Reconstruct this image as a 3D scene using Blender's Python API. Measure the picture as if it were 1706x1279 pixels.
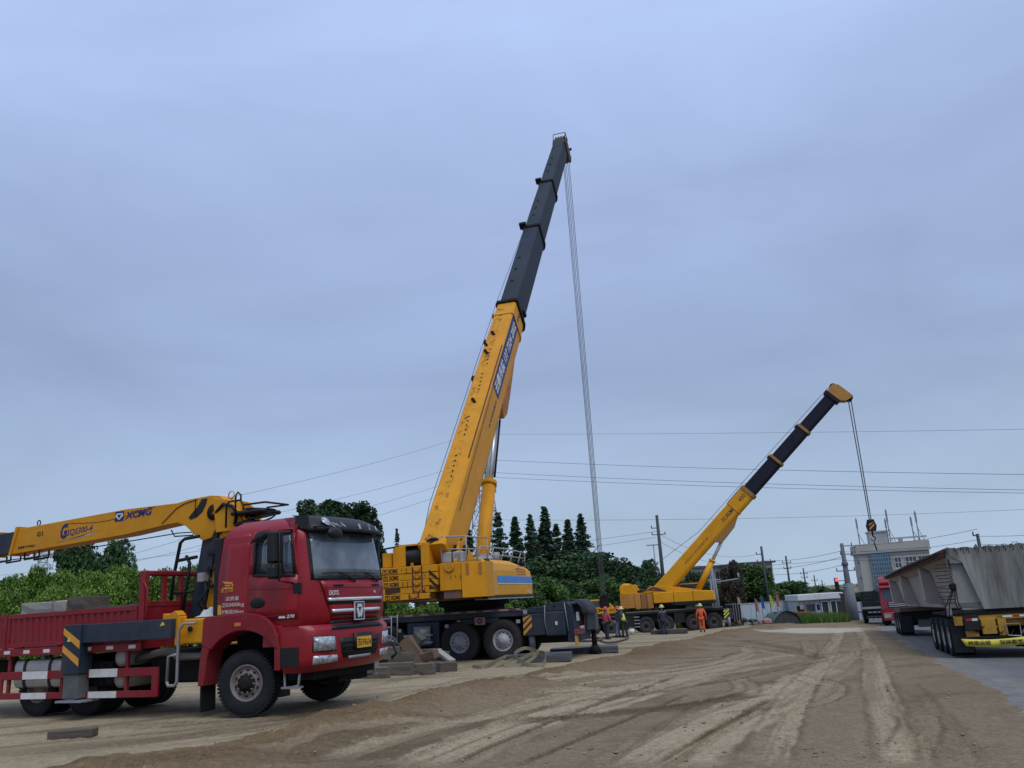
import bpy, bmesh, math, random
import numpy as np
from mathutils import Vector, Matrix
random.seed(7); rng = np.random.default_rng(7)
SC = bpy.context.scene; COL = SC.collection
for o in list(bpy.data.objects): bpy.data.objects.remove(o)
R = math.radians
# ------------------------------------------------------------------ camera
FPX, RHO, HY, CAMH = 1390.0, R(3.6), 1004.0, 1.6          # photo focal length in px, roll, horizon row at centre, eye height
PIT = math.atan2((HY-639.5)*math.cos(RHO), FPX)
cf = np.array([0, math.cos(PIT), math.sin(PIT)]); r0 = np.array([1., 0, 0]); u0 = np.array([0, -math.sin(PIT), math.cos(PIT)])
cr = r0*math.cos(RHO)-u0*math.sin(RHO); cu = u0*math.cos(RHO)+r0*math.sin(RHO)
cam = bpy.data.cameras.new('camera'); co = bpy.data.objects.new('camera', cam); COL.objects.link(co)
m = Matrix.Identity(4)
for i in range(3): m[i][0] = cr[i]; m[i][1] = cu[i]; m[i][2] = -cf[i]
m[0][3] = 0; m[1][3] = 0; m[2][3] = CAMH
co.matrix_world = m
cam.sensor_width = 36; cam.lens = 36*FPX/1706; cam.clip_end = 3000; cam.clip_start = .1
SC.camera = co
# ------------------------------------------------------------------ sky and light (overcast)
SUN_EL, SUN_AZ = R(58), R(150)
W = bpy.data.worlds.new('World'); SC.world = W; W.use_nodes = True
nt = W.node_tree; N = nt.nodes; L = nt.links
for n in list(N): N.remove(n)
def nd(t, **k):
    n = N.new(t)
    for a, v in k.items(): setattr(n, a, v)
    return n
out = nd('ShaderNodeOutputWorld'); bg = nd('ShaderNodeBackground'); bg.inputs[1].default_value = .1
sky = nd('ShaderNodeTexSky', sky_type='NISHITA', sun_disc=False); sky.sun_elevation = SUN_EL; sky.sun_rotation = SUN_AZ; sky.dust_density = 3
tc = nd('ShaderNodeTexCoord'); sp = nd('ShaderNodeSeparateXYZ'); L.new(tc.outputs['Generated'], sp.inputs[0])
# stratus: streaky noise on a flat cloud ceiling, stretched
mp = nd('ShaderNodeMapping'); mp.inputs['Scale'].default_value = (1.1, 1.6, 3.6); mp.inputs['Rotation'].default_value = (0, R(24), R(20))
L.new(tc.outputs['Generated'], mp.inputs[0])
nz = nd('ShaderNodeTexNoise'); nz.inputs['Scale'].default_value = 1.5; nz.inputs['Detail'].default_value = 8; nz.inputs['Roughness'].default_value = .52; nz.inputs['Distortion'].default_value = .35
L.new(mp.outputs[0], nz.inputs['Vector'])
ramp = nd('ShaderNodeValToRGB'); e = ramp.color_ramp.elements
def stops(rm, lst):
    el = rm.color_ramp.elements
    while len(el) < len(lst): el.new(.5)
    for s, (p, c) in zip(el, lst): s.position = p; s.color = (*c, 1)
stops(ramp, [(0, (.37, .475, .60)), (.10, (.34, .44, .59)), (.26, (.268, .348, .528)), (.42, (.288, .368, .575)), (.60, (.365, .472, .73)), (1, (.46, .57, .84))])
L.new(sp.outputs['Z'], ramp.inputs[0])
mr = nd('ShaderNodeMapRange'); mr.inputs['From Min'].default_value = .3; mr.inputs['From Max'].default_value = .7; mr.inputs['To Min'].default_value = 8.5; mr.inputs['To Max'].default_value = 11.2
L.new(nz.outputs['Fac'], mr.inputs['Value'])
mul = nd('ShaderNodeMix', data_type='RGBA', blend_type='MULTIPLY'); mul.inputs['Factor'].default_value = 1
cmb = nd('ShaderNodeCombineColor'); 
for i in range(3): L.new(mr.outputs[0], cmb.inputs[i])
L.new(ramp.outputs[0], mul.inputs['A']); L.new(cmb.outputs[0], mul.inputs['B'])
mx = nd('ShaderNodeMix', data_type='RGBA'); mx.inputs['Factor'].default_value = .93
L.new(sky.outputs[0], mx.inputs['A']); L.new(mul.outputs['Result'], mx.inputs['B'])
L.new(mx.outputs['Result'], bg.inputs[0]); L.new(bg.outputs[0], out.inputs[0])
sl = bpy.data.lights.new('sun', 'SUN'); sl.energy = 1.3; sl.angle = R(35); sl.color = (1, .96, .9)
so = bpy.data.objects.new('sun', sl); COL.objects.link(so)
# sky rotation is measured from +Y clockwise; the lamp shines from the same direction
sd = Vector((math.sin(SUN_AZ)*math.cos(SUN_EL), math.cos(SUN_AZ)*math.cos(SUN_EL), math.sin(SUN_EL)))
so.rotation_euler = sd.to_track_quat('Z', 'Y').to_euler(); so.location = (0, 0, 60)
SC.view_settings.view_transform = 'Standard'; SC.view_settings.look = 'None'; SC.view_settings.exposure = .34; SC.view_settings.gamma = 1
SC.view_settings.use_curve_mapping = False
SC.render.engine = 'CYCLES'; SC.cycles.max_bounces = 8; SC.cycles.transparent_max_bounces = 12
# ------------------------------------------------------------------ measuring: photo pixel -> world
C0 = np.array([0, 0, CAMH])
def ray(x, y): return cf+(x-853)/FPX*cr+(639.5-y)/FPX*cu
def at(x, y, Y):
    v = ray(x, y); p = C0+v*Y/v[1]; return Vector(p)
def gz(x, y):
    x = np.asarray(x, float); xx = np.minimum(np.logaddexp(0, (x+5)/2)*2, 36); yy = np.clip(y, -20, 76)
    k = np.clip((18-x)/7, 0, 1); z = -.033*xx-.0115*(yy-13)-.03*np.clip(yy-60, 0, 13)*k*k*(3-2*k)+.02
    a, c = (x+4.444)*.914-(y-16.222)*.406, (x+4.444)*.406+(y-16.222)*.914      # level standing under the red truck
    d = np.clip(1.6-np.maximum(np.abs(a+3.4)/6.2, np.abs(c)/2.4), 0, .6)/.6; d = d*d*(3-2*d)
    return z*(1-d)-.025*d
def gzf(x, y): return float(gz(x, y))
def G(x, y):
    v = ray(x, y)
    Y = np.arange(3, 160, .02); p = C0[None]+v[None]*(Y/v[1])[:, None]
    i = np.argmax(p[:, 2] < gz(p[:, 0], p[:, 1]))
    return Vector(p[i])
# ------------------------------------------------------------------ mesh builder
class B:
    def __init__(s, M=None): s.v = []; s.f = []; s.sm = []; s.M = M or Matrix.Identity(4)
    def add(s, vs, fs, smooth=False, M=None):
        n = len(s.v); T = s.M @ M if M else s.M
        s.v += [tuple(T @ Vector(p)) for p in vs]
        s.f += [tuple(i+n for i in f) for f in fs]; s.sm += [smooth]*len(fs); return s
    def box(s, x0, x1, y0, y1, z0, z1, M=None, c=0):
        if c:   # chamfered box
            c = min(c, abs(x1-x0)*.45, abs(y1-y0)*.45, abs(z1-z0)*.45)
            bm = bmesh.new(); bmesh.ops.create_cube(bm, size=1)
            for w in bm.verts: w.co = Vector(((x0+x1)/2+w.co.x*(x1-x0), (y0+y1)/2+w.co.y*(y1-y0), (z0+z1)/2+w.co.z*(z1-z0)))
            bmesh.ops.bevel(bm, geom=list(bm.edges)+list(bm.verts), offset=c, segments=1, affect='EDGES')
            bm.verts.index_update()
            vs = [w.co[:] for w in bm.verts]; fs = [[w.index for w in f.verts] for f in bm.faces]; bm.free()
            return s.add(vs, fs, M=M)
        vs = [(x0,y0,z0),(x1,y0,z0),(x1,y1,z0),(x0,y1,z0),(x0,y0,z1),(x1,y0,z1),(x1,y1,z1),(x0,y1,z1)]
        return s.add(vs, [(0,3,2,1),(4,5,6,7),(0,1,5,4),(1,2,6,5),(2,3,7,6),(3,0,4,7)], M=M)
    def prism(s, poly, a0, a1, axis='y', M=None, top=None):
        """poly in the plane across the axis (y: (x,z); x: (y,z); z: (x,y))"""
        n = len(poly); top = top or poly
        def P(p, a): return {'y': (p[0], a, p[1]), 'x': (a, p[0], p[1]), 'z': (p[0], p[1], a)}[axis]
        vs = [P(p, a0) for p in poly]+[P(p, a1) for p in top]
        fs = [tuple(range(n)), tuple(range(2*n-1, n-1, -1))]+[(i, n+i, n+(i+1) % n, (i+1) % n) for i in range(n)]
        return s.add(vs, fs, M=M)
    def tube(s, pts, r, n=6, cap=True, r1=None):
        pts = [Vector(p) for p in pts]; k = len(pts); vs = []; fs = []; up = None
        for i, p in enumerate(pts):
            t = (pts[min(i+1, k-1)]-pts[max(i-1, 0)]).normalized()
            if up is None: up = t.orthogonal().normalized()
            else:
                up = up-t*up.dot(t); up = up.normalized() if up.length > 1e-6 else t.orthogonal().normalized()
            w = t.cross(up); rr = r if r1 is None else r+(r1-r)*i/(k-1)
            vs += [p+(up*math.cos(a)+w*math.sin(a))*rr for a in [2*math.pi*j/n for j in range(n)]]
        for i in range(k-1):
            for j in range(n): fs.append((i*n+j, i*n+(j+1) % n, (i+1)*n+(j+1) % n, (i+1)*n+j))
        s.add(vs, fs, n > 5)
        if cap: s.add([], []); b = len(s.v)-len(vs); s.f += [tuple(b+j for j in range(n-1, -1, -1)), tuple(b+(k-1)*n+j for j in range(n))]; s.sm += [False, False]
        return s
    def cyl(s, p0, p1, r, n=16, r1=None): return s.tube([p0, p1], r, n, True, r1)
    def lathe(s, prof, n=32, axis='y', M=None, smooth=True, close=False):
        """prof: (radius, offset along axis)"""
        k = len(prof); vs = []; fs = []
        for r_, o_ in prof:
            for j in range(n):
                a = 2*math.pi*j/n; c, d = r_*math.cos(a), r_*math.sin(a)
                vs.append({'y': (c, o_, d), 'x': (o_, c, d), 'z': (c, d, o_)}[axis])
        for i in range(k-1):
            for j in range(n): fs.append((i*n+j, i*n+(j+1) % n, (i+1)*n+(j+1) % n, (i+1)*n+j))
        return s.add(vs, fs, smooth, M)
    def grid(s, fn, nu, nv, smooth=True, thick=None):
        """fn(u,v)->(point) or with thick a closed slab: fn(u,v,d)"""
        vs = []; fs = []; q = nv+1
        for lay in ([0] if thick is None else [thick, 0]):
            for i in range(nu+1):
                for j in range(nv+1): vs.append(fn(i/nu, j/nv) if thick is None else fn(i/nu, j/nv, lay))
        for i in range(nu):
            for j in range(nv): fs.append((i*q+j, (i+1)*q+j, (i+1)*q+j+1, i*q+j+1))
        if thick is not None:
            o = (nu+1)*q
            for i in range(nu):
                for j in range(nv): fs.append((o+i*q+j, o+i*q+j+1, o+(i+1)*q+j+1, o+(i+1)*q+j))
            rim = [(i*q) for i in range(nu)]+[nu*q+j for j in range(nv)]+[i*q+nv for i in range(nu, 0, -1)]+[j for j in range(nv, 0, -1)]
            for a, b_ in zip(rim, rim[1:]+rim[:1]): fs.append((a, o+a, o+b_, b_))
        return s.add(vs, fs, smooth)
    def mesh(s, name, m):
        me = bpy.data.meshes.new(name); me.from_pydata(s.v, [], s.f); me.polygons.foreach_set('use_smooth', s.sm)
        if m: me.materials.append(m)
        me.update(); return me
    def build(s, name, m, parent=None, bevel=0, fix=True, **k):
        me = s.mesh(name, m)
        if fix:
            bm = bmesh.new(); bm.from_mesh(me); bmesh.ops.recalc_face_normals(bm, faces=bm.faces); bm.to_mesh(me); bm.free()
        return link(name, me, parent, bevel, **k)
def link(name, me, parent=None, bevel=0, label=None, cat=None, group=None, kind=None):
    o = bpy.data.objects.new(name, me); COL.objects.link(o)
    if parent: o.parent = parent
    if bevel:
        bv = o.modifiers.new('bevel', 'BEVEL'); bv.width = bevel; bv.segments = 2; bv.limit_method = 'ANGLE'; bv.angle_limit = R(40)
        bv.harden_normals = False
    return tag(o, label, cat, group, kind)
def tag(o, label=None, cat=None, group=None, kind=None):
    if label: o['label'] = label
    if cat: o['category'] = cat
    if group: o['group'] = group
    if kind: o['kind'] = kind
    return o
def thing(name, loc, th=0, label=None, cat=None, group=None):
    o = bpy.data.objects.new(name, None); COL.objects.link(o); o.location = loc; o.rotation_euler = (0, 0, R(th)); o.empty_display_size = .3
    return tag(o, label, cat, group)
def copy_tree(o, parent=None, keep=True):
    c = o.copy(); COL.objects.link(c)
    if parent is not None: c.parent = parent
    for ch in list(o.children): copy_tree(ch, c)
    return c
def T(x=0, y=0, z=0, rz=0, rx=0, ry=0): return Matrix.Translation((x, y, z)) @ Matrix.Rotation(R(rz), 4, 'Z') @ Matrix.Rotation(R(ry), 4, 'Y') @ Matrix.Rotation(R(rx), 4, 'X')
FONT = {}
def text(body, name, m, parent, o, xd, yd, h, w=None, shear=0, bold=0, ext=.002, label=None):
    """flat lettering as a mesh: o = lower-left corner, xd/yd reading and up directions, h = letter height, w = forced width"""
    cu_ = bpy.data.curves.new('t', 'FONT'); cu_.body = body; cu_.size = 1; cu_.shear = shear; cu_.offset = bold; cu_.extrude = ext; cu_.resolution_u = 2
    ob = bpy.data.objects.new('t', cu_); COL.objects.link(ob)
    dg = bpy.context.evaluated_depsgraph_get(); me = bpy.data.meshes.new_from_object(ob.evaluated_get(dg))
    bpy.data.objects.remove(ob); bpy.data.curves.remove(cu_)
    if not len(me.vertices): return None
    a = np.empty(len(me.vertices)*3); me.vertices.foreach_get('co', a); a = a.reshape(-1, 3)
    lo, hi = a.min(0), a.max(0); xd = np.array(xd, float); xd /= np.linalg.norm(xd); yd = np.array(yd, float); yd /= np.linalg.norm(yd); zd = np.cross(xd, yd)
    s = h/max(hi[1]-lo[1], 1e-6); sx = s if w is None else w/(hi[0]-lo[0])
    q = np.array(o)[None]+(a[:, :1]-lo[0])*sx*xd+(a[:, 1:2]-lo[1])*s*yd+a[:, 2:]*zd
    me.vertices.foreach_set('co', q.ravel()); me.materials.clear(); me.materials.append(m); me.update(); me.name = name
    return link(name, me, parent, label=label)
# ------------------------------------------------------------------ materials
MATS = {}
def mat(name, col, rough=.6, metal=0, dirt=0, dcol=(.20, .165, .12), ds=3., bump=0, bs=30., var=.12, coat=0, stretch=(1, 1, 1), spec=.5):
    if name in MATS: return MATS[name]
    M = bpy.data.materials.new(name); M.use_nodes = True; t = M.node_tree; P = t.nodes['Principled BSDF']; ln = t.links.new
    P.inputs['Roughness'].default_value = rough; P.inputs['Metallic'].default_value = metal; P.inputs['Specular IOR Level'].default_value = spec
    if coat: P.inputs['Coat Weight'].default_value = coat; P.inputs['Coat Roughness'].default_value = .15
    tc = t.nodes.new('ShaderNodeTexCoord'); mp = t.nodes.new('ShaderNodeMapping'); mp.inputs['Scale'].default_value = stretch; ln(tc.outputs['Object'], mp.inputs[0])
    n1 = t.nodes.new('ShaderNodeTexNoise'); n1.inputs['Scale'].default_value = ds; n1.inputs['Detail'].default_value = 8; n1.inputs['Roughness'].default_value = .65; ln(mp.outputs[0], n1.inputs['Vector'])
    r1 = t.nodes.new('ShaderNodeMapRange'); r1.inputs['From Min'].default_value = .3; r1.inputs['From Max'].default_value = .7; r1.inputs['To Min'].default_value = 1-var; r1.inputs['To Max'].default_value = 1+var; ln(n1.outputs['Fac'], r1.inputs['Value'])
    h = t.nodes.new('ShaderNodeHueSaturation'); h.inputs['Color'].default_value = (*col, 1); ln(r1.outputs[0], h.inputs['Value']); c = h.outputs[0]
    if dirt:
        n2 = t.nodes.new('ShaderNodeTexNoise'); n2.inputs['Scale'].default_value = ds*.45; n2.inputs['Detail'].default_value = 10; n2.inputs['Roughness'].default_value = .72; ln(mp.outputs[0], n2.inputs['Vector'])
        r2 = t.nodes.new('ShaderNodeMapRange'); r2.inputs['From Min'].default_value = .42; r2.inputs['From Max'].default_value = .78; r2.inputs['To Min'].default_value = 0; r2.inputs['To Max'].default_value = dirt; ln(n2.outputs['Fac'], r2.inputs['Value'])
        mx = t.nodes.new('ShaderNodeMix'); mx.data_type = 'RGBA'; mx.inputs['B'].default_value = (*dcol, 1); ln(r2.outputs[0], mx.inputs['Factor']); ln(c, mx.inputs['A']); c = mx.outputs['Result']
        rr = t.nodes.new('ShaderNodeMapRange'); rr.inputs['To Min'].default_value = rough; rr.inputs['To Max'].default_value = min(1, rough+.45); ln(r2.outputs[0], rr.inputs['Value']); ln(rr.outputs[0], P.inputs['Roughness'])
    ln(c, P.inputs['Base Color'])
    if bump:
        n3 = t.nodes.new('ShaderNodeTexNoise'); n3.inputs['Scale'].default_value = bs; n3.inputs['Detail'].default_value = 6; ln(mp.outputs[0], n3.inputs['Vector'])
        bp = t.nodes.new('ShaderNodeBump'); bp.inputs['Strength'].default_value = bump; bp.inputs['Distance'].default_value = .02; ln(n3.outputs['Fac'], bp.inputs['Height']); ln(bp.outputs[0], P.inputs['Normal'])
    MATS[name] = M; return M
RED = mat('red_paint', (.255, .003, .011), .36, dirt=.3, dcol=(.15, .045, .04), ds=2.2, coat=.12, spec=.35)
DRED = mat('dusty_red_paint', (.215, .006, .015), .5, dirt=.5, dcol=(.16, .075, .065), ds=3.5, spec=.3)
YEL = mat('crane_yellow', (.60, .262, .006), .5, spec=.25, dirt=.25, dcol=(.25, .11, .02), ds=1.3)
YEL2 = mat('bright_crane_yellow', (.64, .295, .006), .45, spec=.3, dirt=.2, dcol=(.25, .13, .03), ds=1)
RYEL = mat('rusty_yellow', (.50, .22, .04), .6, dirt=.95, dcol=(.11, .035, .015), ds=1.6, stretch=(1, 1, .35))
NAVY = mat('dark_blue_paint', (.016, .026, .046), .55, spec=.3, dirt=.5, dcol=(.10, .095, .085), ds=2)
BLUEST = mat('boom_blue_grey', (.026, .038, .055), .65, spec=.15, dirt=.5, dcol=(.075, .075, .07), ds=.8, stretch=(.3, 1, 1))
NAVYB = mat('boom_dark_navy', (.014, .016, .03), .6, spec=.15, dirt=.25, dcol=(.05, .05, .05), ds=.8)
BLK = mat('black_plastic', (.009, .010, .012), .5, dirt=.25, dcol=(.05, .045, .04), spec=.3)
GRIME = mat('grimy_black_steel', (.009, .009, .010), .8, dirt=.4, dcol=(.045, .038, .03), ds=3, spec=.2)
RUB = mat('tyre_rubber', (.014, .016, .019), .85, spec=.2, dirt=.5, dcol=(.055, .055, .055), ds=4, bump=.3, bs=60)
RIM = mat('dusty_wheel_steel', (.20, .17, .16), .55, metal=.1, dirt=.6, dcol=(.17, .14, .12), ds=6)
SILV = mat('silver_wheel', (.36, .37, .40), .6, dirt=.4, dcol=(.2, .18, .15), ds=6)
GREY = mat('grey_steel', (.25, .26, .28), .5, metal=.2, dirt=.4)
LGREY = mat('light_grey_paint', (.30, .31, .32), .5, dirt=.35)
WHT = mat('white_marking', (.62, .62, .60), .5, dirt=.25, ds=6)
CHR = mat('chrome', (.66, .68, .71), .28, metal=.35)
STEEL = mat('polished_rod', (.62, .64, .67), .3, metal=.5)
RUST = mat('rust', (.10, .045, .025), .85, dirt=.5, dcol=(.05, .025, .015), bump=.3)
ROPE = mat('steel_rope', (.06, .06, .065), .6)
ORANGE = mat('stripe_orange_yellow', (.62, .28, .02), .5, dirt=.3)
BLUE = mat('sign_blue', (.008, .022, .14), .5, spec=.3)
SKYB = mat('stripe_light_blue', (.03, .22, .60), .45)
LAMP = mat('lamp_lens', (.34, .37, .39), .15, metal=.25, ds=14, var=.9)
AMB = mat('amber_lens', (.5, .2, .02), .3)
TAIL = mat('red_lens', (.35, .012, .012), .3)
CONC = mat('girder_concrete', (.27, .265, .25), .85, dirt=.95, dcol=(.075, .078, .066), ds=2.6, stretch=(1, 1, .16), bump=.15, bs=20)
CONCC = mat('clean_concrete', (.40, .375, .34), .85, dirt=.3, dcol=(.24, .22, .2), ds=1.2, bump=.1)
WOOD = mat('weathered_timber', (.12, .10, .08), .85, dirt=.5, dcol=(.06, .05, .04), ds=4, stretch=(.3, 2, 2), bump=.4, bs=18)
DWOOD = mat('dark_timber', (.09, .072, .058), .85, dirt=.5, dcol=(.035, .03, .025), ds=4, stretch=(.3, 2, 2), bump=.4, bs=18)
PLAST = mat('beige_webbing', (.17, .15, .09), .8, dirt=.4)
BARK = mat('bark', (.07, .055, .042), .9, bump=.5, bs=12)
WALLW = mat('pale_facade', (.36, .355, .32), .8, dirt=.35, dcol=(.3, .29, .27), ds=.25)
WALLG = mat('grey_facade', (.36, .37, .38), .8, dirt=.3, dcol=(.22, .22, .22), ds=.3)
WIN = mat('window_dark', (.035, .05, .065), .12, spec=.6)
GLASSB = mat('curtain_wall_glass', (.012, .095, .17), .15, spec=.8, var=.5, ds=.5)
FENCE = mat('pale_blue_fence_sheet', (.42, .50, .57), .6, dirt=.3, dcol=(.3, .3, .3), ds=.8)
POLE = mat('pole_dark', (.035, .045, .06), .7)
POLEG = mat('pole_grey', (.19, .22, .26), .6, dirt=.3)
SIGNY = mat('banner_yellow', (.62, .55, .05), .6, dirt=.35, dcol=(.35, .3, .08))
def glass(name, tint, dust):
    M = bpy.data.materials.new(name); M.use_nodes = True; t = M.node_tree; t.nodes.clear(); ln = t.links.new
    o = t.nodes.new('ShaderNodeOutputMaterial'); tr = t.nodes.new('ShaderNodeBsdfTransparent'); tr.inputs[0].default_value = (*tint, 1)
    g = t.nodes.new('ShaderNodeBsdfGlossy'); g.inputs['Roughness'].default_value = .04; g.inputs[0].default_value = (.9, .95, 1, 1); d = t.nodes.new('ShaderNodeBsdfDiffuse'); d.inputs[0].default_value = (.32, .385, .44, 1)  # pale blue diffuse film: dust, with the sky's reflection painted into its colour
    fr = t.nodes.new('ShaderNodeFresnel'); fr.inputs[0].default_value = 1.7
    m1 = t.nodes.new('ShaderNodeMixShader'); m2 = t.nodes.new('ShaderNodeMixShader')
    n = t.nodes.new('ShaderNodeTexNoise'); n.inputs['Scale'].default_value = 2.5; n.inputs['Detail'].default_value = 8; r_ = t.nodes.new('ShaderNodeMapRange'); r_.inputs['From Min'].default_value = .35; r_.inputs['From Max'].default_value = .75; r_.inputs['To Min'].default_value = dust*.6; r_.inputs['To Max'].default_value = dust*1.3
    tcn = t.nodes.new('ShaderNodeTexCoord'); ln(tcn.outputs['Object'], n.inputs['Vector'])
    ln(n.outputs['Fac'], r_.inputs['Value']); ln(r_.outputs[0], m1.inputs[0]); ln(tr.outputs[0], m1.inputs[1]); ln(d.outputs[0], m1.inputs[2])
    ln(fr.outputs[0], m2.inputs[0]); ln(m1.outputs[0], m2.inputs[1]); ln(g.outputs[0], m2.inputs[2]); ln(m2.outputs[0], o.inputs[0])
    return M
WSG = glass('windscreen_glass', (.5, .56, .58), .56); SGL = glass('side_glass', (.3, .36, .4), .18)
def emis(name, col, s):
    M = bpy.data.materials.new(name); M.use_nodes = True; P = M.node_tree.nodes['Principled BSDF']; P.inputs['Base Color'].default_value = (*col, 1); P.inputs['Emission Color'].default_value = (*col, 1); P.inputs['Emission Strength'].default_value = s; return M
def leafmat(name, c1, c2):
    M = bpy.data.materials.new(name); M.use_nodes = True; t = M.node_tree; P = t.nodes['Principled BSDF']; ln = t.links.new
    a = t.nodes.new('ShaderNodeAttribute'); a.attribute_name = 'tone'
    oi = t.nodes.new('ShaderNodeObjectInfo'); ad = t.nodes.new('ShaderNodeMath'); ad.operation = 'MULTIPLY_ADD'; ad.inputs[1].default_value = .3; ln(oi.outputs['Random'], ad.inputs[0]); ln(a.outputs['Fac'], ad.inputs[2])
    r_ = t.nodes.new('ShaderNodeMix'); r_.data_type = 'RGBA'; r_.inputs['A'].default_value = (*c1, 1); r_.inputs['B'].default_value = (*c2, 1); ln(ad.outputs[0], r_.inputs['Factor'])
    ln(r_.outputs['Result'], P.inputs['Base Color']); P.inputs['Roughness'].default_value = .6; P.inputs['Specular IOR Level'].default_value = .25
    P.inputs['Subsurface Weight'].default_value = 0
    return M
LF_BRIGHT = leafmat('leaf_bright', (.035, .085, .012), (.17, .29, .045))
LF_DARK = leafmat('leaf_dark', (.017, .044, .018), (.06, .12, .042))
LF_PINE = leafmat('leaf_pine', (.012, .032, .014), (.04, .085, .03))
LF_CON = leafmat('leaf_conifer', (.016, .044, .025), (.062, .115, .06))
LF_MID = leafmat('leaf_mid', (.025, .065, .018), (.095, .175, .042))
LF_BROWN = leafmat('leaf_brownish', (.03, .028, .018), (.08, .06, .04))
LF_GRASS = leafmat('leaf_grass', (.03, .075, .015), (.10, .20, .035))
# ================================================================== ground
ORD = ['first','second','third','fourth','fifth','sixth','seventh','eighth','ninth','tenth','eleventh','twelfth','thirteenth','fourteenth','fifteenth','sixteenth','seventeenth','eighteenth','nineteenth','twentieth']
def vnoise(x, y, seed=0):
    xi = np.floor(x).astype(np.int64); yi = np.floor(y).astype(np.int64); fx = x-xi; fy = y-yi
    fx = fx*fx*(3-2*fx); fy = fy*fy*(3-2*fy)
    def h(a, b):
        n = (a*374761393+b*668265263+seed*974634777) & 0x7fffffff
        n = (n ^ (n >> 13))*1274126177 & 0x7fffffff
        return ((n ^ (n >> 16)) & 0xffff)/65535.
    return (h(xi, yi)*(1-fx)+h(xi+1, yi)*fx)*(1-fy)+(h(xi, yi+1)*(1-fx)+h(xi+1, yi+1)*fx)*fy
def fbm(x, y, seed=0, o=4):
    a = 0; w = .5; s = 0
    for i in range(o): a = a+w*vnoise(x*2**i, y*2**i, seed+i); s += w; w *= .5
    return a/s
def sstep(a, b, x):
    t = np.clip((x-a)/(b-a), 0, 1); return t*t*(3-2*t)
def smooth_line(px, n=8):
    P = np.array([G(*q)[:2] for q in px]); P = np.vstack([2*P[0]-P[1], P, 2*P[-1]-P[-2]]); o = []
    for i in range(1, len(P)-2):
        for t in np.linspace(0, 1, n, endpoint=False):
            a, b, c, d = P[i-1], P[i], P[i+1], P[i+2]
            o.append(.5*(2*b+(c-a)*t+(2*a-5*b+4*c-d)*t*t+(3*b-a-3*c+d)*t**3))
    o.append(P[-2]); return np.array(o)
def dist_line(x, y, Lp):
    best = np.full(x.shape, 1e9); sgn = np.zeros(x.shape); arc = np.zeros(x.shape); s0 = 0
    for a, b in zip(Lp[:-1], Lp[1:]):
        d = b-a; l = np.hypot(*d)
        if l < 1e-6: continue
        t = np.clip(((x-a[0])*d[0]+(y-a[1])*d[1])/l**2, 0, 1); ex = x-a[0]-t*d[0]; ey = y-a[1]-t*d[1]; q = np.hypot(ex, ey)
        w = q < best; best = np.where(w, q, best); sgn = np.where(w, np.sign(ex*d[1]-ey*d[0]), sgn); arc = np.where(w, s0+t*l, arc); s0 += l
    return best, sgn, arc
EDGE_P = np.array([6.92, 12.78]); EDGE_D = np.array([.336, .9419]); EDGE_N = np.array([.9419, -.336])   # left edge of the asphalt
def road_off(x, y): return (x-EDGE_P[0])*EDGE_N[0]+(y-EDGE_P[1])*EDGE_N[1]
BERM = smooth_line([(150,1290),(300,1268),(420,1240),(520,1206),(600,1182),(650,1171),(700,1163),(739,1160),(780,1152),(833,1142),(868,1133),(924,1121),(965,1111),(1000,1103),(1060,1089),(1110,1076),(1170,1063),(1240,1050),(1290,1045)])
BERM = np.vstack([BERM[0]+(BERM[0]-BERM[3])*4, BERM])
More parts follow.
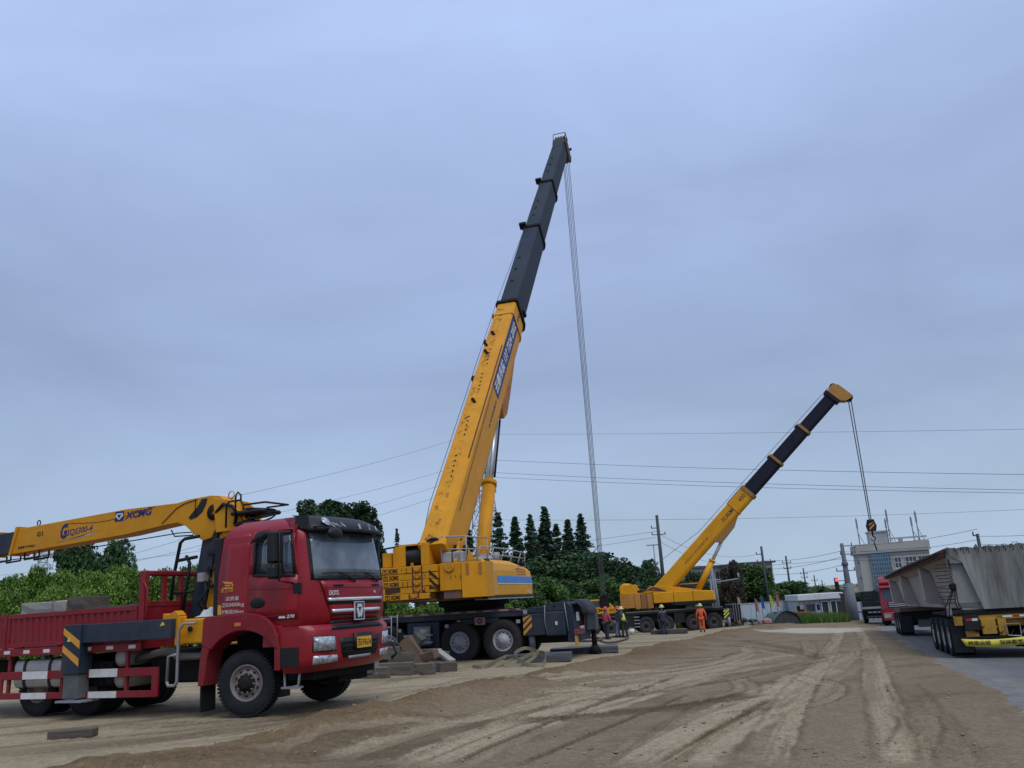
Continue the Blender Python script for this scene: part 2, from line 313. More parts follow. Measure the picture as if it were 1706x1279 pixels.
TRACKS = [  # photo polyline on the ground, width m, depth m, paleness, tread
 ([(690,1290),(790,1247),(890,1210),(990,1181),(1090,1153),(1180,1128)], 1.0, .015, 1, 0),
 ([(520,1290),(650,1246),(780,1206),(900,1178),(1000,1159),(1090,1140)], .5, .02, .7, 0),
 ([(1080,1290),(1146,1243),(1226,1197),(1312,1156),(1390,1116)], 1.25, .015, 1, .15),
 ([(900,1172),(1020,1152),(1140,1133),(1250,1112)], .9, .01, .8, 0), ([(1000,1146),(1120,1130),(1230,1110),(1330,1092)], .9, .01, .7, 0), ([(1240,1180),(1330,1140),(1390,1110),(1420,1080)], .9, .01, .6, 0),
 ([(820,1212),(900,1206),(1000,1198),(1145,1181),(1290,1157)], .45, .06, -.75, .3),
 ([(1180,1200),(1250,1194),(1331,1181),(1374,1166),(1388,1153),(1378,1142),(1340,1132),(1290,1124)], .5, .045, .45, 1),
 ([(1425,1046),(1442,1065),(1455,1103),(1464,1148),(1480,1190),(1497,1235),(1516,1290)], .5, .025, .85, .7),
 ([(1400,1052),(1390,1075),(1372,1103),(1331,1157),(1305,1205),(1285,1250),(1270,1290)], .5, .02, .75, .5),
 ([(1500,1190),(1530,1200),(1535,1215),(1528,1235),(1520,1262)], .45, .02, .3, 1),
 ([(880,1146),(1000,1132),(1124,1119),(1200,1106),(1236,1094),(1248,1086),(1240,1078)], .5, .035, .6, .6),
 ([(940,1160),(1060,1146),(1180,1130),(1290,1112),(1380,1098)], .45, .03, .5, .5),
 ([(760,1152),(860,1149),(960,1140),(1060,1125),(1150,1108),(1220,1094)], .3, .03, .9, 0),
 ([(1190,1082),(1260,1086),(1340,1096),(1420,1098),(1490,1104)], .5, .025, .5, .6),
 ([(1215,1130),(1240,1142),(1243,1154),(1228,1162)], .45, .03, .4, 1),
 ([(1000,1166),(1110,1151),(1230,1128),(1330,1108),(1400,1085)], .4, .04, -.5, .2),
 ([(1230,1068),(1300,1080),(1340,1090),(1370,1102)], .5, .045, -.6, .5),
 ([(1340,1068),(1350,1082),(1342,1096)], .45, .03, .3, 1),
 ([(420,1290),(520,1252),(640,1222),(780,1205),(870,1196)], .5, .03, .35, .4),
 ([(0,1226),(180,1212),(340,1206),(480,1196),(600,1178)], .6, .02, -.45, .3),
 ([(0,1262),(160,1246),(320,1226),(470,1200),(640,1162),(800,1126)], .55, .02, -.3, .3),
 ([(560,1152),(680,1130),(800,1108),(920,1094),(1040,1080)], .5, .02, -.3, .2),
 ([(600,1180),(660,1174),(740,1166),(800,1160)], .5, .05, -.7, .4),
 ([(1600,1290),(1575,1240),(1540,1190),(1500,1140)], .5, .02, -.2, .8),
]
# FINE narrow ruts and wheel lines between the broad tracks
for pts, w, dep, pal in [([(640,1290),(740,1246),(850,1205),(960,1168)], .10, .03, -.7), ([(735,1290),(830,1246),(930,1204),(1040,1160),(1130,1128)], .12, .04, -.8), ([(850,1290),(950,1246),(1050,1203),(1150,1160)], .12, .04, -.8),
 ([(1090,1290),(1150,1250),(1210,1212),(1290,1165)], .14, .05, -.9), ([(1120,1290),(1180,1246),(1245,1205),(1310,1165)], .10, .04, -.7), ([(1005,1290),(1070,1240),(1140,1190),(1200,1155)], .10, .03, -.6),
 ([(900,1150),(1020,1137),(1140,1122),(1225,1105),(1262,1090)], .12, .03, .9), ([(870,1158),(980,1149),(1090,1136),(1190,1118)], .10, .03, -.6), ([(1010,1120),(1100,1112),(1190,1100),(1236,1086)], .14, .03, -.8), ([(960,1176),(1070,1162),(1200,1140),(1310,1118),(1390,1100)], .12, .03, -.7),
 ([(830,1206),(920,1200),(1010,1192),(1150,1176),(1280,1152)], .10, .05, -.9), ([(1200,1076),(1270,1082),(1330,1092),(1370,1098)], .12, .04, -.9), ([(1260,1070),(1310,1078),(1350,1088)], .14, .04, -.8), ([(1290,1100),(1350,1094),(1420,1088),(1470,1086)], .12, .03, -.6),
 ([(200,1218),(340,1204),(480,1190),(590,1174)], .12, .02, -.7), ([(330,1232),(440,1215),(560,1190),(640,1174)], .10, .02, -.6), ([(0,1240),(200,1226),(360,1212),(460,1202)], .14, .02, -.6), ([(620,1140),(740,1122),(860,1106),(960,1094)], .12, .015, -.5)]:
    TRACKS.append((pts, w, dep, pal, 0))
def build_ground():
    ang = np.concatenate([np.linspace(-180, -40, 30), np.linspace(-37, 37, 830), np.linspace(40, 180, 30)[:-1]])
    rad = np.concatenate([[.3, 1, 2, 3, 4, 5, 6], np.geomspace(6.6, 115, 540), np.geomspace(125, 1400, 14)])
    A, Rr = np.meshgrid(np.radians(ang), rad); x = Rr*np.sin(A); y = Rr*np.cos(A)
    z = gz(x, y); n1 = fbm(x*.35, y*.35, 3); n2 = fbm(x*1.7, y*1.7, 11); n3 = fbm(x*9, y*9, 5, 3); n4 = fbm(x*.12, y*.12, 31)
    near = Rr < 118
    db, sg, ab = dist_line(x, y, BERM); sb = db*sg                       # >0 right of the berm line
    wob = (fbm(x*.9, y*.9, 8)-.5)*.9+(n2-.5)*.5; sb = sb+wob
    right = sstep(-.12, .35, sb)
    amp = .07+.26*fbm(ab*.23, ab*0+3, 21)
    bulge = amp*np.exp(-((sb-1.1)/1.0)**2)
    z = z+near*(right*(.05+bulge*(.75+.5*n2))+(n2-.5)*(.006+.05*np.exp(-((sb-1.1)/1.2)**2))*right+(n3-.5)*(.006+.03*np.exp(-((sb-1.1)/1.2)**2))*sstep(60, 20, Rr)*(.3+right)+(n1-.5)*.015*right)
    C = lambda *c: np.array(c)
    pale = C(.292, .240, .152); mid = C(.190, .145, .090); sand = C(.150, .100, .048); dark = C(.080, .053, .028); track = C(.298, .244, .158); white = C(.50, .46, .37)
    def mixc(a, b, f): return a+(b-a)*f[..., None]
    strk = fbm(x*.16+y*.07, (y-x*.45)*1.6, 17, 5)                        # long drag marks on the packed haul lane
    strk2 = fbm(x*.5, (y*.335-x*.94)*3.0, 19, 4)
    left = mixc(np.broadcast_to(pale, x.shape+(3,)), mid*.88, np.clip(sstep(.5, .75, strk)*.85+sstep(.55, .8, n1)*.3, 0, 1))
    rgt = mixc(np.broadcast_to(mid, x.shape+(3,)), sand, sstep(2.6, .6, sb)*.9)
    flow = fbm((x*.44+y*.9)*.22, (x*.9-y*.44)*2.6+fbm(x*.2, y*.2, 90)*3, 23, 5); flow2 = fbm((x*.8+y*.6)*.2, (x*.6-y*.8)*2.2, 24, 5)
    rgt = mixc(rgt, track, sstep(.47, .66, flow)*.62*sstep(1.6, 4.0, sb)*(.18+.82*sstep(6.2, 9.5, -road_off(x, y)))); rgt = mixc(rgt, dark*1.25, sstep(.56, .70, flow2)*.6*sstep(.8, 2.5, sb)*sstep(3, 9, -road_off(x, y)))
    rgt = mixc(rgt, dark, sstep(.55, .75, fbm(x*.5+y*.2, (y-x*.6)*1.1, 41))*.45)
    rgt = mixc(rgt, track, sstep(2.5, 0.3, -road_off(x, y)+(strk2-.5)*2)*0.0)
    col = mixc(left, rgt, right)
    for px, w, dep, pal, tread in TRACKS:
        Lp = smooth_line(px); lo = Lp.min(0)-1.5; hi = Lp.max(0)+1.5
        q = near & (x > lo[0]) & (x < hi[0]) & (y > lo[1]) & (y < hi[1])
        xs, ys = x[q], y[q]; d, s, a = dist_line(xs, ys, Lp); lat = d*s; k = d/(w/2); k = k+(vnoise(xs*2.6, ys*2.6, 77)-.5)*.28
        end = sstep(0, .8, a)*sstep(0, .8, a.max()-a) if len(a) else 1
        ins = sstep(1.08, .9, k)*end; rim = np.exp(-((k-1.18)/.16)**2)*end; stri = sstep(.40, .56, fbm(lat*8+2*vnoise(a*.3, a*0, 6), a*.10, int(w*1000)+len(px), 3)); dep = dep*.5
        tr = tread*.016*np.sin(2*np.pi*(a+np.abs(lat)*.7)/.24)*ins
        z[q] += -dep*ins+(.35*dep+.006)*rim*(.5+vnoise(xs*5, ys*5, 9))+tr
        c = col[q]; f = ins*abs(pal)*(.25+.75*stri)*(.75+.4*vnoise(xs*1.2, ys*1.2, 12)); z[q] += .012*(stri-.5)*ins; f = np.clip(f, 0, 1)
        c = mixc(c, track if pal > 0 else dark, f); c = mixc(c, mid*.55, np.clip(rim*(.30+.4*tread)*(.4+vnoise(xs*1.5, ys*1.5, 5)), 0, 1)); col[q] = c  # dark loose rims, with the shade of the ridges put into the colour
    wp = np.array(G(1365, 1051)[:2]); wd = (wp/np.hypot(*wp)); al = (x-wp[0])*wd[0]+(y-wp[1])*wd[1]; la = (x-wp[0])*wd[1]-(y-wp[1])*wd[0]
    fw = sstep(1.05, .6, np.hypot(al/6., la/3.4)+(fbm(x*.5, y*.5, 55)-.5)*.9); col = mixc(col, white, fw*.62)
    grs = sstep(70, 84, y)*sstep(.42, .6, fbm(x*.3, y*.3, 61)); col = mixc(col, C(.05, .085, .03), grs*.75)
    # beside the asphalt the dirt thins out, beneath it the ground is held lower
    ro = road_off(x, y)+(fbm(x*.35, y*.35, 71)-.5)*.7+(n2-.5)*.25+(n3-.5)*.35
    drop = sstep(-.6, 1.0, ro); z = z-.16*drop
    col = mixc(col, mid*.8, sstep(-1.6, -.3, ro)*.4)
    gr = np.clip(col*(.86+.28*n3[..., None])*(.93+.14*n4[..., None]), 0, 1)
    nr, na = x.shape; idx = np.arange(nr*na).reshape(nr, na)
    q = np.stack([idx[:-1], np.roll(idx, -1, 1)[:-1], np.roll(idx, -1, 1)[1:], idx[1:]], -1).reshape(-1, 4)
    me = bpy.data.meshes.new('ground'); nv = nr*na; me.vertices.add(nv); me.vertices.foreach_set('co', np.stack([x, y, z], -1).astype(np.float32).ravel())
    me.loops.add(len(q)*4); me.loops.foreach_set('vertex_index', q.ravel().astype(np.int32)); me.polygons.add(len(q))
    me.polygons.foreach_set('loop_start', np.arange(0, len(q)*4, 4, dtype=np.int32)); me.polygons.foreach_set('loop_total', np.full(len(q), 4, np.int32))
    me.update(calc_edges=True); me.polygons.foreach_set('use_smooth', np.ones(len(q), bool))
    at_ = me.attributes.new('soil', 'FLOAT_COLOR', 'POINT'); at_.data.foreach_set('color', np.concatenate([gr, np.ones(gr.shape[:2]+(1,))], -1).astype(np.float32).ravel())
    M = bpy.data.materials.new('soil'); M.use_nodes = True; t = M.node_tree; P = t.nodes['Principled BSDF']; ln = t.links.new
    a = t.nodes.new('ShaderNodeAttribute'); a.attribute_name = 'soil'; tcn = t.nodes.new('ShaderNodeTexCoord')
    n = t.nodes.new('ShaderNodeTexNoise'); n.inputs['Scale'].default_value = 14; n.inputs['Detail'].default_value = 9; n.inputs['Roughness'].default_value = .75; ln(tcn.outputs['Object'], n.inputs['Vector'])
    mr_ = t.nodes.new('ShaderNodeMapRange'); mr_.inputs['From Min'].default_value = .3; mr_.inputs['From Max'].default_value = .7; mr_.inputs['To Min'].default_value = .62; mr_.inputs['To Max'].default_value = 1.36; ln(n.outputs['Fac'], mr_.inputs['Value'])
    n5 = t.nodes.new('ShaderNodeTexNoise'); n5.inputs['Scale'].default_value = 55; n5.inputs['Detail'].default_value = 4; ln(tcn.outputs['Object'], n5.inputs['Vector']); m5 = t.nodes.new('ShaderNodeMapRange'); m5.inputs['From Min'].default_value = .3; m5.inputs['From Max'].default_value = .7; m5.inputs['To Min'].default_value = .72; m5.inputs['To Max'].default_value = 1.28; ln(n5.outputs['Fac'], m5.inputs['Value']); m6 = t.nodes.new('ShaderNodeMath'); m6.operation = 'MULTIPLY'; ln(mr_.outputs[0], m6.inputs[0]); ln(m5.outputs[0], m6.inputs[1])
    h = t.nodes.new('ShaderNodeHueSaturation'); ln(a.outputs['Color'], h.inputs['Color']); ln(m6.outputs[0], h.inputs['Value']); ln(h.outputs[0], P.inputs['Base Color'])
    P.inputs['Roughness'].default_value = .95; P.inputs['Specular IOR Level'].default_value = .15
    nb = t.nodes.new('ShaderNodeTexNoise'); nb.inputs['Scale'].default_value = 22; nb.inputs['Detail'].default_value = 9; nb.inputs['Roughness'].default_value = .7; ln(tcn.outputs['Object'], nb.inputs['Vector'])
    bp = t.nodes.new('ShaderNodeBump'); bp.inputs['Strength'].default_value = .6; bp.inputs['Distance'].default_value = .03; ln(nb.outputs['Fac'], bp.inputs['Height']); ln(bp.outputs[0], P.inputs['Normal'])
    me.materials.append(M); link('ground', me, kind='structure')
build_ground()
# clods and stones lying on the loose dirt
def clods():
    b = B(); k = 0
    for i in range(3200):
        Y = 9+36*random.random()**1.6; X = random.uniform(-.55, .5)*Y
        if road_off(X, Y) > -.4: continue
        s = random.choice([.008, .012, .012, .016, .028])*random.uniform(.7, 1.4); z = gzf(X, Y)
        d, sg, _ = dist_line(np.array([X]), np.array([Y]), BERM); sb = float(d[0]*sg[0])
        if (sb < 0 and random.random() < .8) or (sb > 3 and random.random() < .65): continue
        z += .06 if sb > 0 else 0
        if 0 < sb < 2.2: z += .10
        vs = [(X+s*random.uniform(.6, 1.2)*a, Y+s*random.uniform(.6, 1.2)*c, z+s*.7*d_*random.uniform(.6, 1.1)) for a, c, d_ in [(1,0,0),(0,1,0),(-1,0,0),(0,-1,0),(.2,.1,1),(0,0,-1)]]
        b.add(vs, [(0,1,4),(1,2,4),(2,3,4),(3,0,4),(1,0,5),(2,1,5),(3,2,5),(0,3,5)])
    b.build('dirt_clods', mat('clod', (.22, .17, .11), .95, var=.5, ds=2), kind='stuff', fix=False)
clods()
def build_road():
    s = np.concatenate([np.linspace(-60, 140, 401), [200, 320]]); w = np.concatenate([np.linspace(-.9, 2, 24), np.linspace(2.4, 10.5, 16)]); S_, Wd = np.meshgrid(s, w, indexing='ij')
    x = EDGE_P[0]+EDGE_D[0]*S_+EDGE_N[0]*Wd; y = EDGE_P[1]+EDGE_D[1]*S_+EDGE_N[1]*Wd; z = gz(x, y)-.02
    n0, n1 = x.shape; b = B(); b.v = [tuple(p) for p in np.stack([x, y, z], -1).reshape(-1, 3)]
    b.f = [(i*n1+j, i*n1+j+1, (i+1)*n1+j+1, (i+1)*n1+j) for i in range(n0-1) for j in range(n1-1)]; b.sm = [True]*len(b.f)
    A = mat('road_asphalt', (.100, .106, .114), .9, dirt=.55, dcol=(.17, .16, .145), ds=.6, bump=.3, bs=40, spec=.2)
    ro_ = b.build('road', A, kind='structure'); at_ = ro_.data.attributes.new('dust', 'FLOAT', 'POINT'); dv = np.exp(-np.clip(Wd, 0, None)/.9)*(.35+.9*fbm(x*.7, y*.7, 81))+.25*sstep(.5, .75, fbm(S_*.05, Wd*1.2, 82)); at_.data.foreach_set('value', np.clip(dv, 0, 1).astype(np.float32).ravel())
    t = A.node_tree; P = t.nodes['Principled BSDF']; src = P.inputs['Base Color'].links[0].from_socket; mx = t.nodes.new('ShaderNodeMix'); mx.data_type = 'RGBA'; mx.inputs['B'].default_value = (.24, .215, .17, 1); aa = t.nodes.new('ShaderNodeAttribute'); aa.attribute_name = 'dust'
    nn = t.nodes.new('ShaderNodeTexNoise'); nn.inputs['Scale'].default_value = 3; nn.inputs['Detail'].default_value = 10; nn.inputs['Roughness'].default_value = .75; tn = t.nodes.new('ShaderNodeTexCoord'); t.links.new(tn.outputs['Object'], nn.inputs['Vector'])
    mm = t.nodes.new('ShaderNodeMath'); mm.operation = 'MULTIPLY'; mr2 = t.nodes.new('ShaderNodeMapRange'); mr2.inputs['From Min'].default_value = .35; mr2.inputs['From Max'].default_value = .62; mr2.inputs['To Max'].default_value = 1.3; t.links.new(nn.outputs['Fac'], mr2.inputs['Value']); t.links.new(mr2.outputs[0], mm.inputs[0]); t.links.new(aa.outputs['Fac'], mm.inputs[1]); t.links.new(mm.outputs[0], mx.inputs['Factor']); t.links.new(src, mx.inputs['A']); t.links.new(mx.outputs['Result'], P.inputs['Base Color'])
    for off in (5.2,):
        m_ = B()
        for k in range(-3, 14):
            s0 = k*9; vs = []
            for ss in (s0, s0+2, s0+4):
                for wv in (off, off+.15):
                    X = EDGE_P[0]+EDGE_D[0]*ss+EDGE_N[0]*wv; Y = EDGE_P[1]+EDGE_D[1]*ss+EDGE_N[1]*wv; vs.append((X, Y, gzf(X, Y)-.012))
            m_.add(vs, [(0,1,3,2),(2,3,5,4)])
        m_.build('road_marking', WHT, kind='structure')
build_road()
# ================================================================== foliage
def leaf_mesh(name, m, P, S_, tone, up=.35):
    n = len(P); a = rng.normal(size=(n, 3)); a[:, 2] *= .7; a /= np.linalg.norm(a, axis=1)[:, None]
    b_ = rng.normal(size=(n, 3)); b_ -= a*(a*b_).sum(1)[:, None]; b_ /= np.linalg.norm(b_, axis=1)[:, None]
    S_ = S_[:, None]; v = np.stack([P-a*S_, P-b_*S_*.55+a*S_*.1, P+a*S_, P+b_*S_*.55+a*S_*.1], 1).reshape(-1, 3)
    me = bpy.data.meshes.new(name); me.vertices.add(4*n); me.vertices.foreach_set('co', v.astype(np.float32).ravel()); me.loops.add(4*n); me.loops.foreach_set('vertex_index', np.arange(4*n, dtype=np.int32))
    me.polygons.add(n); me.polygons.foreach_set('loop_start', np.arange(0, 4*n, 4, dtype=np.int32)); me.polygons.foreach_set('loop_total', np.full(n, 4, np.int32)); me.update(calc_edges=True)
    t = me.attributes.new('tone', 'FLOAT', 'FACE'); t.data.foreach_set('value', np.clip(tone, 0, 1).astype(np.float32)); me.materials.append(m); return me
def broad(name, m, h=6., r=2.6, lobes=26, n=9000, leaf=.16, base=.25, lr=.42, seed=1, flat=.0):
    g = np.random.default_rng(seed); P = []; S_ = []; TN = []
    for i in range(lobes):
        th = g.uniform(0, 2*np.pi); zz = g.uniform(0, 1)**.8; rr = r*np.sqrt(max(0, 1-(zz*1.0-.15)**2))*g.uniform(.35, .8)
        c = np.array([rr*np.cos(th), rr*np.sin(th), h*(base+(1-base-lr*r/h*.8)*zz)]); R_ = r*lr*g.uniform(.7, 1.25)
        k = int(n/lobes); d = g.normal(size=(k, 3)); d /= np.linalg.norm(d, axis=1)[:, None]; q = c+d*R_*g.uniform(.72, 1.06, (k, 1))*np.array([1, 1, .85])
        P.append(q); S_.append(leaf*g.uniform(.6, 1.5, k)); TN.append(np.clip(g.uniform(.15, .6)+g.normal(0, .16, k), 0, 1))
    return leaf_mesh(name, m, np.concatenate(P), np.concatenate(S_), np.concatenate(TN))
def conifer(name, m, h=10., r=1.5, nb=230, n=15000, leaf=.13, seed=1, base=.1):
    g = np.random.default_rng(seed); P = []; S_ = []; TN = []
    for i in range(nb):
        t = g.uniform(0, 1)**1.1; z0 = h*(base+(1-base)*t); Lb = r*(1-t)**.85*g.uniform(.6, 1.1)+.05; th = g.uniform(0, 2*np.pi); k = max(12, int(n/nb*(.3+1.3*(1-t))))
        s = g.uniform(.1, 1, k)**.7; q = np.stack([np.cos(th)*Lb*s, np.sin(th)*Lb*s, z0+.35*Lb*s-.5*Lb*s*s], -1)+g.normal(0, 1, (k, 3))*(.05+.13*s[:, None]*Lb/r)*np.array([1, 1, .8])*r*.7
        P.append(q); S_.append(leaf*g.uniform(.6, 1.4, k)); TN.append(np.clip(g.uniform(.1, .6)+g.normal(0, .15, k), 0, 1))
    return leaf_mesh(name, m, np.concatenate(P), np.concatenate(S_), np.concatenate(TN))
def trunk_mesh(name, h, r, limbs=5, seed=0, top=.8):
    g = random.Random(seed); b = B(); b.tube([(0, 0, -.3), (.02*h*g.uniform(-1, 1), 0, h*top*.5), (0, .01*h, h*top)], r, 8, True, r*.3)
    for i in range(limbs):
        z0 = h*g.uniform(.3, .65); a = g.uniform(0, 6.28); l = h*g.uniform(.15, .28); b.tube([(0, 0, z0), (math.cos(a)*l*.5, math.sin(a)*l*.5, z0+l*.4), (math.cos(a)*l, math.sin(a)*l, z0+l*.9)], r*.4, 5, True, r*.12)
    return b.mesh(name, BARK)
PROTO = {}
def proto(k):
    if k in PROTO: return PROTO[k]
    if k.startswith('hedge'): h, r = 5., 2.3; c = broad('crown', LF_BRIGHT, h, r, 34, 15000, .12, .12, .36, seed=int(k[-1])+3)
    elif k.startswith('round'): h, r = 7., 3.; c = broad('crown', LF_MID, h, r, 40, 15000, .15, .12, .34, seed=int(k[-1])+23)
    elif k.startswith('darkround'): h, r = 7., 3.; c = broad('crown', LF_DARK, h, r, 46, 14000, .15, .1, .3, seed=int(k[-1])+33)
    elif k.startswith('brown'): h, r = 7., 3.; c = broad('crown', LF_BROWN, h, r, 30, 9000, .15, .3, .3, seed=5)
    elif k.startswith('pine'): h, r = 9., 3.; c = broad('crown', LF_PINE, h, r, 130, 30000, .10, .12, .15, seed=int(k[-1])+43)
    else: h, r = 11., 1.6; c = conifer('crown', LF_CON, h, r, seed=int(k[-1])+3)
    t = trunk_mesh('trunk', h, .16, 5, 1); PROTO[k] = (h, r, c, t); return PROTO[k]
def tree(kind, px, ptop, Y, wpx, name, label, group=None, cat='tree', drop=0):
    h, r, c, t = proto(kind); top = at(px, ptop-3, Y); z0 = gzf(top.x, Y)-drop; H = top.z-z0; Rd = wpx/2*Y/FPX*.97
    o = thing(name, (top.x, Y, z0), random.uniform(0, 360), label, cat, group); o.scale = (Rd/r/1.02, Rd/r/1.02, H/h)
    link('trunk', t, o); link('crown', c, o); return o
hx = [(-70,960,120),(-25,955,90),(14,957,84),(52,949,82),(88,952,80),(120,947,84),(156,949,86),(192,946,84),(226,943,80),(262,946,86),(300,942,84),(338,944,90),(372,950,90)]
for i, (x, y, w) in enumerate(hx):
    tree(f'hedge{i%4}', x, y, 44+1.2*(i % 3), w, 'round_tree', f'{ORD[i]} leafy bright green tree from the left in the row behind the red truck', 'bright green trees behind the red truck')
hx2 = [(-5,985,80),(34,982,80),(72,980,78),(108,978,80),(150,980,80)]
for i, (x, y, w) in enumerate(hx2):
    tree(f'hedge{(i+1)%4}', x, y, 38, w, 'low_shrub', f'low bright green shrub in front of the tree row, {ORD[i]} from the left', 'low green shrubs behind the truck bed', 'shrub')
for i, (x, y, w) in enumerate([(622,1002,60),(650,1003,60),(680,1004,62),(708,1006,60),(738,1006,60),(770,1006,60),(800,1006,60),(832,1004,60)]):
    tree(f'hedge{i%4}', x, y, 52+(i % 2)*2, w, 'low_shrub', f'low green shrub seen under the large crane counterweight, {ORD[i]} from the left', 'low green shrubs under the large crane', 'shrub')
tree('darkround0', 128, 897, 66, 110, 'evergreen_tree', 'dark evergreen tree rising behind the bright row, left of its twin', 'dark evergreens at far left')
tree('darkround1', 186, 900, 68, 100, 'evergreen_tree', 'dark evergreen tree rising behind the bright row, under the truck boom logo', 'dark evergreens at far left')
tree('pine0', 532, 831, 43, 160, 'tall_tree', 'tall dark tree behind the cab roof, above the dark sun visor')
tree('pine1', 590, 840, 45, 140, 'tall_tree', 'tall dark tree just right of the cab roof, behind the windscreen corner')
tree('pine2', 612, 866, 47, 84, 'tall_tree', 'lower dark tree between the red cab and the orange yellow counterweight')
cx = [(661,884,20),(698,908,16),(778,872,34),(803,868,28),(829,857,42),(857,865,38),(882,861,38),(906,848,44),(926,876,36),(945,870,40),(967,860,42)]
for i, (x, y, w) in enumerate(cx):
    tree(f'conifer{i%4}', x, y, 100+(i % 3)*2, w*1.75, 'conifer', f'slender dark conifer, {ORD[i]} from the left in the row behind the cranes', 'row of slender conifers behind the cranes')
mids = [('darkround0',905,935,66,110),('darkround1',960,920,68,110),('round0',905,962,62,90),('round1',870,985,58,80),('round2',950,970,60,100),('darkround1',1012,920,62,100),('round1',1000,965,58,80),('darkround0',1045,945,64,80),('darkround1',1073,934,66,52),('round0',1040,985,60,70),('darkround1',1100,958,80,60),('darkround1',1150,955,88,70),('round2',1190,972,92,70),
        ('round0',1240,940,98,90),('round1',1205,985,96,60),('round2',1275,972,100,70),('round1',1310,970,104,80),('round0',1350,978,108,70),('darkround0',1392,984,112,40),('darkround1',1440,988,90,60),('darkround0',1465,1000,92,50)]
for i, (k, x, y, Y, w) in enumerate(mids):
    d = 'dark green' if 'dark' in k else 'mid green'
    tree(k, x, y, Y+(0 if x < 930 or x > 1200 else 26), w*1.15, 'leafy_tree', f'{d} leafy tree, {ORD[i]} from the left of the trees past the large crane' if i < 20 else 'dark green tree between the pale gate and the red tractor unit', 'mixed leafy trees behind the cranes')
tree('brown0', 1214, 936, 94, 50, 'brownish_tree', 'brownish leafless looking tree crown before the white building')
# grass patch by the gatehouse and weeds
def grass(name, spots, label, hgt, n):
    P = []; Sz = []; TN = []
    b = B(); fs = []
    tone = []
    for (c, rx, ry) in spots:
        for i in range(n):
            a = random.uniform(0, 6.28); q = math.sqrt(random.random()); X = c.x+math.cos(a)*q*rx; Y = c.y+math.sin(a)*q*ry; z = gzf(X, Y); h = hgt*random.uniform(.4, 1.2); d = random.uniform(0, 6.28); w = hgt*.05; lx = random.uniform(-.3, .3)*h
            b.add([(X-w*math.cos(d), Y-w*math.sin(d), z), (X+w*math.cos(d), Y+w*math.sin(d), z), (X+lx, Y+lx*.5, z+h)], [(0, 1, 2)]); tone.append(random.random())
    me = b.mesh(name, LF_GRASS); t = me.attributes.new('tone', 'FLOAT', 'FACE'); t.data.foreach_set('value', np.array(tone, np.float32)); link(name, me, kind='stuff')
g1 = at(1370, 1036, 75)
grass('tall_grass', [(Vector((g1.x, g1.y, 0)), 2.2, 2.5), (Vector((g1.x-2.0, g1.y+2, 0)), 1.6, 2), (Vector((g1.x-11, g1.y+3, 0)), 1.0, 1.5)], '', .85, 2600)
b_edge = []
for k in range(26):
    s = random.uniform(0, 75); o = random.uniform(-1.0, -.2); b_edge.append((Vector((EDGE_P[0]+EDGE_D[0]*s+EDGE_N[0]*o, EDGE_P[1]+EDGE_D[1]*s+EDGE_N[1]*o, 0)), .2, .6))
grass('verge_weeds', b_edge, '', .07, 60)
# ================================================================== background: poles, wires, buildings
def pole(px, py, Y, r, arms, name='utility_pole', label='', group=None, base_r=None, lattice=False, m=None, arm_dir=(1, .15)):
    top = at(px, py, Y); z0 = gzf(top.x, Y)-.1; o = thing(name, (top.x, top.y, z0), 0, label, 'pole', group); H = top.z-z0; m = m or POLE
    b = B(); b.tube([(0, 0, 0), (0, 0, H)], base_r or r*1.5, 10, True, r); b.build('shaft', m, o)
    d = Vector((arm_dir[0], arm_dir[1], 0)).normalized()
    for dz, l0, l1 in arms:
        b = B(); b.tube([d*(-l0)+Vector((0, 0, H-dz)), d*l1+Vector((0, 0, H-dz))], .055, 4)
        for s in ([-l0] if l0 > .2 else [])+([l1] if l1 > .2 else []):
            b.tube([d*s*.95+Vector((0, 0, H-dz)), d*s*.95+Vector((0, 0, H-dz+.28))], .05, 6)
        b.build('crossarm', m, o)
    return o, Vector((top.x, top.y, top.z))
pole(1094, 858, 90, .16, [(.1, .1, .1), (1.35, .75, .1), (2.05, .75, .75)], label='tallest dark utility pole, left of the smaller crane boom with insulators on its arms')
pole(1268, 910, 95, .12, [(.15, .1, .1), (.85, .7, .1), (1.7, .7, .9)], label='dark utility pole with two crossarms before the white flats', group=None)
pole(1309, 926, 112, .11, [(.9, .6, .6), (1.6, .5, .5)], label='slim utility pole in the gap right of the white flats')
pole(1338, 946, 135, .10, [(.9, .6, .6), (1.5, .5, .5)], label='thin distant utility pole above the hedge, left of the faintest two')
pole(1356, 958, 165, .10, [(1., .6, .6)], label='very thin distant utility pole, left one of the two by the red light')
pole(1369, 966, 190, .10, [(1., .6, .6)], label='very thin distant utility pole just left of the red light')
pole(1628, 889, 62, .11, [(.12, .35, .1), (1.0, .3, .1), (1.55, .3, .1)], label='dark utility pole standing behind the concrete girder at right')
steelp, tp = pole(1402, 905, 78, .15, [(.25, .2, 1.0), (1.0, .25, .9), (2.45, .9, .9), (3.9, .9, .9)], name='steel_pole', label='thick grey steel pole with several arms beside the gatehouse', base_r=.38, m=mat('steel_pole_paint', (.085, .10, .125), .6, dirt=.3))
b = B(); b.tube([(0, 0, 0), (0, 0, 3.4)], .52, 12, True, .42); b.build('base_sleeve', mat('sleeve', (.13, .15, .18), .7, dirt=.4), steelp)
b = B(); b.lathe([(.24, -.16), (.29, -.12), (.29, .12), (.24, .16)], 12, 'z', T(0, 0, 5.1)); b.build('joint_collar', MATS['steel_pole_paint'], steelp)
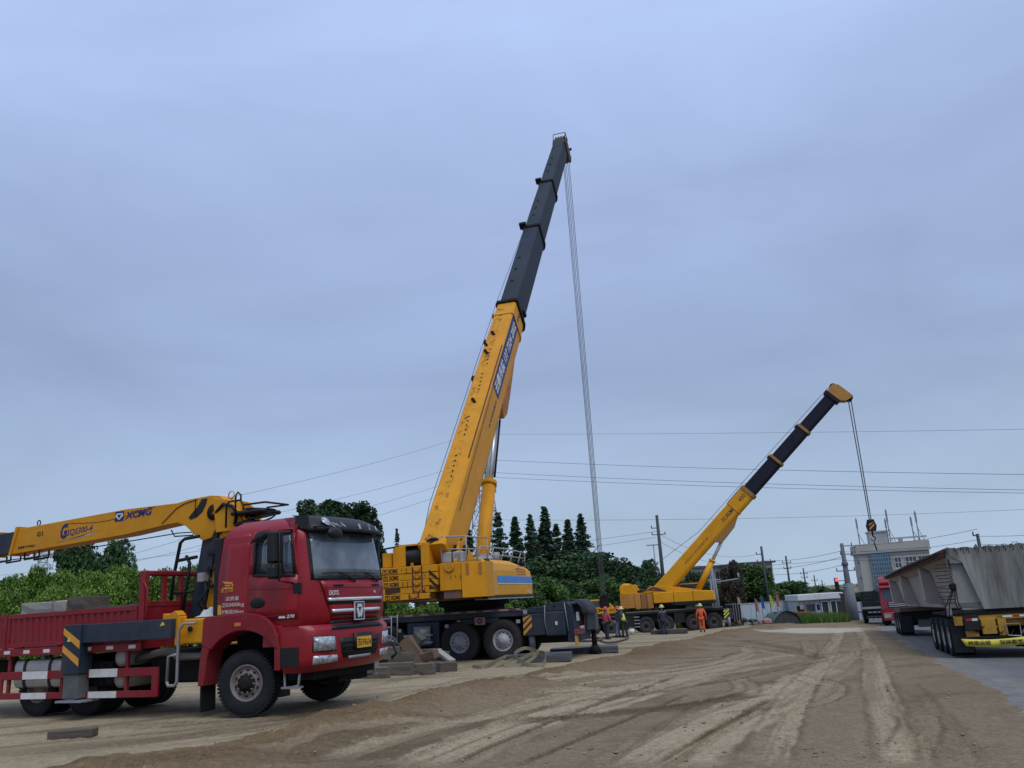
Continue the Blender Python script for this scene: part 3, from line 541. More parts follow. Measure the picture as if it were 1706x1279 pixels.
# lamp mast by the tall pole
o, _ = pole(1088.5, 908, 92, .05, [], name='lamp_mast', label='thin lamp mast with a flat double lamp head beside the tall pole', m=POLEG)
hz = at(1088.5, 908, 92).z-o.location.z
b = B(); b.box(-.75, .75, -.12, .12, hz-.03, hz+.06); b.build('lamp_head', POLEG, o)
# grey gantry post with arm behind the crane boom
o, _ = pole(1184, 936, 84, .12, [], name='gantry_post', label='grey gantry post with a long arm behind the small crane cylinder', m=POLEG)
H_ = at(1184, 936, 84).z-o.location.z
b = B()
for sx in (-.35, .35): b.tube([(sx, 0, 0), (sx*.6, 0, H_-1.6)], .09, 6)
for k in range(7): z = .5+k*(H_-2.4)/7; s = -1 if k % 2 else 1; b.tube([(-.34*s, 0, z), (.32*s, 0, z+(H_-2.4)/7)], .04, 5)
b.build('lattice', POLEG, o); b = B(); b.tube([(0, 0, H_-2.0), (2.6, .3, H_-1.75)], .07, 6); b.tube([(2.6, .3, H_-1.75), (2.6, .3, H_-1.2)], .1, 6); b.build('arm', POLEG, o)
# lattice pylons
def pylon(px, py, Y, wb, wt, arms, name, label, m, th):
    top = at(px, py, Y); z0 = gzf(top.x, Y)-.5; H = top.z-z0; o = thing(name, (top.x, Y, z0), 25, label, 'pylon'); n = 11; b = B()
    lv = [H*(1-(1-i/n)**1.15) for i in range(n+1)]; hw = lambda z: wb/2+(wt-wb)/2*(z/H)
    for i in range(n):
        z1, z2 = lv[i], lv[i+1]; a, c = hw(z1), hw(z2); q1 = [(-a,-a),(a,-a),(a,a),(-a,a)]; q2 = [(-c,-c),(c,-c),(c,c),(-c,c)]
        for j in range(4):
            k = (j+1) % 4; b.tube([(*q1[j], z1), (*q2[j], z2)], th*1.4, 4); b.tube([(*q1[j], z1), (*q2[k], z2)], th, 3); b.tube([(*q1[k], z1), (*q2[j], z2)], th, 3); b.tube([(*q2[j], z2), (*q2[k], z2)], th, 3)
    b.build('lattice_mast', m, o)
    for za, l in arms:
        z = H*za; b = B()
        for s in (-1, 1):
            for y in (-hw(z), hw(z)): b.tube([(s*hw(z), y, z), (s*l, 0, z+.2)], th, 4); b.tube([(s*hw(z), y, z+.9), (s*l, 0, z+.2)], th, 3)
            b.tube([(s*l, 0, z+.2), (s*l, 0, z-1.0)], th*1.5, 5)
        b.build('crossarm', m, o)
    return o
PYM = mat('galvanised_pylon', (.2, .22, .25), .6)
pylon(803, 770, 150, 6.5, 1.6, [(.96, 2.2), (.84, 2.4)], 'lattice_pylon', 'grey lattice power pylon half hidden behind the large crane boom', PYM, .07)
pylon(73, 914, 190, 3.2, 1.6, [], 'telecom_tower', 'pale lattice telecom tower low on the horizon at far left', mat('pale_tower', (.42, .45, .5), .6), .09)
tt = at(73, 916, 190)
o = [x for x in COL.objects if x.name == 'telecom_tower'][0]; Ht = tt.z-o.location.z
for k, zz in enumerate((Ht-4.2, Ht-1.6)):
    b = B(); b.lathe([(1.4, zz), (2.1, zz+.1), (2.1, zz+.35), (1.4, zz+.45)], 10, 'z')
    for j in range(8): a = j*.785; b.box(-.12, .12, -.12, .12, 0, 1.3, T(2.0*math.cos(a), 2.0*math.sin(a), zz-.2))
    b.build('antenna_platform', MATS['pale_tower'], o)
# overhead wires
WIREM = mat('overhead_wire', (.07, .08, .10), .7)
def wire(p, q, label, sag=1.0, r=.03, group='overhead wires'):
    a, c = at(*p), at(*q); b = B(); n = 14
    b.tube([a.lerp(c, i/n)-Vector((0, 0, sag*4*(i/n)*(1-i/n))) for i in range(n+1)], r, 4, False)
    mid = a.lerp(c, .5); o = b.build('overhead_wire', WIREM, fix=False); tag(o, label, 'wire', group)
ys = [(768, 788), (790, 815), (795, 818)]
wire((800, 765, 150), (1760, 791, 95), 'topmost long wire running right from the lattice pylon', .4)
wire((806, 786, 150), (1760, 817, 95), 'middle long wire running right from the lattice pylon', .4)
wire((806, 794, 151), (1760, 822, 97), 'lowest long wire running right from the lattice pylon', .4)
wire((806, 723, 150), (1760, 714, 95), 'faint high wire crossing the sky above the small crane hoist', .2, .02)
wire((830, 866, 110), (1760, 846, 110), 'wire crossing behind the small crane boom at mid height', .5, .022)
for k, (y1, y2, xx) in enumerate([(736, 838, 340), (783, 880, 340), (804, 915, 330), (820, 940, 330)]):
    wire((800, y1-18, 150), (xx, y2, 90), f'wire slanting down left behind the large crane boom, {ORD[k]} from the top', .6, .022)
for k, (x1, y1, x2, y2) in enumerate([(200, 928, 420, 858), (210, 938, 430, 880), (-40, 962, 420, 905)]):
    wire((x1, y1, 95), (x2, y2, 80), f'thin wire seen under the truck boom at left, {ORD[k]} from the top', .2, .018)
wire((500, 937, 140), (1094, 885, 90), 'wire from the left to the upper arm of the tall dark pole', .8, .018)
wire((500, 955, 140), (1092, 895, 90), 'wire from the left to the lower arm of the tall dark pole', .8, .018)
for k, dy in enumerate((0, 12)):
    wire((1096, 888+dy, 90), (1268, 922+dy*1.2, 95), f'{["upper","lower"][k]} wire from the tall dark pole to the crossarm pole', 1.2, .018)
for k, (y1, y2, y3) in enumerate([(912, 907, 889), (926, 917, 899), (935, 931, 906)]):
    wire((1268, y1+22, 95), (1404, y2+10, 78), f'wire between crossarm pole and thick steel pole, {ORD[k]} from the top', .3, .022)
    wire((1404, y2+2, 78), (1628, y3-8+8*k, 62), f'wire from thick steel pole to the girder pole, {ORD[k]} from the top', .3, .018)
    wire((1628, y3+4+3*k, 62), (1790, y3-4+8*k, 50), f'wire right of the pole behind the girder, {ORD[k]} from the top', .1, .018)
wire((1150, 942, 90), (1402, 931, 78), 'low wire across the front of the white flats', .3, .018)
wire((1270, 985, 92), (1420, 974, 80), 'lowest wire above the gatehouse hedge', .2, .02)
# traffic light on an arm from the steel pole
ta = at(1394, 973, 77); o = thing('traffic_light', ta, 0, 'traffic light showing red, on an arm beside the thick steel pole', 'traffic light')
b = B(); b.box(-.16, .16, -.12, .12, -.55, .55, c=.03); b.build('signal_box', BLK, o)
for k, (zz, m_) in enumerate([(.36, emis('red_signal', (1, .05, .04), 2.5)), (0, BLK), (-.36, BLK)]):
    b = B(); b.cyl((0, -.125, zz), (0, -.16, zz), .13, 14); b.build('signal_lens', m_, o, label='lit red lens' if k == 0 else None)
b = B(); tq = tp-ta; b.tube([(.1, 0, -.3), (tq.x, tq.y, -.2)], .05, 6); b.tube([(.1, 0, .3), (tq.x, tq.y, .25)], .04, 6); b.build('mounting_arm', POLEG, o)
# ---------------- buildings
def facade(o, x0, x1, z0, z1, y, wins, m, depth, roofname=None):
    b = B(); b.box(x0, x1, y, y+depth, z0, z1); return b.build('wall', m, o)
def window(o, x0, x1, z0, z1, y, nx=2, nz=2, frame=None):
    fr = B(); t = .07; yy = y-.03
    fr.box(x0-.1, x1+.1, y-.12, y-.002, z0-.14, z0-.02)
    for i in range(nx+1): X = x0+(x1-x0)*i/nx; fr.box(X-t/2, X+t/2, y-.10, y-.004, z0, z1)
    for k in range(nz+1): Z = z0+(z1-z0)*k/nz; fr.box(x0, x1, y-.09, y-.006, Z-t/2, Z+t/2)
    w = fr.build('window', frame or WHT, o); p = B(); p.box(x0, x1, y-.05, y-.003, z0, z1); p.build('pane', WIN, w); return w
# office building at right
cb = at(1484, 905, 128); th = -15
o = thing('office_building', (cb.x, cb.y, gzf(cb.x, 85)-.3), th, 'pale office building with a tall blue glass stair front, at right behind the girder', 'building')
o.scale = (.80, .85, 1); zt = cb.z-o.location.z; x0, x1 = -5.9, 6.3; fl = zt/4
b = B(); b.box(x0, x1, 0, 9, 0, zt-.9); b.build('wall', WALLW, o)
b = B(); b.box(x0-.35, x1+.25, -.35, 9.3, zt-.9, zt+.15); b.build('roof_parapet', WALLW, o)
b = B(); b.box(x0-.45, x1+.3, -.45, 9.4, zt-1.25, zt-.95); b.build('cornice', WALLG, o)
gx0, gx1 = -4.0, -.55; gzt = zt-1.4
gl = B(); gl.box(gx0, gx1, -.4, -.002, 0, gzt); cw = gl.build('glass_front', GLASSB, o)
mu = B()
for i in range(9): X = gx0+(gx1-gx0)*i/8; mu.box(X-.03, X+.03, -.47, -.40, 0, gzt)
for k in range(12): Z = gzt*k/12; mu.box(gx0, gx1, -.46, -.40, Z-.03, Z+.03)
tag(mu.build('mullions', LGREY, cw), kind='stuff')
for k in range(4):
    z0 = k*fl+.85
    for a, c_, nx in ((.15, 1.25, 2), (2.0, 3.9, 3), (4.25, 6.05, 3)):
        if z0+1.55 < zt-1.1: window(o, a, c_, z0, z0+1.55, 0, nx, 2)
    b = B(); b.box(-.5, x1+.02, -.12, -.002, z0+1.95, z0+2.2); b.build('band', WALLG, o)
for k in range(4):  # side ledges on the left wall
    b = B(); b.box(x0-.4, x0-.002, 1.0, 3.4, k*fl+2.0, k*fl+2.2); b.build('sill', WALLG, o)
b = B(); b.box(-3.2, .2, 2.5, 6, zt+.1, zt+1.9); b.box(-3.4, .4, 2.3, 6.2, zt+1.9, zt+2.1); b.build('roof_hut', WALLG, o)
b = B(); b.box(1.8, 2.5, 2, 2.7, zt+.1, zt+.9); b.build('roof_tank', LGREY, o)
for i, (x, h, lean) in enumerate([(-5.3, 4.2, 0), (.2, 5.2, 0), (-.2, 3.8, 0), (4.3, 3.8, 0), (5.2, 4.6, 0)]):
    b = B(); b.tube([(x, .8, zt+.1), (x, .8, zt+h)], .09, 6); b.box(x-.14, x+.14, .65, .95, zt+h*.62, zt+h*.95); b.tube([(x, .8, zt+h*.45), (x+.9, .8, zt+.1)], .05, 5); b.build('roof_antenna', POLEG, o)
# white flats behind the small crane
for nm, pxl, pxr, pyt, Y, lab, st in (('apartment_block', 1226, 1287, 941, 150, 'white flat roofed block with dark eaves behind the trees, right of the small crane', 3), ('apartment_block', 1152, 1212, 947, 158, 'white stepped block with dark eaves behind the small crane cylinder', 3)):
    A_, D_ = at(pxl, pyt, Y), at(pxr, pyt-4, Y); w = D_.x-A_.x
    o = thing(nm, (A_.x, Y, gzf(A_.x, 85)), 3, lab, 'building'); H = A_.z-o.location.z
    steps = [(0, w, 0)] if 'stepped' not in lab else [(0, w*.45, 0), (w*.30, w*.98, -.5)]
    for k, (a, c, dz) in enumerate([(0, w, 0)] if 'stepped' not in lab else [(-.5, w*.62, -3.0), (w*.12, w*.9, 0)]):
        b = B(); b.box(a, c, 0+.4*k, 9, 0, H+dz); b.build('wall', WALLW, o)
        b = B(); b.box(a-.5, c+.5, -.6+.4*k, 9.5, H+dz+.02, H+dz+.35); b.build('roof', mat('dark_eaves', (.06, .07, .08), .7), o)
        nwin = 3
        for f in range(3):
            for j in range(nwin):
                X = a+(c-a)*(j+.5)/nwin; window(o, X-.95, X+.95, H+dz-2.2-3.0*f, H+dz-.7-3.0*f, .4*k, 2, 1)
        for f in (1, 2): b = B(); b.box(a, c, -.5+.4*k, -.004+.4*k, H+dz-3.0*f+.15, H+dz-3.0*f+.3); b.build('ledge', mat('dark_eaves', (.06,.07,.08)), o)
# pale fence
fa, fb = at(1222, 1006, 84), at(1330, 1003, 86); d = fb-fa; n = 8; ln_ = math.hypot(d.x, d.y)
o = thing('sheet_fence', (fa.x, fa.y, gzf(fa.x, fa.y)), math.degrees(math.atan2(d.y, d.x)), 'long pale blue sheet metal fence left of the gatehouse', 'fence'); hf = fa.z-o.location.z
pw = ln_/n; pb = B(); pb.box(.01, pw-.01, -.02, .02, .05, hf-.02)
for k in range(6): pb.box(.05+k*pw/6, .12+k*pw/6, -.045, -.02, .05, hf-.03)
pm = pb.mesh('fence_panel', FENCE)
for k in range(n): q = link('fence_panel', pm, o); q.location = (k*pw, 0, -.035*k*pw*0)
for k in range(n+1): b = B(); b.box(k*pw-.05, k*pw+.05, .02, .12, 0, hf+.03); b.build('post', POLEG, o)
b = B(); b.box(0, ln_, -.06, -.02, hf-.12, hf-.03); b.build('top_rail', LGREY, o)
# gatehouse
ha, hb = at(1326, 991, 82), at(1403, 988, 82); w = hb.x-ha.x
o = thing('gatehouse', (ha.x, ha.y, gzf(ha.x, ha.y)), 2, 'low pale gatehouse with dark windows and a white fascia behind the grass', 'building'); H = ha.z-o.location.z
b = B(); b.box(.12, w-.1, 0, 3, 0, H-.55); b.build('wall', mat('gatehouse_cladding', (.42, .45, .48), .6, dirt=.25), o)
b = B(); b.box(0, w, -.35, 3.3, H-.55, H, c=.03); b.build('roof_fascia', mat('white_fascia', (.6, .62, .66), .6, dirt=.2), o)
for k in range(9): b = B(); X = .15+k*(w-.3)/8; b.box(X-.025, X+.025, -.03, -.002, 0, H-.56); b.build('cladding_rib', POLEG, o)
window(o, .75, 1.65, .75, H-.9, 0, 1, 1, POLEG); window(o, w*.52, w*.67, .35, H-.75, 0, 1, 1, WHT); window(o, w*.72, w*.96, .35, H-.75, 0, 2, 1, WHT)
b = B(); b.box(1.82, 2.1, -.03, -.002, H-1.5, H-1.0); b.build('blue_notice', BLUE, o)
# brown gate pillar and the blue grey gate
pa = at(1409, 988, 80); o = thing('gate_pillar', (pa.x, pa.y, gzf(pa.x, pa.y)), 0, 'dark reddish brown gate pillar between the gatehouse and the steel pole', 'pillar'); H = pa.z-o.location.z
b = B(); b.box(-.42, .42, -.4, .4, 0, H-.15); b.build('shaft', mat('brown_cladding', (.10, .035, .025), .7, dirt=.3), o, .02); b = B(); b.box(-.48, .48, -.46, .46, H-.15, H); b.build('cap', MATS['brown_cladding'], o)
ga, gb = at(1418, 1003, 79), at(1475, 1000, 78); d = gb-ga; ln_ = math.hypot(d.x, d.y)
o = thing('sheet_gate', (ga.x, ga.y, gzf(ga.x, ga.y)), math.degrees(math.atan2(d.y, d.x)), 'blue grey sheet gate with dark bars left of the red tractor unit', 'gate'); H = ga.z-o.location.z
n = 7
for k in range(n):
    b = B(); b.box(k*ln_/n+.02, (k+1)*ln_/n-.02, -.02, .02, H*.48, H); b.build('gate_panel', FENCE, o); b = B(); b.box(k*ln_/n+.06, (k+1)*ln_/n-.06, -.015, .015, .08, H*.44); b.build('gate_panel', FENCE, o)
    b = B(); b.box(k*ln_/n-.03, k*ln_/n+.03, -.05, .05, 0, H+.05); b.build('gate_bar', POLE, o)
b = B(); b.box(0, ln_, -.05, -.021, H*.445, H*.475); b.build('gate_rail', POLE, o)
# flags before the fence
for i, (x, y, c, nm) in enumerate([(1228, 994, (.55, .42, .25), 'faded orange'), (1257, 997, (.40, .16, .14), 'dull red'), (1267, 992, (.03, .10, .40), 'blue'), (1281, 990, (.5, .55, .08), 'yellow green'), (1292, 989, (.5, .18, .15), 'pale red')]):
    p = at(x, y, 78); z0 = gzf(p.x, p.y); o = thing('flag', (p.x, p.y, z0), 0, f'small {nm} flag on a pole before the pale fence', 'flag', 'flags before the fence'); H = p.z-z0
    b = B(); b.tube([(0, 0, 0), (0, 0, H+.05)], .025, 6); b.build('flag_pole', POLE, o)
    fm = mat('flag_'+nm.replace(' ', '_'), c, .8)
    b = B(); b.grid(lambda u, v: (.03+u*(.26-.10*(1-v)), .05*math.sin(u*5+v*2), H-v*1.1-.12*u), 6, 5); b.build('flag_cloth', fm, o)
# rubble / debris heap, tarp hoop, small red tractor
rc = at(1262, 1033, 74)
deb = [mat('debris_dark', (.05, .05, .055), .8), mat('debris_white', (.5, .5, .52), .7), mat('debris_green', (.09, .16, .13), .8), mat('debris_brown', (.16, .10, .07), .9), GREY, mat('debris_pink', (.3, .18, .17), .8)]
for i, x in enumerate(sorted(random.uniform(-3.4, 1.6) for _ in range(20))):
    y = random.uniform(-1, 1); X, Y = rc.x+x, rc.y+y; mi = random.randrange(6); s = random.uniform(.24, .5)
    vs = []; bm = bmesh.new(); bmesh.ops.create_icosphere(bm, subdivisions=1, radius=s)
    for v in bm.verts: v.co *= random.uniform(.65, 1.25); v.co.z *= .7; v.co.x *= random.choice([1, 1.0, 1.2])
    me = bpy.data.meshes.new('rubbish_bag'); bm.to_mesh(me); bm.free(); me.materials.append(deb[mi]); q = link('rubbish_lump', me); q.location = (X, Y, gzf(X, Y)+s*.45+random.choice([0, 0, .25])*(1-abs(x+1)/3)); q.rotation_euler = (0, 0, random.uniform(0, 6))
    tag(q, f'{["dark","white","greenish","brown","grey","pinkish"][mi]} rubbish lump before the pale fence, {ORD[i]} from the left of the heap', 'rubbish', 'rubbish heap before the fence')
o = thing('hoop_tarpaulin', at(1302, 1034, 74), 20, 'dark green and grey tarpaulin bulging over a hoop beside the rubbish heap', 'tarpaulin'); o.location.z = gzf(o.location.x, o.location.y)
b = B(); b.grid(lambda u, v: (1.35*math.cos(math.pi*u)*(1+.05*math.sin(v*9)), v*1.6-.8, 1.05*math.sin(math.pi*u)+.04*math.sin(u*14+v*5)), 20, 5); b.build('cover', mat('green_tarp', (.05, .085, .08), .7), o)
b = B(); b.prism([(1.33*math.cos(a), 1.03*math.sin(a)) for a in np.linspace(0, math.pi, 16)], -.70, .70); b.build('stacked_load', mat('debris_load', (.025, .03, .032), .85, dirt=.6, dcol=(.07, .07, .075), ds=5, bump=.6, bs=6), o)
for k in range(3):
    b = B(); b.grid(lambda u, v: (1.39*math.cos(math.pi*(.02+.45*u+.06*k)), -.82+.04*k+v*.34+k*.5, 1.09*math.sin(math.pi*(.02+.45*u+.06*k))), 10, 2); b.build('grey_flap', mat('grey_sheet', (.17, .19, .24), .6, dirt=.4), o)
o = thing('small_tractor', at(1341, 1029, 78), 15, 'small red tractor parked in front of the gatehouse', 'tractor'); o.location.z = gzf(o.location.x, o.location.y)
b = B(); b.box(-.8, .5, -.3, .3, .45, .95, c=.05); b.build('bonnet', TAIL, o); b = B(); b.box(-.75, -.05, -.45, .45, .75, .9, c=.04); b.build('mudguard', TAIL, o)
b = B(); b.box(-.5, -.1, -.2, .2, .95, 1.15); b.box(-.55, -.45, -.2, .2, 1.1, 1.45); b.build('seat', BLK, o)
b = B(); b.tube([(.1, 0, .95), (-.05, 0, 1.25)], .02, 6); b.lathe([(.16, 0), (.19, .015), (.16, .03)], 14, 'z', T(-.05, 0, 1.25)); b.build('steering_wheel', BLK, o)
for x, y, r_ in ((-.45, .5, .42), (-.45, -.5, .42), (.4, .42, .26), (.4, -.42, .26)):
    b = B(); b.lathe([(r_*.5, -.09), (r_*.9, -.1), (r_, -.06), (r_, .06), (r_*.9, .1), (r_*.5, .09)], 18, 'y', T(x, y, r_)); b.build('wheel', RUB, o)
# ================================================================== wheels
def tyre_mesh(Rt, Wd, rr, n=40, lug=True, m=RUB):
    b = B(); h = Wd/2
    prof = [(rr, -h*.72), (rr+.02, -h*.86), (rr+(Rt-rr)*.45, -h), (rr+(Rt-rr)*.75, -h*.96), (Rt-.035, -h*.88), (Rt-.02, -h*.75), (Rt-.016, 0), (Rt-.02, h*.75), (Rt-.035, h*.88), (rr+(Rt-rr)*.75, h*.96), (rr+(Rt-rr)*.45, h), (rr+.02, h*.86), (rr, h*.72)]
    b.lathe(prof, n, 'y')
    if lug:
        k = 54
        for i in range(k):
            for s in (-1, 1):
                M = Matrix.Rotation(2*math.pi*(i+(.5 if s > 0 else 0))/k, 4, 'Y'); w = Rt*math.pi/k*.66
                b.box(-w, w, min(s*h*.16, s*h*.93), max(s*h*.16, s*h*.93), Rt-.04, Rt-.003, M)
    return b.mesh('tyre', m)
def make_wheel(Rt, Wd, rr, rimm, convex=True, nuts=10, m=RUB, hubm=None):
    h = Wd/2; b = B()
    if convex: b.lathe([(.17*rr/.29, -h*.55), (.16*rr/.29, -h*.95), (.11*rr/.29, -h*1.0), (.10*rr/.29, -h*1.22), (.05, -h*1.26), (.001, -h*1.26)], 20, 'y')
    else: b.lathe([(.2*rr/.29, -h*.1), (.17*rr/.29, -h*.5), (.12*rr/.29, -h*.8), (.05, -h*.84), (.001, -h*.84)], 20, 'y')
    hub = b.build('wheel', hubm or (GRIME if convex else rimm))
    link('tyre', tyre_mesh(Rt, Wd, rr, m=m), hub)
    b = B(); y0 = -h*.5 if convex else -h*.05
    b.lathe([(rr+.012, -h*.74), (rr+.016, -h*.84), (rr-.004, -h*.86), (rr-.02, -h*.7), (rr-.035, y0*1.1), (rr*.78, y0), (rr*.64, -h*.72 if convex else -h*.3), (rr*.42, -h*.78 if convex else -h*.4), (rr*.35, -h*.78 if convex else -h*.4)], 36, 'y')
    for i in range(nuts):
        a = 2*math.pi*i/nuts; x, z = math.cos(a)*rr*.52, math.sin(a)*rr*.52; yb = -h*.74 if convex else -h*.34; b.cyl((x, yb, z), (x, yb-.045, z), .017*rr/.29, 6)
    rm = b.build('rim', rimm, hub)
    b = B()
    for i in range(nuts):
        a = 2*math.pi*(i+.5)/nuts; M = Matrix.Rotation(a, 4, 'Y'); b.box(rr*.69, rr*.77, y0-h*.16, y0-.0, -.022, .022, M @ T(0, -.012, 0))
    tag(b.build('hand_hole', BLK, rm), kind='stuff')
    return hub
USED = set()
def wheel(pr, parent, x, y, z, steer=0):
    w = pr if pr.name not in USED else copy_tree(pr); USED.add(pr.name)
    w.parent = parent; w.location = (x, y, z); w.rotation_euler = (0, random.uniform(0, 6.28), 0)
    rot = Matrix.Rotation(R((180 if y > 0 else 0)+steer), 4, 'Z') @ Matrix.Rotation(random.uniform(0, 6.28), 4, 'Y'); w.rotation_euler = rot.to_euler(); return w
# ================================================================== red truck mounted crane
TK = thing('truck_crane', (-4.444, 16.222, -.02), -23.95, 'dusty red flatbed truck carrying a yellow loader crane folded back over its bed', 'truck')
ZL = [1.42, 1.5, 1.62, 1.85, 2.08, 2.24, 2.36, 2.6, 2.85, 3.02, 3.12, 3.22, 3.30, 3.33]
def tab(zs, vs): return lambda z: float(np.interp(z, zs, vs))
xf = tab([1.42, 1.5, 1.62, 2.1, 2.24, 3.02, 3.14, 3.24, 3.33], [1.44, 1.49, 1.52, 1.52, 1.50, 1.36, 1.28, 1.15, .95])
wd = tab([1.42, 1.62, 2.24, 3.02, 3.14, 3.24, 3.33], [1.18, 1.22, 1.22, 1.17, 1.14, 1.06, .92])
xr = tab([1.42, 2.4, 3.05, 3.22, 3.33], [-.62, -.62, -.56, -.45, -.30])
fx = lambda y, z, F=xf, Wf=wd: F(z)-.09*(y/Wf(z))**2-.23*min(1.3, abs(y/Wf(z)))**9
def cab_body():
    b = B(); ys = [-1, -.97, -.93, -.875, -.6, -.3, 0, .3, .6, .875, .93, .97, 1]; sx = [0, .14, .30, .45, .60, .75, .9, .97, 1]
    rows = []
    for z in ZL:
        w = wd(z); e = fx(w, z); x0 = xr(z); row = []
        for s in sx[:-1]: row.append((x0+(e-x0)*s if not(.29 < s < .91) else None, -w, z, s))
        r_ = []
        for x, y, zz, s in row:
            if x is None: x = {.30: .21, .45: .45, .60: .68, .75: .9, .9: 1.09}[s]
            r_.append((x, y, zz))
        fr = [(fx(w*q, z), w*q, z) for q in ys]; lf = [(x, -y, zz) for x, y, zz in reversed(r_)]
        rows.append(r_+fr+lf)
    n = len(rows[0]); vs = [p for r_ in rows for p in r_]; fs = []
    ns = len(sx)-1; nf = len(ys)
    for i in range(len(ZL)-1):
        z0 = ZL[i]; win = 2.24 <= z0 < 3.02; swin = 2.36 <= z0 < 3.02
        for j in range(n):
            k = (j+1) % n
            if win and ns+3 <= j < ns+nf-4: continue                    # windscreen opening
            if swin and (2 <= j < ns-2 or n-1-(ns-2) <= j < n-1-2): continue    # side windows
            fs.append((i*n+j, i*n+k, (i+1)*n+k, (i+1)*n+j))
    fs.append(tuple((len(ZL)-1)*n+j for j in range(n))); fs.append(tuple(range(n-1, -1, -1)))
    b.add(vs, fs, True); return b
cab = cab_body().build('cab', RED, TK)
sm = cab.modifiers.new('edge', 'EDGE_SPLIT'); sm.split_angle = R(38)
def fp(name, c, m, d0=.004, th=.01, nu=10, nv=3, parent=None, F=xf, Wf=wd, bl=None):
    """panel that follows the front: c = four corners (y,z) bottom-left, bottom-right, top-right, top-left"""
    def fn(u, v, d):
        y = (c[0][0]*(1-u)+c[1][0]*u)*(1-v)+(c[3][0]*(1-u)+c[2][0]*u)*v; z = (c[0][1]*(1-u)+c[1][1]*u)*(1-v)+(c[3][1]*(1-u)+c[2][1]*u)*v
        return (fx(y, z, F, Wf)+d0-th+th*(1 if d else 0)+(0 if d else 0), y, z)
    b = bl or B(); b.grid(lambda u, v, d: fn(u, v, d), nu, nv, True, thick=1)
    return b if bl else b.build(name, m, parent or TK)
def sp_(c, b, d0=.004, th=.012, nu=3, nv=4, side=-1, Wf=wd):
    def fn(u, v, d):
        x = (c[0][0]*(1-u)+c[1][0]*u)*(1-v)+(c[3][0]*(1-u)+c[2][0]*u)*v; z = (c[0][1]*(1-u)+c[1][1]*u)*(1-v)+(c[3][1]*(1-u)+c[2][1]*u)*v
        return (x, side*(Wf(z)+d0-(0 if d else th)), z)
    b.grid(fn, nu, nv, True, thick=1); return b
def rect(y0, y1, z0, z1): return [(y0, z0), (y1, z0), (y1, z1), (y0, z1)]
# windscreen, frame, interior
ww = lambda z: wd(z)*.875
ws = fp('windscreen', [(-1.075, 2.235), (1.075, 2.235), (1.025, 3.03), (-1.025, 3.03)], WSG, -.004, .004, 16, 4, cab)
b = B()
for c in ([(-1.10, 2.19), (1.10, 2.19), (1.10, 2.25), (-1.10, 2.25)], [(-1.05, 3.01), (1.05, 3.01), (1.04, 3.10), (-1.04, 3.10)]): fp('', c, None, .006, .02, 14, 1, bl=b)
for s in (-1, 1): fp('', [(s*1.10 if s < 0 else 1.055, 2.2), (s*1.055 if s < 0 else 1.10, 2.2), (-1.01 if s < 0 else 1.055, 3.05), (-1.055 if s < 0 else 1.01, 3.05)], None, .006, .02, 2, 5, bl=b)
b.build('windscreen_rubber', BLK, cab)
b = B(); b.box(-.5, 1.25, -1.1, 1.1, 1.45, 1.6); b.box(1.0, 1.38, -1.08, 1.08, 1.6, 2.2, c=.06); b.build('dashboard', mat('dash_grey', (.06, .06, .065), .8), cab)
b = B(); b.box(-.53, -.47, -1.1, 1.1, 1.5, 3.05); b.build('rear_lining', mat('lining', (.10, .10, .10), .9), cab)
for y in (-.6, .6):
    b = B(); b.box(-.1, .42, y-.26, y+.26, 1.6, 2.0, c=.06); b.box(-.22, -.04, y-.26, y+.26, 1.9, 2.72, c=.06); b.box(-.2, -.08, y-.14, y+.14, 2.72, 2.92, c=.04); b.build('seat', mat('seat_cloth', (.05, .055, .065), .9), cab)
b = B(); b.lathe([(.22, -.02), (.25, 0), (.22, .02), (.20, 0)], 20, 'z', T(.85, .6, 2.26, 0, 0, -35)); b.tube([(.85, .6, 2.26), (1.1, .6, 2.0)], .03, 6); b.box(.83, .87, .38, .82, 2.24, 2.27); b.build('steering_wheel', BLK, cab)
for y, w, cc in ((-.75, .34, (.6, .6, .55)), (-.3, .3, (.55, .57, .6)), (.45, .5, (.6, .6, .5)), (.85, .2, (.5, .55, .25))):
    b = B(); b.box(1.2, 1.34, y-w/2, y+w/2, 2.2, 2.34, T(rz=random.uniform(-4, 4)), c=.02); b.build('paper_on_dashboard', mat('paper_%d' % int(cc[2]*100), cc, .9), cab)
fp('inspection_sticker', rect(-.97, -.9, 2.83, 2.95), mat('sticker_yellow', (.5, .55, .4), .6), -.012, .002, 1, 1, cab)
fp('green_sticker', rect(-.95, -.86, 2.33, 2.45), mat('sticker_green', (.02, .22, .12), .6), -.012, .002, 1, 1, cab)
# sun visor
b = B(); b.grid(lambda u, v, d: ((lambda y: (1.64-.20*(y/1.12)**2-.15*abs(y/1.12)**8-.42*v**2.0+(0 if d else -.03), y, 3.03+.31*v))((2*u-1)*(1.12-.05*v))), 18, 5, True, thick=1)
vis = b.build('sun_visor', BLK, cab)
for s in (-1, 1): b = B(); b.add([(1.32, s*1.1, 3.05), (1.02, s*1.12, 3.12), (1.0, s*1.10, 3.32), (1.28, s*1.09, 3.32)], [(0, 1, 2, 3)]); b.build('visor_cheek', BLK, cab)
vx = lambda y, v: 1.64-.20*(y/1.12)**2-.15*abs(y/1.12)**8-.42*v**2+.006
for ch, y in (('重', -.06), ('工', .28), ('机', .58)):
    text(ch, 'visor_letter', WHT, vis, (vx(y+.05, .22)+.004, y, 3.10), (-.12-.25*y, 1, 0), (-.35, 0, 1), .095, .085)
SCR = WHT
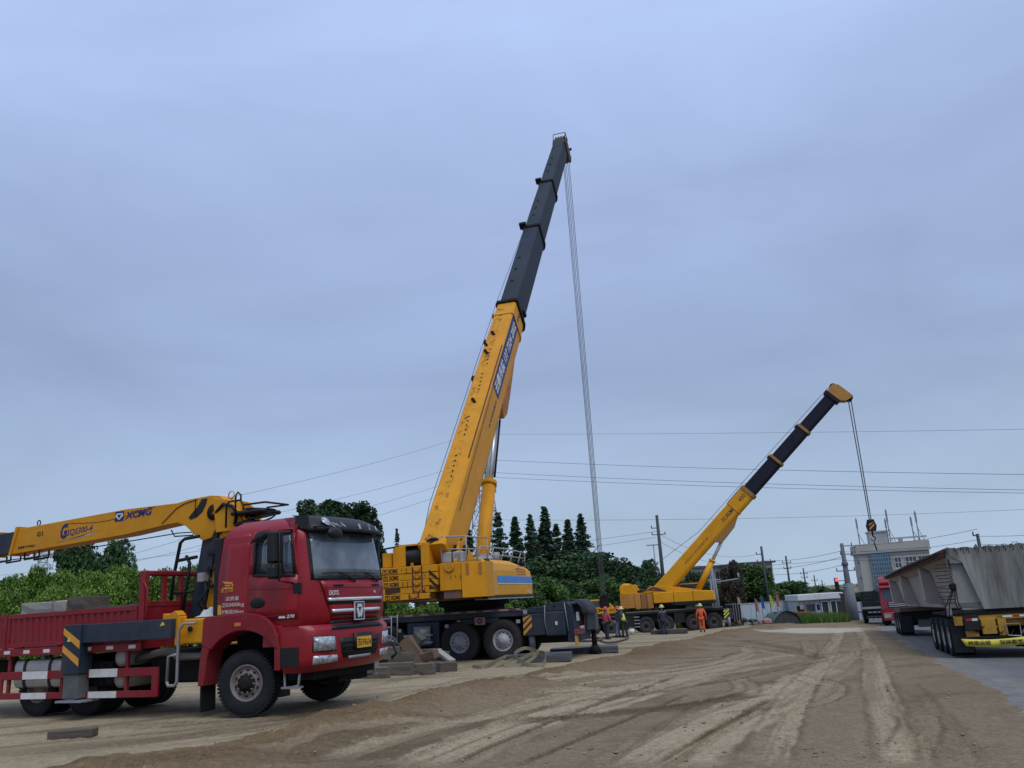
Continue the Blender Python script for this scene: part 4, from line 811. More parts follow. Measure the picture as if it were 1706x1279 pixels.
for k in range(14):   # scraped-off letter remains
    y = random.uniform(-.78, -.36); v0 = random.uniform(.2, .5); l = random.uniform(.03, .11)
    b = B(); b.add([(vx(y, v0)+.003, y, 3.03+.31*v0), (vx(y, v0)+.003, y+.014, 3.03+.31*v0), (vx(y, v0+l*2)+.003, y-.02, 3.03+.31*(v0+l*2)), (vx(y, v0+l*2)+.003, y-.035, 3.03+.31*(v0+l*2))], [(0, 1, 2, 3)]); b.build('scraped_letter_remnant', SCR, vis)
b = B(); b.lathe([(.001, .03), (.07, .025), (.1, 0)], 16, 'x', T(1.46, -.83, 3.2, 0, 0, -40)); b.build('clearance_lamp', LAMP, vis)
# front mirror on its arm
b = B(); b.tube([(1.2, -1.02, 3.1), (1.55, -1.05, 3.1), (1.66, -.92, 3.02)], .016, 6); b.build('mirror_arm', BLK, cab)
b = B(); bm = bmesh.new(); bmesh.ops.create_uvsphere(bm, u_segments=18, v_segments=10, radius=1); bm.verts.index_update(); b.add([(1.68+v.co.x*.07, -.86+v.co.y*.20, 2.97+v.co.z*.10) for v in bm.verts], [[v.index for v in f.verts] for f in bm.faces], True); bm.free(); b.build('front_mirror', BLK, cab)
# wipers
for y0, y1 in ((-.15, -.92), (.62, -.1)):
    b = B(); P_ = lambda y, z, o=.03: (fx(y, z)+o, y, z)
    b.tube([P_(y0+.1, 2.16, .02), P_(y0-.15, 2.25, .05), P_((y0+y1)/2, 2.31, .045)], .014, 5); b.tube([P_(y0-.0, 2.30, .03), P_((y0+y1)/2, 2.315, .03), P_(y1, 2.30, .03)], .010, 4); b.build('wiper', BLK, cab)
# doors with windows (both sides)
for s in (-1, 1):
    b = B(); sp_([(.09, 1.56), (1.17, 1.56), (1.16, 2.3), (.09, 2.36)], b, .010, .014, side=s); sp_([(.09, 2.36), (.185, 2.36), (.185, 3.11), (.09, 3.11)], b, .010, .014, 1, side=s)
    sp_([(.185, 3.05), (1.02, 3.05), (1.0, 3.11), (.185, 3.11)], b, .010, .014, 3, 1, side=s); sp_([(1.115, 2.3), (1.165, 2.3), (1.03, 3.1), (.985, 3.08)], b, .010, .014, 1, side=s)
    door = b.build('door', RED, cab)
    b = B(); sp_([(.2, 2.36), (1.09, 2.3), (.98, 3.05), (.2, 3.05)], b, .0, .004, 3, 3, side=s); b.build('side_window', SGL, door)
    b = B()
    for c in ([(.17, 2.33), (1.12, 2.27), (1.12, 2.315), (.17, 2.375)], [(.17, 3.03), (1.0, 3.03), (1.0, 3.07), (.17, 3.07)], [(.17, 2.35), (.215, 2.35), (.215, 3.06), (.17, 3.06)], [(1.07, 2.3), (1.12, 2.3), (1.0, 3.06), (.955, 3.06)], [(.80, 2.33), (.835, 2.33), (.80, 3.05), (.765, 3.05)]): sp_(c, b, .016, .012, 2, 3, side=s)
    b.build('window_rubber', BLK, door)
    b = B(); b.lathe([(.001, .03), (.10, .028), (.15, .016), (.175, 0)], 20, 'y', Matrix.Translation((.30, s*(wd(1.87)+.008), 1.87)) @ Matrix.Diagonal((1, s, .55, 1))); b.box(.18, .43, s*(wd(1.87)+.035)-.008, s*(wd(1.87)+.035)+.008, 1.86, 1.895); b.build('door_handle', BLK, door)
    for cz in ((.14, 1.15, 2.06, 2.075), (.2, .95, 1.625, 1.64)):
        b = B(); sp_([(cz[0], cz[2]+.05), (cz[1], cz[2]), (cz[1], cz[3]), (cz[0], cz[3]+.05)] if cz[2] > 2 else [(cz[0], cz[2]), (cz[1], cz[2]), (cz[1], cz[3]), (cz[0], cz[3])], b, .015, .01, 4, 1, side=s); b.build('pressed_line', DRED, door)
    # mirror cluster
    y = s*1.50; b = B(); b.box(.80, .98, y-.13, y+.13, 2.50, 3.05, c=.04); b.build('wing_mirror', BLK, cab); b = B(); b.box(.80, .98, y-.13, y+.13, 2.24, 2.47, c=.04); b.build('wing_mirror', BLK, cab)
    b = B(); b.tube([(1.0, s*1.17, 3.08), (.99, y, 3.06), (.99, y, 2.2), (1.08, s*1.24, 2.16)], .017, 6); b.build('mirror_bracket', BLK, cab)
    b = B(); b.box(1.06, 1.24, s*1.225-.012, s*1.225+.02, 1.98, 2.16, c=.01); b.build('mirror_foot', BLK, cab)
    b = B(); sp_([(.14, 2.90), (.50, 3.0), (.52, 3.12), (.30, 3.09)], b, .10, .03, 3, 2, side=s); b.build('rain_deflector', BLK, cab)
    # engine-side panels
    b = B(); sp_([(-.60, 1.47), (.065, 1.47), (.065, 3.1), (-.53, 3.1)], b, .006, .012, 3, 6, side=s); b.build('side_panel', RED, cab)
# lettering on the cab side
ys_ = -(wd(1.8)+.014); SX, UP = (1, 0, 0), (0, 0, 1)
text('总质量', 'weight_lettering', WHT, cab, (-.42, ys_, 1.945), SX, UP, .07, .30); text('25000kg', 'weight_lettering', WHT, cab, (-.50, ys_, 1.82), SX, UP, .085, .50, ext=.001)
text('栏板高550mm', 'weight_lettering', WHT, cab, (-.51, ys_, 1.715), SX, UP, .075, .50)
text('徐工汽车', 'maker_lettering', ORANGE, cab, (-.54, ys_, 2.09), SX, UP, .075, .29, bold=.01)
b = B(); y_ = -(wd(2.2)+.016)
for p in ([(-.52, 2.29), (-.28, 2.265), (-.25, 2.2), (-.28, 2.185), (-.30, 2.235), (-.44, 2.24)], [(-.44, 2.225), (-.3, 2.22), (-.33, 2.195), (-.44, 2.2)], [(-.5, 2.18), (-.25, 2.175), (-.27, 2.15), (-.49, 2.155)]): b.prism(p, y_, y_+.003)
b.build('maker_emblem', ORANGE, cab)
b = B(); b.box(-.60, -.52, ys_-.004, ys_+.004, 1.71, 1.88); b.build('side_marker', ORANGE, cab)
text('270', 'power_badge', CHR, cab, (.93, -(wd(1.58)+.017), 1.585), SX, UP, .055, .17, shear=.15, bold=.02, ext=.004)
b = B(); b.box(.76, .90, -(wd(1.58)+.019), -(wd(1.58)+.012), 1.585, 1.635, c=.003); b.build('power_badge', CHR, cab)
# front: bonnet panel, chrome bars, emblem
gp = fp('front_panel', [(-.70, 1.50), (.70, 1.50), (.96, 2.17), (-.96, 2.17)], RED, .016, .02, 14, 6, cab)
fp('panel_gap', rect(-.98, .98, 2.045, 2.055), BLK, .018, .004, 14, 1, gp)
for z0, z1, hw in ((1.765, 1.885, .86), (1.575, 1.69, .77)):
    fp('grille_slot', [(-hw+.05, z0), (hw-.05, z0), (hw, z1), (-hw, z1)], BLK, .020, .012, 12, 1, gp); fp('chrome_bar', rect(-hw+.05, hw-.02, z1-.06, z1-.005), CHR, .032, .02, 12, 1, gp)
b = B(); ex = fx(0, 1.66)+.03; b.box(ex, ex+.018, -.14, .14, 1.49, 1.79, c=.006); em = b.build('grille_emblem', BLK, gp)
b = B(); 
for y0, y1, z0, z1 in ((-.145, .145, 1.785, 1.80), (-.145, .145, 1.48, 1.495), (-.15, -.135, 1.48, 1.80), (.135, .15, 1.48, 1.80)): b.box(ex+.002, ex+.026, y0, y1, z0, z1)
b.prism([(-.06, 1.76), (.06, 1.76), (.075, 1.70), (-.075, 1.70)], ex+.018, ex+.035, 'x'); b.prism([(-.11, 1.69), (-.045, 1.69), (.01, 1.56), (-.03, 1.52), (-.05, 1.52)], ex+.018, ex+.035, 'x'); b.prism([(.11, 1.69), (.045, 1.69), (.0, 1.56), (.03, 1.52), (.05, 1.52)], ex+.0182, ex+.0352, 'x')
b.build('emblem_badge', CHR, em)
text('汉风', 'name_badge', CHR, gp, (fx(-.7, 1.95)+.025, -.83, 1.92), (.28, 1, 0), UP, .085, .22, bold=.02, ext=.004)
text('Hanvan G5', 'name_badge', CHR, gp, (fx(.5, 1.95)+.025, .52, 1.945), (-.2, 1, 0), UP, .05, .33, shear=.2, bold=.01, ext=.003)
for y in (-.55, .62): fp('bonnet_handle', rect(y-.12, y+.12, 2.08, 2.11), BLK, .034, .02, 3, 1, cab)
# bumper
xb = tab([.68, .76, .84, 1.2, 1.36, 1.44], [1.42, 1.53, 1.58, 1.60, 1.58, 1.50]); wb = tab([.68, .8, 1.44], [1.16, 1.23, 1.23])
b = B(); zs = [.68, .74, .80, .9, 1.1, 1.25, 1.36, 1.42, 1.44]; rows = []
for z in zs:
    w = wb(z); fr = [(fx(w*q, z, xb, wb), w*q, z) for q in [-1, -.97, -.93, -.87, -.6, -.3, 0, .3, .6, .87, .93, .97, 1]]; rows.append([(.82, -w, z)]+fr+[(.82, w, z)])
n = len(rows[0]); b.add([p for r_ in rows for p in r_], [(i*n+j, i*n+(j+1) % n, (i+1)*n+(j+1) % n, (i+1)*n+j) for i in range(len(zs)-1) for j in range(n)]+[tuple(range(n-1, -1, -1)), tuple((len(zs)-1)*n+j for j in range(n))], True)
bmp = b.build('bumper', RED, TK); q = bmp.modifiers.new('edge', 'EDGE_SPLIT'); q.split_angle = R(35)
BK = dict(F=xb, Wf=wb, parent=bmp)
fp('air_intake', [(-.78, 1.345), (.78, 1.345), (.72, 1.43), (-.72, 1.43)], BLK, .012, .03, 10, 1, **BK)
fp('upper_intake', [(-.76, 1.43), (.76, 1.43), (.70, 1.495), (-.70, 1.495)], BLK, .03, .03, 10, 1, bmp)
fp('lower_grille', [(-.50, .87), (.50, .87), (.62, 1.20), (-.62, 1.20)], BLK, .004, .02, 8, 2, **BK)
for z in (.95, 1.03, 1.11): fp('grille_slat', rect(-.55, .55, z, z+.02), GRIME, .02, .02, 8, 1, **BK)
fp('grille_step', rect(-.36, .30, .835, .885), GREY, .02, .03, 6, 1, **BK)
for s in (-1, 1):
    c = lambda y0, y1, y2, y3, z0, z1, z2, z3: ([(y0, z0), (y1, z1), (y2, z2), (y3, z3)] if s < 0 else [(-y1, z1), (-y0, z0), (-y3, z3), (-y2, z2)])
    fp('headlight_bezel', c(-1.135, -.675, -.725, -1.135, 1.0, 1.0, 1.255, 1.265), BLK, .003, .02, 6, 2, **BK); fp('headlight', c(-1.12, -.69, -.74, -1.12, 1.015, 1.015, 1.24, 1.25), LAMP, .01, .02, 6, 2, **BK)
    fp('fog_lamp', c(-1.12, -.64, -.66, -1.12, .80, .82, .93, .945), LAMP, .008, .02, 6, 2, **BK)
    b = B(); b.tube([(1.42, s*1.24, .72), (1.5, s*1.3, .8), (1.42, s*1.32, .98)], .03, 6); 
    if s > 0: b.build('bumper_guard', BLK, bmp)
pl = fp('plate_holder', rect(-.22, .32, .98, 1.26), BLK, .03, .03, 3, 1, **BK); px_ = fx(.05, 1.08, xb, wb)+.034
b = B(); b.box(px_, px_+.006, -.17, .27, 1.0, 1.19, c=.002); pt = b.build('number_plate', mat('plate_yellow', (.62, .34, .02), .5), bmp); text('苏E·FR634', 'plate_lettering', BLK, pt, (px_+.007, -.15, 1.025), (0, 1, 0), UP, .14, .40, bold=.012, ext=.001)
# fenders, steps, mudflaps
for s in (-1, 1):
    arc = [(.93*math.cos(a), .55+.87*math.sin(a)) for a in np.linspace(R(40), R(139), 16)]
    b = B(); b.prism([(.80, 1.09), (.77, 1.30), (.68, 1.47), (.54, 1.60), (.36, 1.68), (.15, 1.71), (-.82, 1.70), (-.90, 1.66), (-.92, 1.2)]+[p for p in reversed(arc)], min(s*1.28, s*.86), max(s*1.28, s*.86)); b.build('fender', DRED, TK, .02)
    b = B(); b.prism([(-.92, 1.18), (-.72, 1.2), (-.80, .95), (-.86, .52), (-.99, .52), (-.96, .95)], min(s*1.27, s*.88), max(s*1.27, s*.88)); b.build('rear_fender', DRED, TK, .015)
    b = B(); b.box(.42, .835, min(s*1.225, s*1.0), max(s*1.225, s*1.0), 1.12, 1.47); b.build('skirt_panel', RED, TK, .01)
    b = B(); b.box(.70, .815, s*1.235-.03, s*1.235+.03, .74, 1.12, c=.01); b.box(.82, 1.2, s*1.237-.004, s*1.237+.004, .80, 1.12); b.build('step_panel', DRED, TK)
    b = B(); b.box(.82, 1.20, s*1.243-.004, s*1.243+.004, .79, 1.10); b.build('step_recess', BLK, TK)
    b = B(); b.box(-.99, -.96, min(s*1.2, s*.85), max(s*1.2, s*.85), .08, .62); b.build('mudflap', BLK, TK)
    b = B(); b.tube([(.8, s*1.1, .72), (.82, s*1.12, .45), (1.1, s*1.12, .46), (1.12, s*1.1, .72)], .025, 6); b.box(.8, 1.14, s*1.12-.08, s*1.12+.08, .44, .47); b.build('cab_step', GREY, TK)
    b = B(); b.box(-.16, -.02, s*1.285-.004, s*1.285+.004, 1.50, 1.56); b.build('side_repeater', AMB, TK)
# chassis and running gear
b = B()
for s in (-1, 1): b.box(-9.4, 1.2, s*.42-.04, s*.42+.04, .78, 1.04)
for x in (-9, -7, -5, -3.2, -1.5, 0, 1.1): b.box(x-.05, x+.05, -.4, .4, .82, .98)
b.build('chassis', GRIME, TK)
for x in (0, -4.2, -5.58): b = B(); b.tube([(x, -.9, .54), (x, .9, .54)], .09, 10); b.box(x-.17, x+.17, -.2, .2, .38, .74, c=.05); b.build('axle', GRIME, TK)
b = B(); b.box(-.9, .9, -.45, .45, .5, 1.45, c=.05); b.box(.7, 1.25, -.9, .9, .55, .75); b.build('engine_block', GRIME, TK)
b = B()
for k in range(5): b.tube([(.5+.1*k, -.3, .5), (.62+.1*k, -.3, .75)], .015, 5)
b.box(.35, 1.1, .0, .9, .42, .58); b.build('axle_spring', GRIME, TK)
WF = make_wheel(.548, .31, .292, RIM, True); WR = make_wheel(.548, .29, .292, RIM, False)
for s in (-1, 1): wheel(WF, TK, 0, s*1.05, .545, 13)
for x in (-4.2, -5.58):
    for y in (-.80, -.49, .45, .76): wheel(WR, TK, x, y, .545)
# flat bed
b = B(); b.box(-9.6, -2.42, -1.24, 1.24, 1.2, 1.3); b.build('bed_floor', DRED, TK)
for s in (-1, 1):
    b = B(); b.box(-9.6, -2.40, s*1.25-.02, s*1.25+.02, 1.17, 1.315); b.build('bed_rail', DRED, TK, .008)
    for k in range(12): b = B(); x = -2.62-.58*k; b.box(x-.09, x+.09, s*1.272-.003, s*1.272+.003, 1.215, 1.28); b.build('reflective_strip', WHT, TK)
    for x0, x1 in ((-6.18, -2.56), (-9.6, -6.26)):
        b = B(); b.box(x0, x1, s*1.22-.012, s*1.22+.012, 1.33, 1.98); b.box(x0, x1, s*1.235-.03, s*1.235+.03, 1.90, 1.985); b.box(x0, x1, s*1.235-.025, s*1.235+.025, 1.33, 1.42); b.box(x0, x0+.08, s*1.235-.024, s*1.235+.024, 1.42, 1.90); b.box(x1-.08, x1, s*1.235-.024, s*1.235+.024, 1.42, 1.90)
        sb_ = b.build('side_board', DRED, TK, .006)
        n = int((x1-x0-.2)/.17)
        rb = B(); rb.prism([(-.05, 0), (-.03, -.022), (.03, -.022), (.05, 0)], 1.42, 1.90, 'z'); rm_ = rb.mesh('board_rib', DRED)
        for k in range(n): q = link('board_rib', rm_, sb_); q.location = (x0+.16+k*(x1-x0-.3)/(n-1), s*1.233, 0); q.rotation_euler = (0, 0, 0 if s < 0 else math.pi)
        for x in np.arange(x0+.5, x1, 1.1): b = B(); b.tube([(x-.06, s*1.27, 1.36), (x+.06, s*1.27, 1.36)], .022, 6); b.build('hinge', DRED, sb_)
    b = B(); b.box(-6.25, -6.19, s*1.24-.035, s*1.24+.035, 1.2, 2.0); b.build('stake_post', DRED, TK)
    b = B(); b.box(-2.54, -2.40, s*1.2-.06, s*1.2+.06, 1.31, 2.62, c=.02); b.build('headboard_post', DRED, TK)
hb_ = B(); hb_.box(-2.52, -2.42, -1.14, 1.14, 2.52, 2.62, c=.02); hb_.box(-2.50, -2.43, -1.14, 1.14, 1.31, 1.98); hb_.box(-2.51, -2.42, -1.14, 1.14, 1.95, 2.05)
hd = hb_.build('headboard', DRED, TK, .006)
for y in (-.72, -.3, .12, .54, .9): b = B(); b.box(-2.51, -2.43, y-.035, y+.035, 2.05, 2.52); b.build('headboard_bar', DRED, hd)
b = B(); b.tube([(-2.30, -1.26, 1.31), (-2.30, -1.27, 2.25), (-2.38, -1.26, 2.38), (-2.48, -1.24, 2.40)], .02, 6); b.build('grab_rail', DRED, TK)
# side guard, tanks
for s in (-1,):
    y = s*1.22; b = B()
    for z0, z1 in ((.72, .87), (.35, .47)): b.box(-6.3, -2.0, y-.02, y+.02, z0, z1)
    b.box(-2.13, -1.97, y-.022, y+.022, .36, .87); b.box(-6.3, -6.22, y-.022, y+.022, .36, .87)
    sg = b.build('side_guard', DRED, TK, .008)
    for x in (-6.1, -4.55, -2.82): b = B(); b.box(x-.035, x+.035, y+.02, y+.07, .4, 1.2); b.build('guard_post', DRED, sg)
    for x0, x1 in ((-5.62, -4.9), (-3.74, -3.0)):
        for z0, z1 in ((.722, .868), (.352, .468)): b = B(); b.box(x0, x1, y-.025, y-.0205, z0, z1); b.build('white_reflector', WHT, sg)
b = B(); b.prism([(-1.16, .66), (-1.13, .58), (-1.08, .55), (-.97, .55), (-.97, 1.09), (-1.08, 1.09), (-1.13, 1.06), (-1.16, .98)], -6.0, -4.62, 'x'); tk = b.build('fuel_tank', mat('tank_metal', (.42, .42, .40), .4, metal=.4, dirt=.45), TK, .03)
for x in (-5.68, -4.95): b = B(); b.prism([(-1.172, .65), (-1.14, .565), (-1.08, .537), (-.965, .537), (-.965, 1.103), (-1.08, 1.103), (-1.14, 1.075), (-1.172, .99)], x-.035, x+.035, 'x'); b.build('tank_strap', BLK, tk)
b = B(); b.cyl((-5.3, -1.04, 1.08), (-5.3, -1.04, 1.14), .05, 12); b.build('filler_cap', GREY, tk)
for z in (1.06, .68): b = B(); b.lathe([(.001, -.04), (.1, -.03), (.17, .0), (.17, .8), (.001, .85)], 20, 'y', T(-3.05, -1.12, z)); b.build('air_tank', mat('tank_beige', (.27, .26, .23), .6, dirt=.3), TK)
b = B(); b.box(-4.4, -3.3, -1.08, -.97, .55, 1.0, c=.03); b.build('battery_box', GRIME, TK)
for k in range(5): b = B(); b.box(-4.3+.17*k, -4.2+.17*k, -1.11, -1.082, .58, .95); b.build('box_rib', GRIME, TK)
b = B(); b.tube([(-2.9, -.9, 1.0), (-2.3, -.95, 1.1), (-1.9, -1.0, 1.12), (-1.75, -1.0, 1.02), (-.9, -1.0, 1.02)], .07, 8); b.build('exhaust_pipe', mat('pipe', (.12, .115, .11), .6, dirt=.5), TK)
b = B(); b.box(-2.6, -1.0, -.85, .85, .55, 1.15, c=.05); b.build('transfer_case', GRIME, TK)
# outrigger
b = B(); b.box(-4.2, -1.52, -1.42, -1.24, 1.36, 1.70, c=.01); b.build('outrigger_beam', NAVY, TK)
b = B(); b.box(-4.24, -3.78, -1.46, -1.14, .80, 1.71, c=.012); lg = b.build('outrigger_leg', NAVY, TK)
b = B(); b.box(-4.21, -3.81, -1.43, -1.17, .36, .80, c=.012); b.build('leg_extension', mat('worn_navy', (.06, .07, .085), .6, dirt=.8, dcol=(.2, .18, .15)), lg)
b = B(); b.box(-4.30, -3.62, -1.5, -1.1, .30, .335); b.box(-4.15, -3.9, -1.4, -1.2, .335, .36); b.build('foot_plate', GREY, lg)
for zz in (1.56, 1.24): b = B(); b.prism([(-4.238, zz+.1), (-3.782, zz-.16), (-3.782, zz-.30), (-4.238, zz-.02)], -1.464, -1.4605); b.build('warning_stripe', ORANGE, lg)
b = B(); b.prism([(-4.13, 1.40), (-4.03, 1.40), (-4.08, 1.50)], -1.4645, -1.461); b.build('warning_triangle', SIGNY, lg)
b = B(); b.prism([(-1.78, 1.58), (-1.66, 1.60), (-1.72, 1.66)], -1.425, -1.4205); b.build('warning_triangle', SIGNY, TK)
# crane base, column
cb_ = B(); cb_.box(-1.5, -.92, -1.2, 1.2, 1.24, 1.68, c=.02); cb_.box(-1.56, -1.44, -1.3, -1.1, 1.22, 1.74, c=.02); cb_.prism([(-1.85, 1.66), (-1.5, 1.66), (-1.45, 1.76), (-1.55, 1.84), (-1.7, 1.78), (-1.85, 1.80)], -1.3, -1.12)
cbo = cb_.build('crane_base', YEL, TK, .01); b = B(); b.cyl((-1.25, -1.21, 1.5), (-1.25, -1.24, 1.5), .05, 12); b.build('base_pin', BLK, cbo)
b = B(); b.prism([(-2.42, 1.5), (-2.06, 1.5), (-1.68, 3.35), (-2.05, 3.35)], -.16, .16); colm = b.build('crane_column', NAVY, TK, .01)
b = B(); b.prism([(-2.06, 1.5), (-1.80, 1.5), (-1.55, 3.2), (-1.66, 3.3)], -.12, .12); b.build('luffing_ram', YEL, TK, .01)
for z in (2.25, 2.6, 2.9): b = B(); b.box(-1.9, -1.55, -.2, -.13, z, z+.06); b.build('ram_clamp', BLK, TK)
for y in (-1.03, 1.03): b = B(); b.box(-.80, -.63, y-.13, y+.13, 1.7, 3.08, c=.02); b.build('cab_rear_post', BLK, TK)
b = B(); b.tube([(-1.9, -.25, 2.4), (-1.75, -.35, 2.2), (-1.95, -.35, 1.95), (-1.8, -.28, 1.75)], .022, 6); b.tube([(-1.85, -.25, 2.6), (-1.62, -.32, 2.3), (-1.9, -.33, 2.1), (-1.7, -.28, 1.7)], .018, 6); b.build('hydraulic_hose', BLK, TK)
b = B(); b.box(-2.02, -1.88, -.32, -.17, 2.38, 2.55); b.build('valve_block', LGREY, TK)
lb = B(); lb.tube([(-2.72, -.35, 1.6), (-2.62, -.35, 2.5), (-2.47, -.35, 3.17), (-2.36, -.35, 3.24), (-1.98, -.35, 3.26)], .034, 6); lb.tube([(-2.4, -.35, 1.6), (-2.24, -.35, 2.4), (-2.2, -.35, 2.75), (-2.3, -.35, 2.9)], .034, 6); lb.tube([(-2.56, -.35, 2.82), (-2.02, -.35, 2.86)], .034, 6); lb.tube([(-2.6, -.35, 2.2), (-2.1, -.35, 2.2)], .026, 6); lb.build('access_frame', BLK, TK)
b = B(); b.tube([(-1.62, -1.36, .62), (-1.58, -1.37, .55), (-1.42, -1.37, .55), (-1.38, -1.36, .62), (-1.38, -1.36, 1.5), (-1.3, -1.33, 1.6), (-1.05, -1.28, 1.6)], .028, 6); b.tube([(-1.62, -1.36, .62), (-1.6, -1.36, 1.05), (-1.4, -1.36, 1.08)], .028, 6); b.build('boarding_step', GREY, TK)
# folded boom
PB = [(-7.78, 3.36), (-7.62, 3.92), (-4.2, 4.03), (-2.75, 4.01), (-2.45, 4.05), (-1.85, 4.07), (-1.62, 4.04), (-1.46, 3.94), (-1.38, 3.72), (-1.55, 3.5), (-1.72, 3.35), (-1.80, 3.22), (-2.02, 3.18), (-2.2, 3.28), (-2.5, 3.52), (-2.72, 3.60), (-3.0, 3.59), (-4.2, 3.49)]
b = B(); b.prism(PB, -.21, .21); bo = b.build('boom', YEL, TK, .012)
b = B(); b.prism([(-1.7, 4.0), (-1.3, 3.92), (-1.02, 3.66), (-.92, 3.42), (-1.2, 3.3), (-1.6, 3.3)], -.30, -.24); b.prism([(-1.7, 4.0), (-1.3, 3.92), (-1.02, 3.66), (-.92, 3.42), (-1.2, 3.3), (-1.6, 3.3)], .24, .30); b.box(-1.5, -.85, -.239, .239, 3.2, 3.5); b.build('slewing_head', YEL, TK, .01)
b = B(); b.lathe([(.05, -.02), (.16, -.01), (.16, .02)], 14, 'y', T(-1.75, -.225, 3.72)); b.build('pivot_pin', GRIME, bo)
b = B(); b.tube([(-1.62, -.28, 3.70), (-1.4, -.33, 3.84), (-1.15, -.33, 3.77), (-1.05, -.31, 3.6), (-1.12, -.3, 3.42)], .035, 8); b.build('hydraulic_hose', BLK, bo)
b = B(); arcp = [(-2.12+.33*math.cos(a), 3.92+.33*math.sin(a)*1.0) for a in np.linspace(R(200), R(300), 8)]; 
b.prism([(-2.42, 3.68), (-2.36, 3.63), (-2.2, 3.66), (-2.05, 3.76), (-1.95, 3.92), (-1.93, 4.02), (-2.08, 4.02), (-2.16, 3.9), (-2.3, 3.78)], -.216, -.2105); b.build('angle_scale', BLK, bo)
b = B(); b.tube([(-2.24, -.22, 4.02), (-2.24, -.222, 3.70)], .008, 4); b.build('scale_pointer', GRIME, bo)
for x0, x1, dz in ((-7.78, -7.60, .03),): b = B(); b.prism([(x0-.06, 3.33), (x0+.02, 3.33), (x1+.03, 3.97), (x1-.06, 3.97)], -.24, .24); b.build('boom_collar', YEL, bo, .008)
b = B(); b.prism([(-8.60, 3.40), (-7.80, 3.39), (-7.64, 3.88), (-8.44, 3.85)], -.18, .18); b.build('inner_boom', NAVY, bo, .006)
b = B(); b.prism([(-8.62, 3.36), (-8.52, 3.36), (-8.36, 3.92), (-8.46, 3.92)], -.22, .22); b.build('boom_collar', YEL, bo, .008); b = B(); b.prism([(-10.3, 3.40), (-8.6, 3.41), (-8.44, 3.84), (-10.2, 3.78)], -.15, .15); b.build('inner_boom', NAVY, bo, .006)
b = B(); b.prism([(-10.6, 3.2), (-10.3, 3.2), (-10.2, 3.85), (-10.5, 3.85)], -.2, .2); b.build('boom_tip', YEL, bo, .01)
for x in (-8.1, -7.15): b = B(); b.tube([(x-.28, -.12, 3.37), (x-.28, -.12, 3.22), (x+.2, -.12, 3.24), (x+.2, -.12, 3.39)], .022, 5); b.tube([(x-.28, .12, 3.37), (x-.28, .12, 3.22), (x+.2, .12, 3.24), (x+.2, .12, 3.39)], .022, 5); b.build('rope_guide', BLK, bo)
b = B(); b.tube([(-10.3, 0, 3.25), (-7.2, 0, 3.27), (-2.9, 0, 3.42), (-2.4, 0, 3.40)], .012, 5); b.tube([(-3.1, 0, 3.5), (-3.0, 0, 3.36), (-2.5, 0, 3.34), (-2.45, 0, 3.46)], .015, 5); b.build('hoist_rope', ROPE, bo)
b = B(); b.lathe([(.05, -.012), (.075, 0), (.05, .012)], 12, 'y', T(-7.0, -.15, 4.0)); b.build('rope_eye', BLK, bo); b = B(); b.lathe([(.07, -.012), (.09, 0), (.07, .012)], 12, 'y', T(-1.5, 0, 4.06)); b.build('lifting_eye', YEL, bo)
b = B()
for i in range(12): x = -6.0+i*.22; b.box(x, x+.23, -.2145, -.2105, 3.88+.01*i-.10*math.sin(min(1, i/11)*math.pi), 3.892+.01*i-.10*math.sin(min(1, i/11)*math.pi))
b.build('paint_scratch', RUST, bo)
b = B(); b.tube([(-3.15, -.218, 3.62), (-2.75, -.218, 3.9), (-2.55, -.218, 3.97), (-2.2, -.218, 4.03)], .008, 4); b.build('boom_pipe', GRIME, bo)
ym = -.2125
b = B(); b.box(-4.52, -4.26, ym-.002, ym+.001, 3.79, 4.0); lgo = b.build('maker_logo', BLUE, bo); b = B(); b.prism([(-4.48, 3.96), (-4.30, 3.96), (-4.27, 3.9), (-4.38, 3.82), (-4.40, 3.82), (-4.51, 3.9)], ym-.0045, ym-.0025); b.build('logo_field', WHT, lgo); b = B(); b.prism([(-4.45, 3.93), (-4.33, 3.93), (-4.39, 3.85)], ym-.007, ym-.005); b.build('logo_mark', BLUE, lgo)
text('XCMG', 'maker_lettering', BLUE, bo, (-4.22, ym-.002, 3.815), (1, 0, .03), UP, .15, .78, shear=.25, bold=.03)
text('G', 'model_lettering', BLUE, bo, (-6.18, ym-.002, 3.56), (1, 0, .03), UP, .33, .22, shear=.2, bold=.04); text('SQS300-4', 'model_lettering', BLUE, bo, (-5.98, ym-.002, 3.595), (1, 0, .06), UP, .155, .80, shear=.25, bold=0)
b = B(); b.prism([(-6.3, 3.51), (-5.9, 3.545), (-4.95, 3.66), (-5.6, 3.56)], ym-.003, ym); b.build('swoosh', BLUE, bo); b = B(); b.prism([(-6.3, 3.5), (-5.3, 3.58), (-4.95, 3.655), (-5.6, 3.55)], ym-.0015, ym); b.build('swoosh_edge', WHT, bo)
text('G1', 'lift_point_lettering', BLK, bo, (-6.95, ym-.002, 3.69), (1, 0, .02), UP, .10, .19, bold=.02)
text('起重臂下严禁站人', 'warning_lettering', BLK, bo, (-7.55, ym-.002, 3.46), (1, 0, .02), UP, .055, .6)
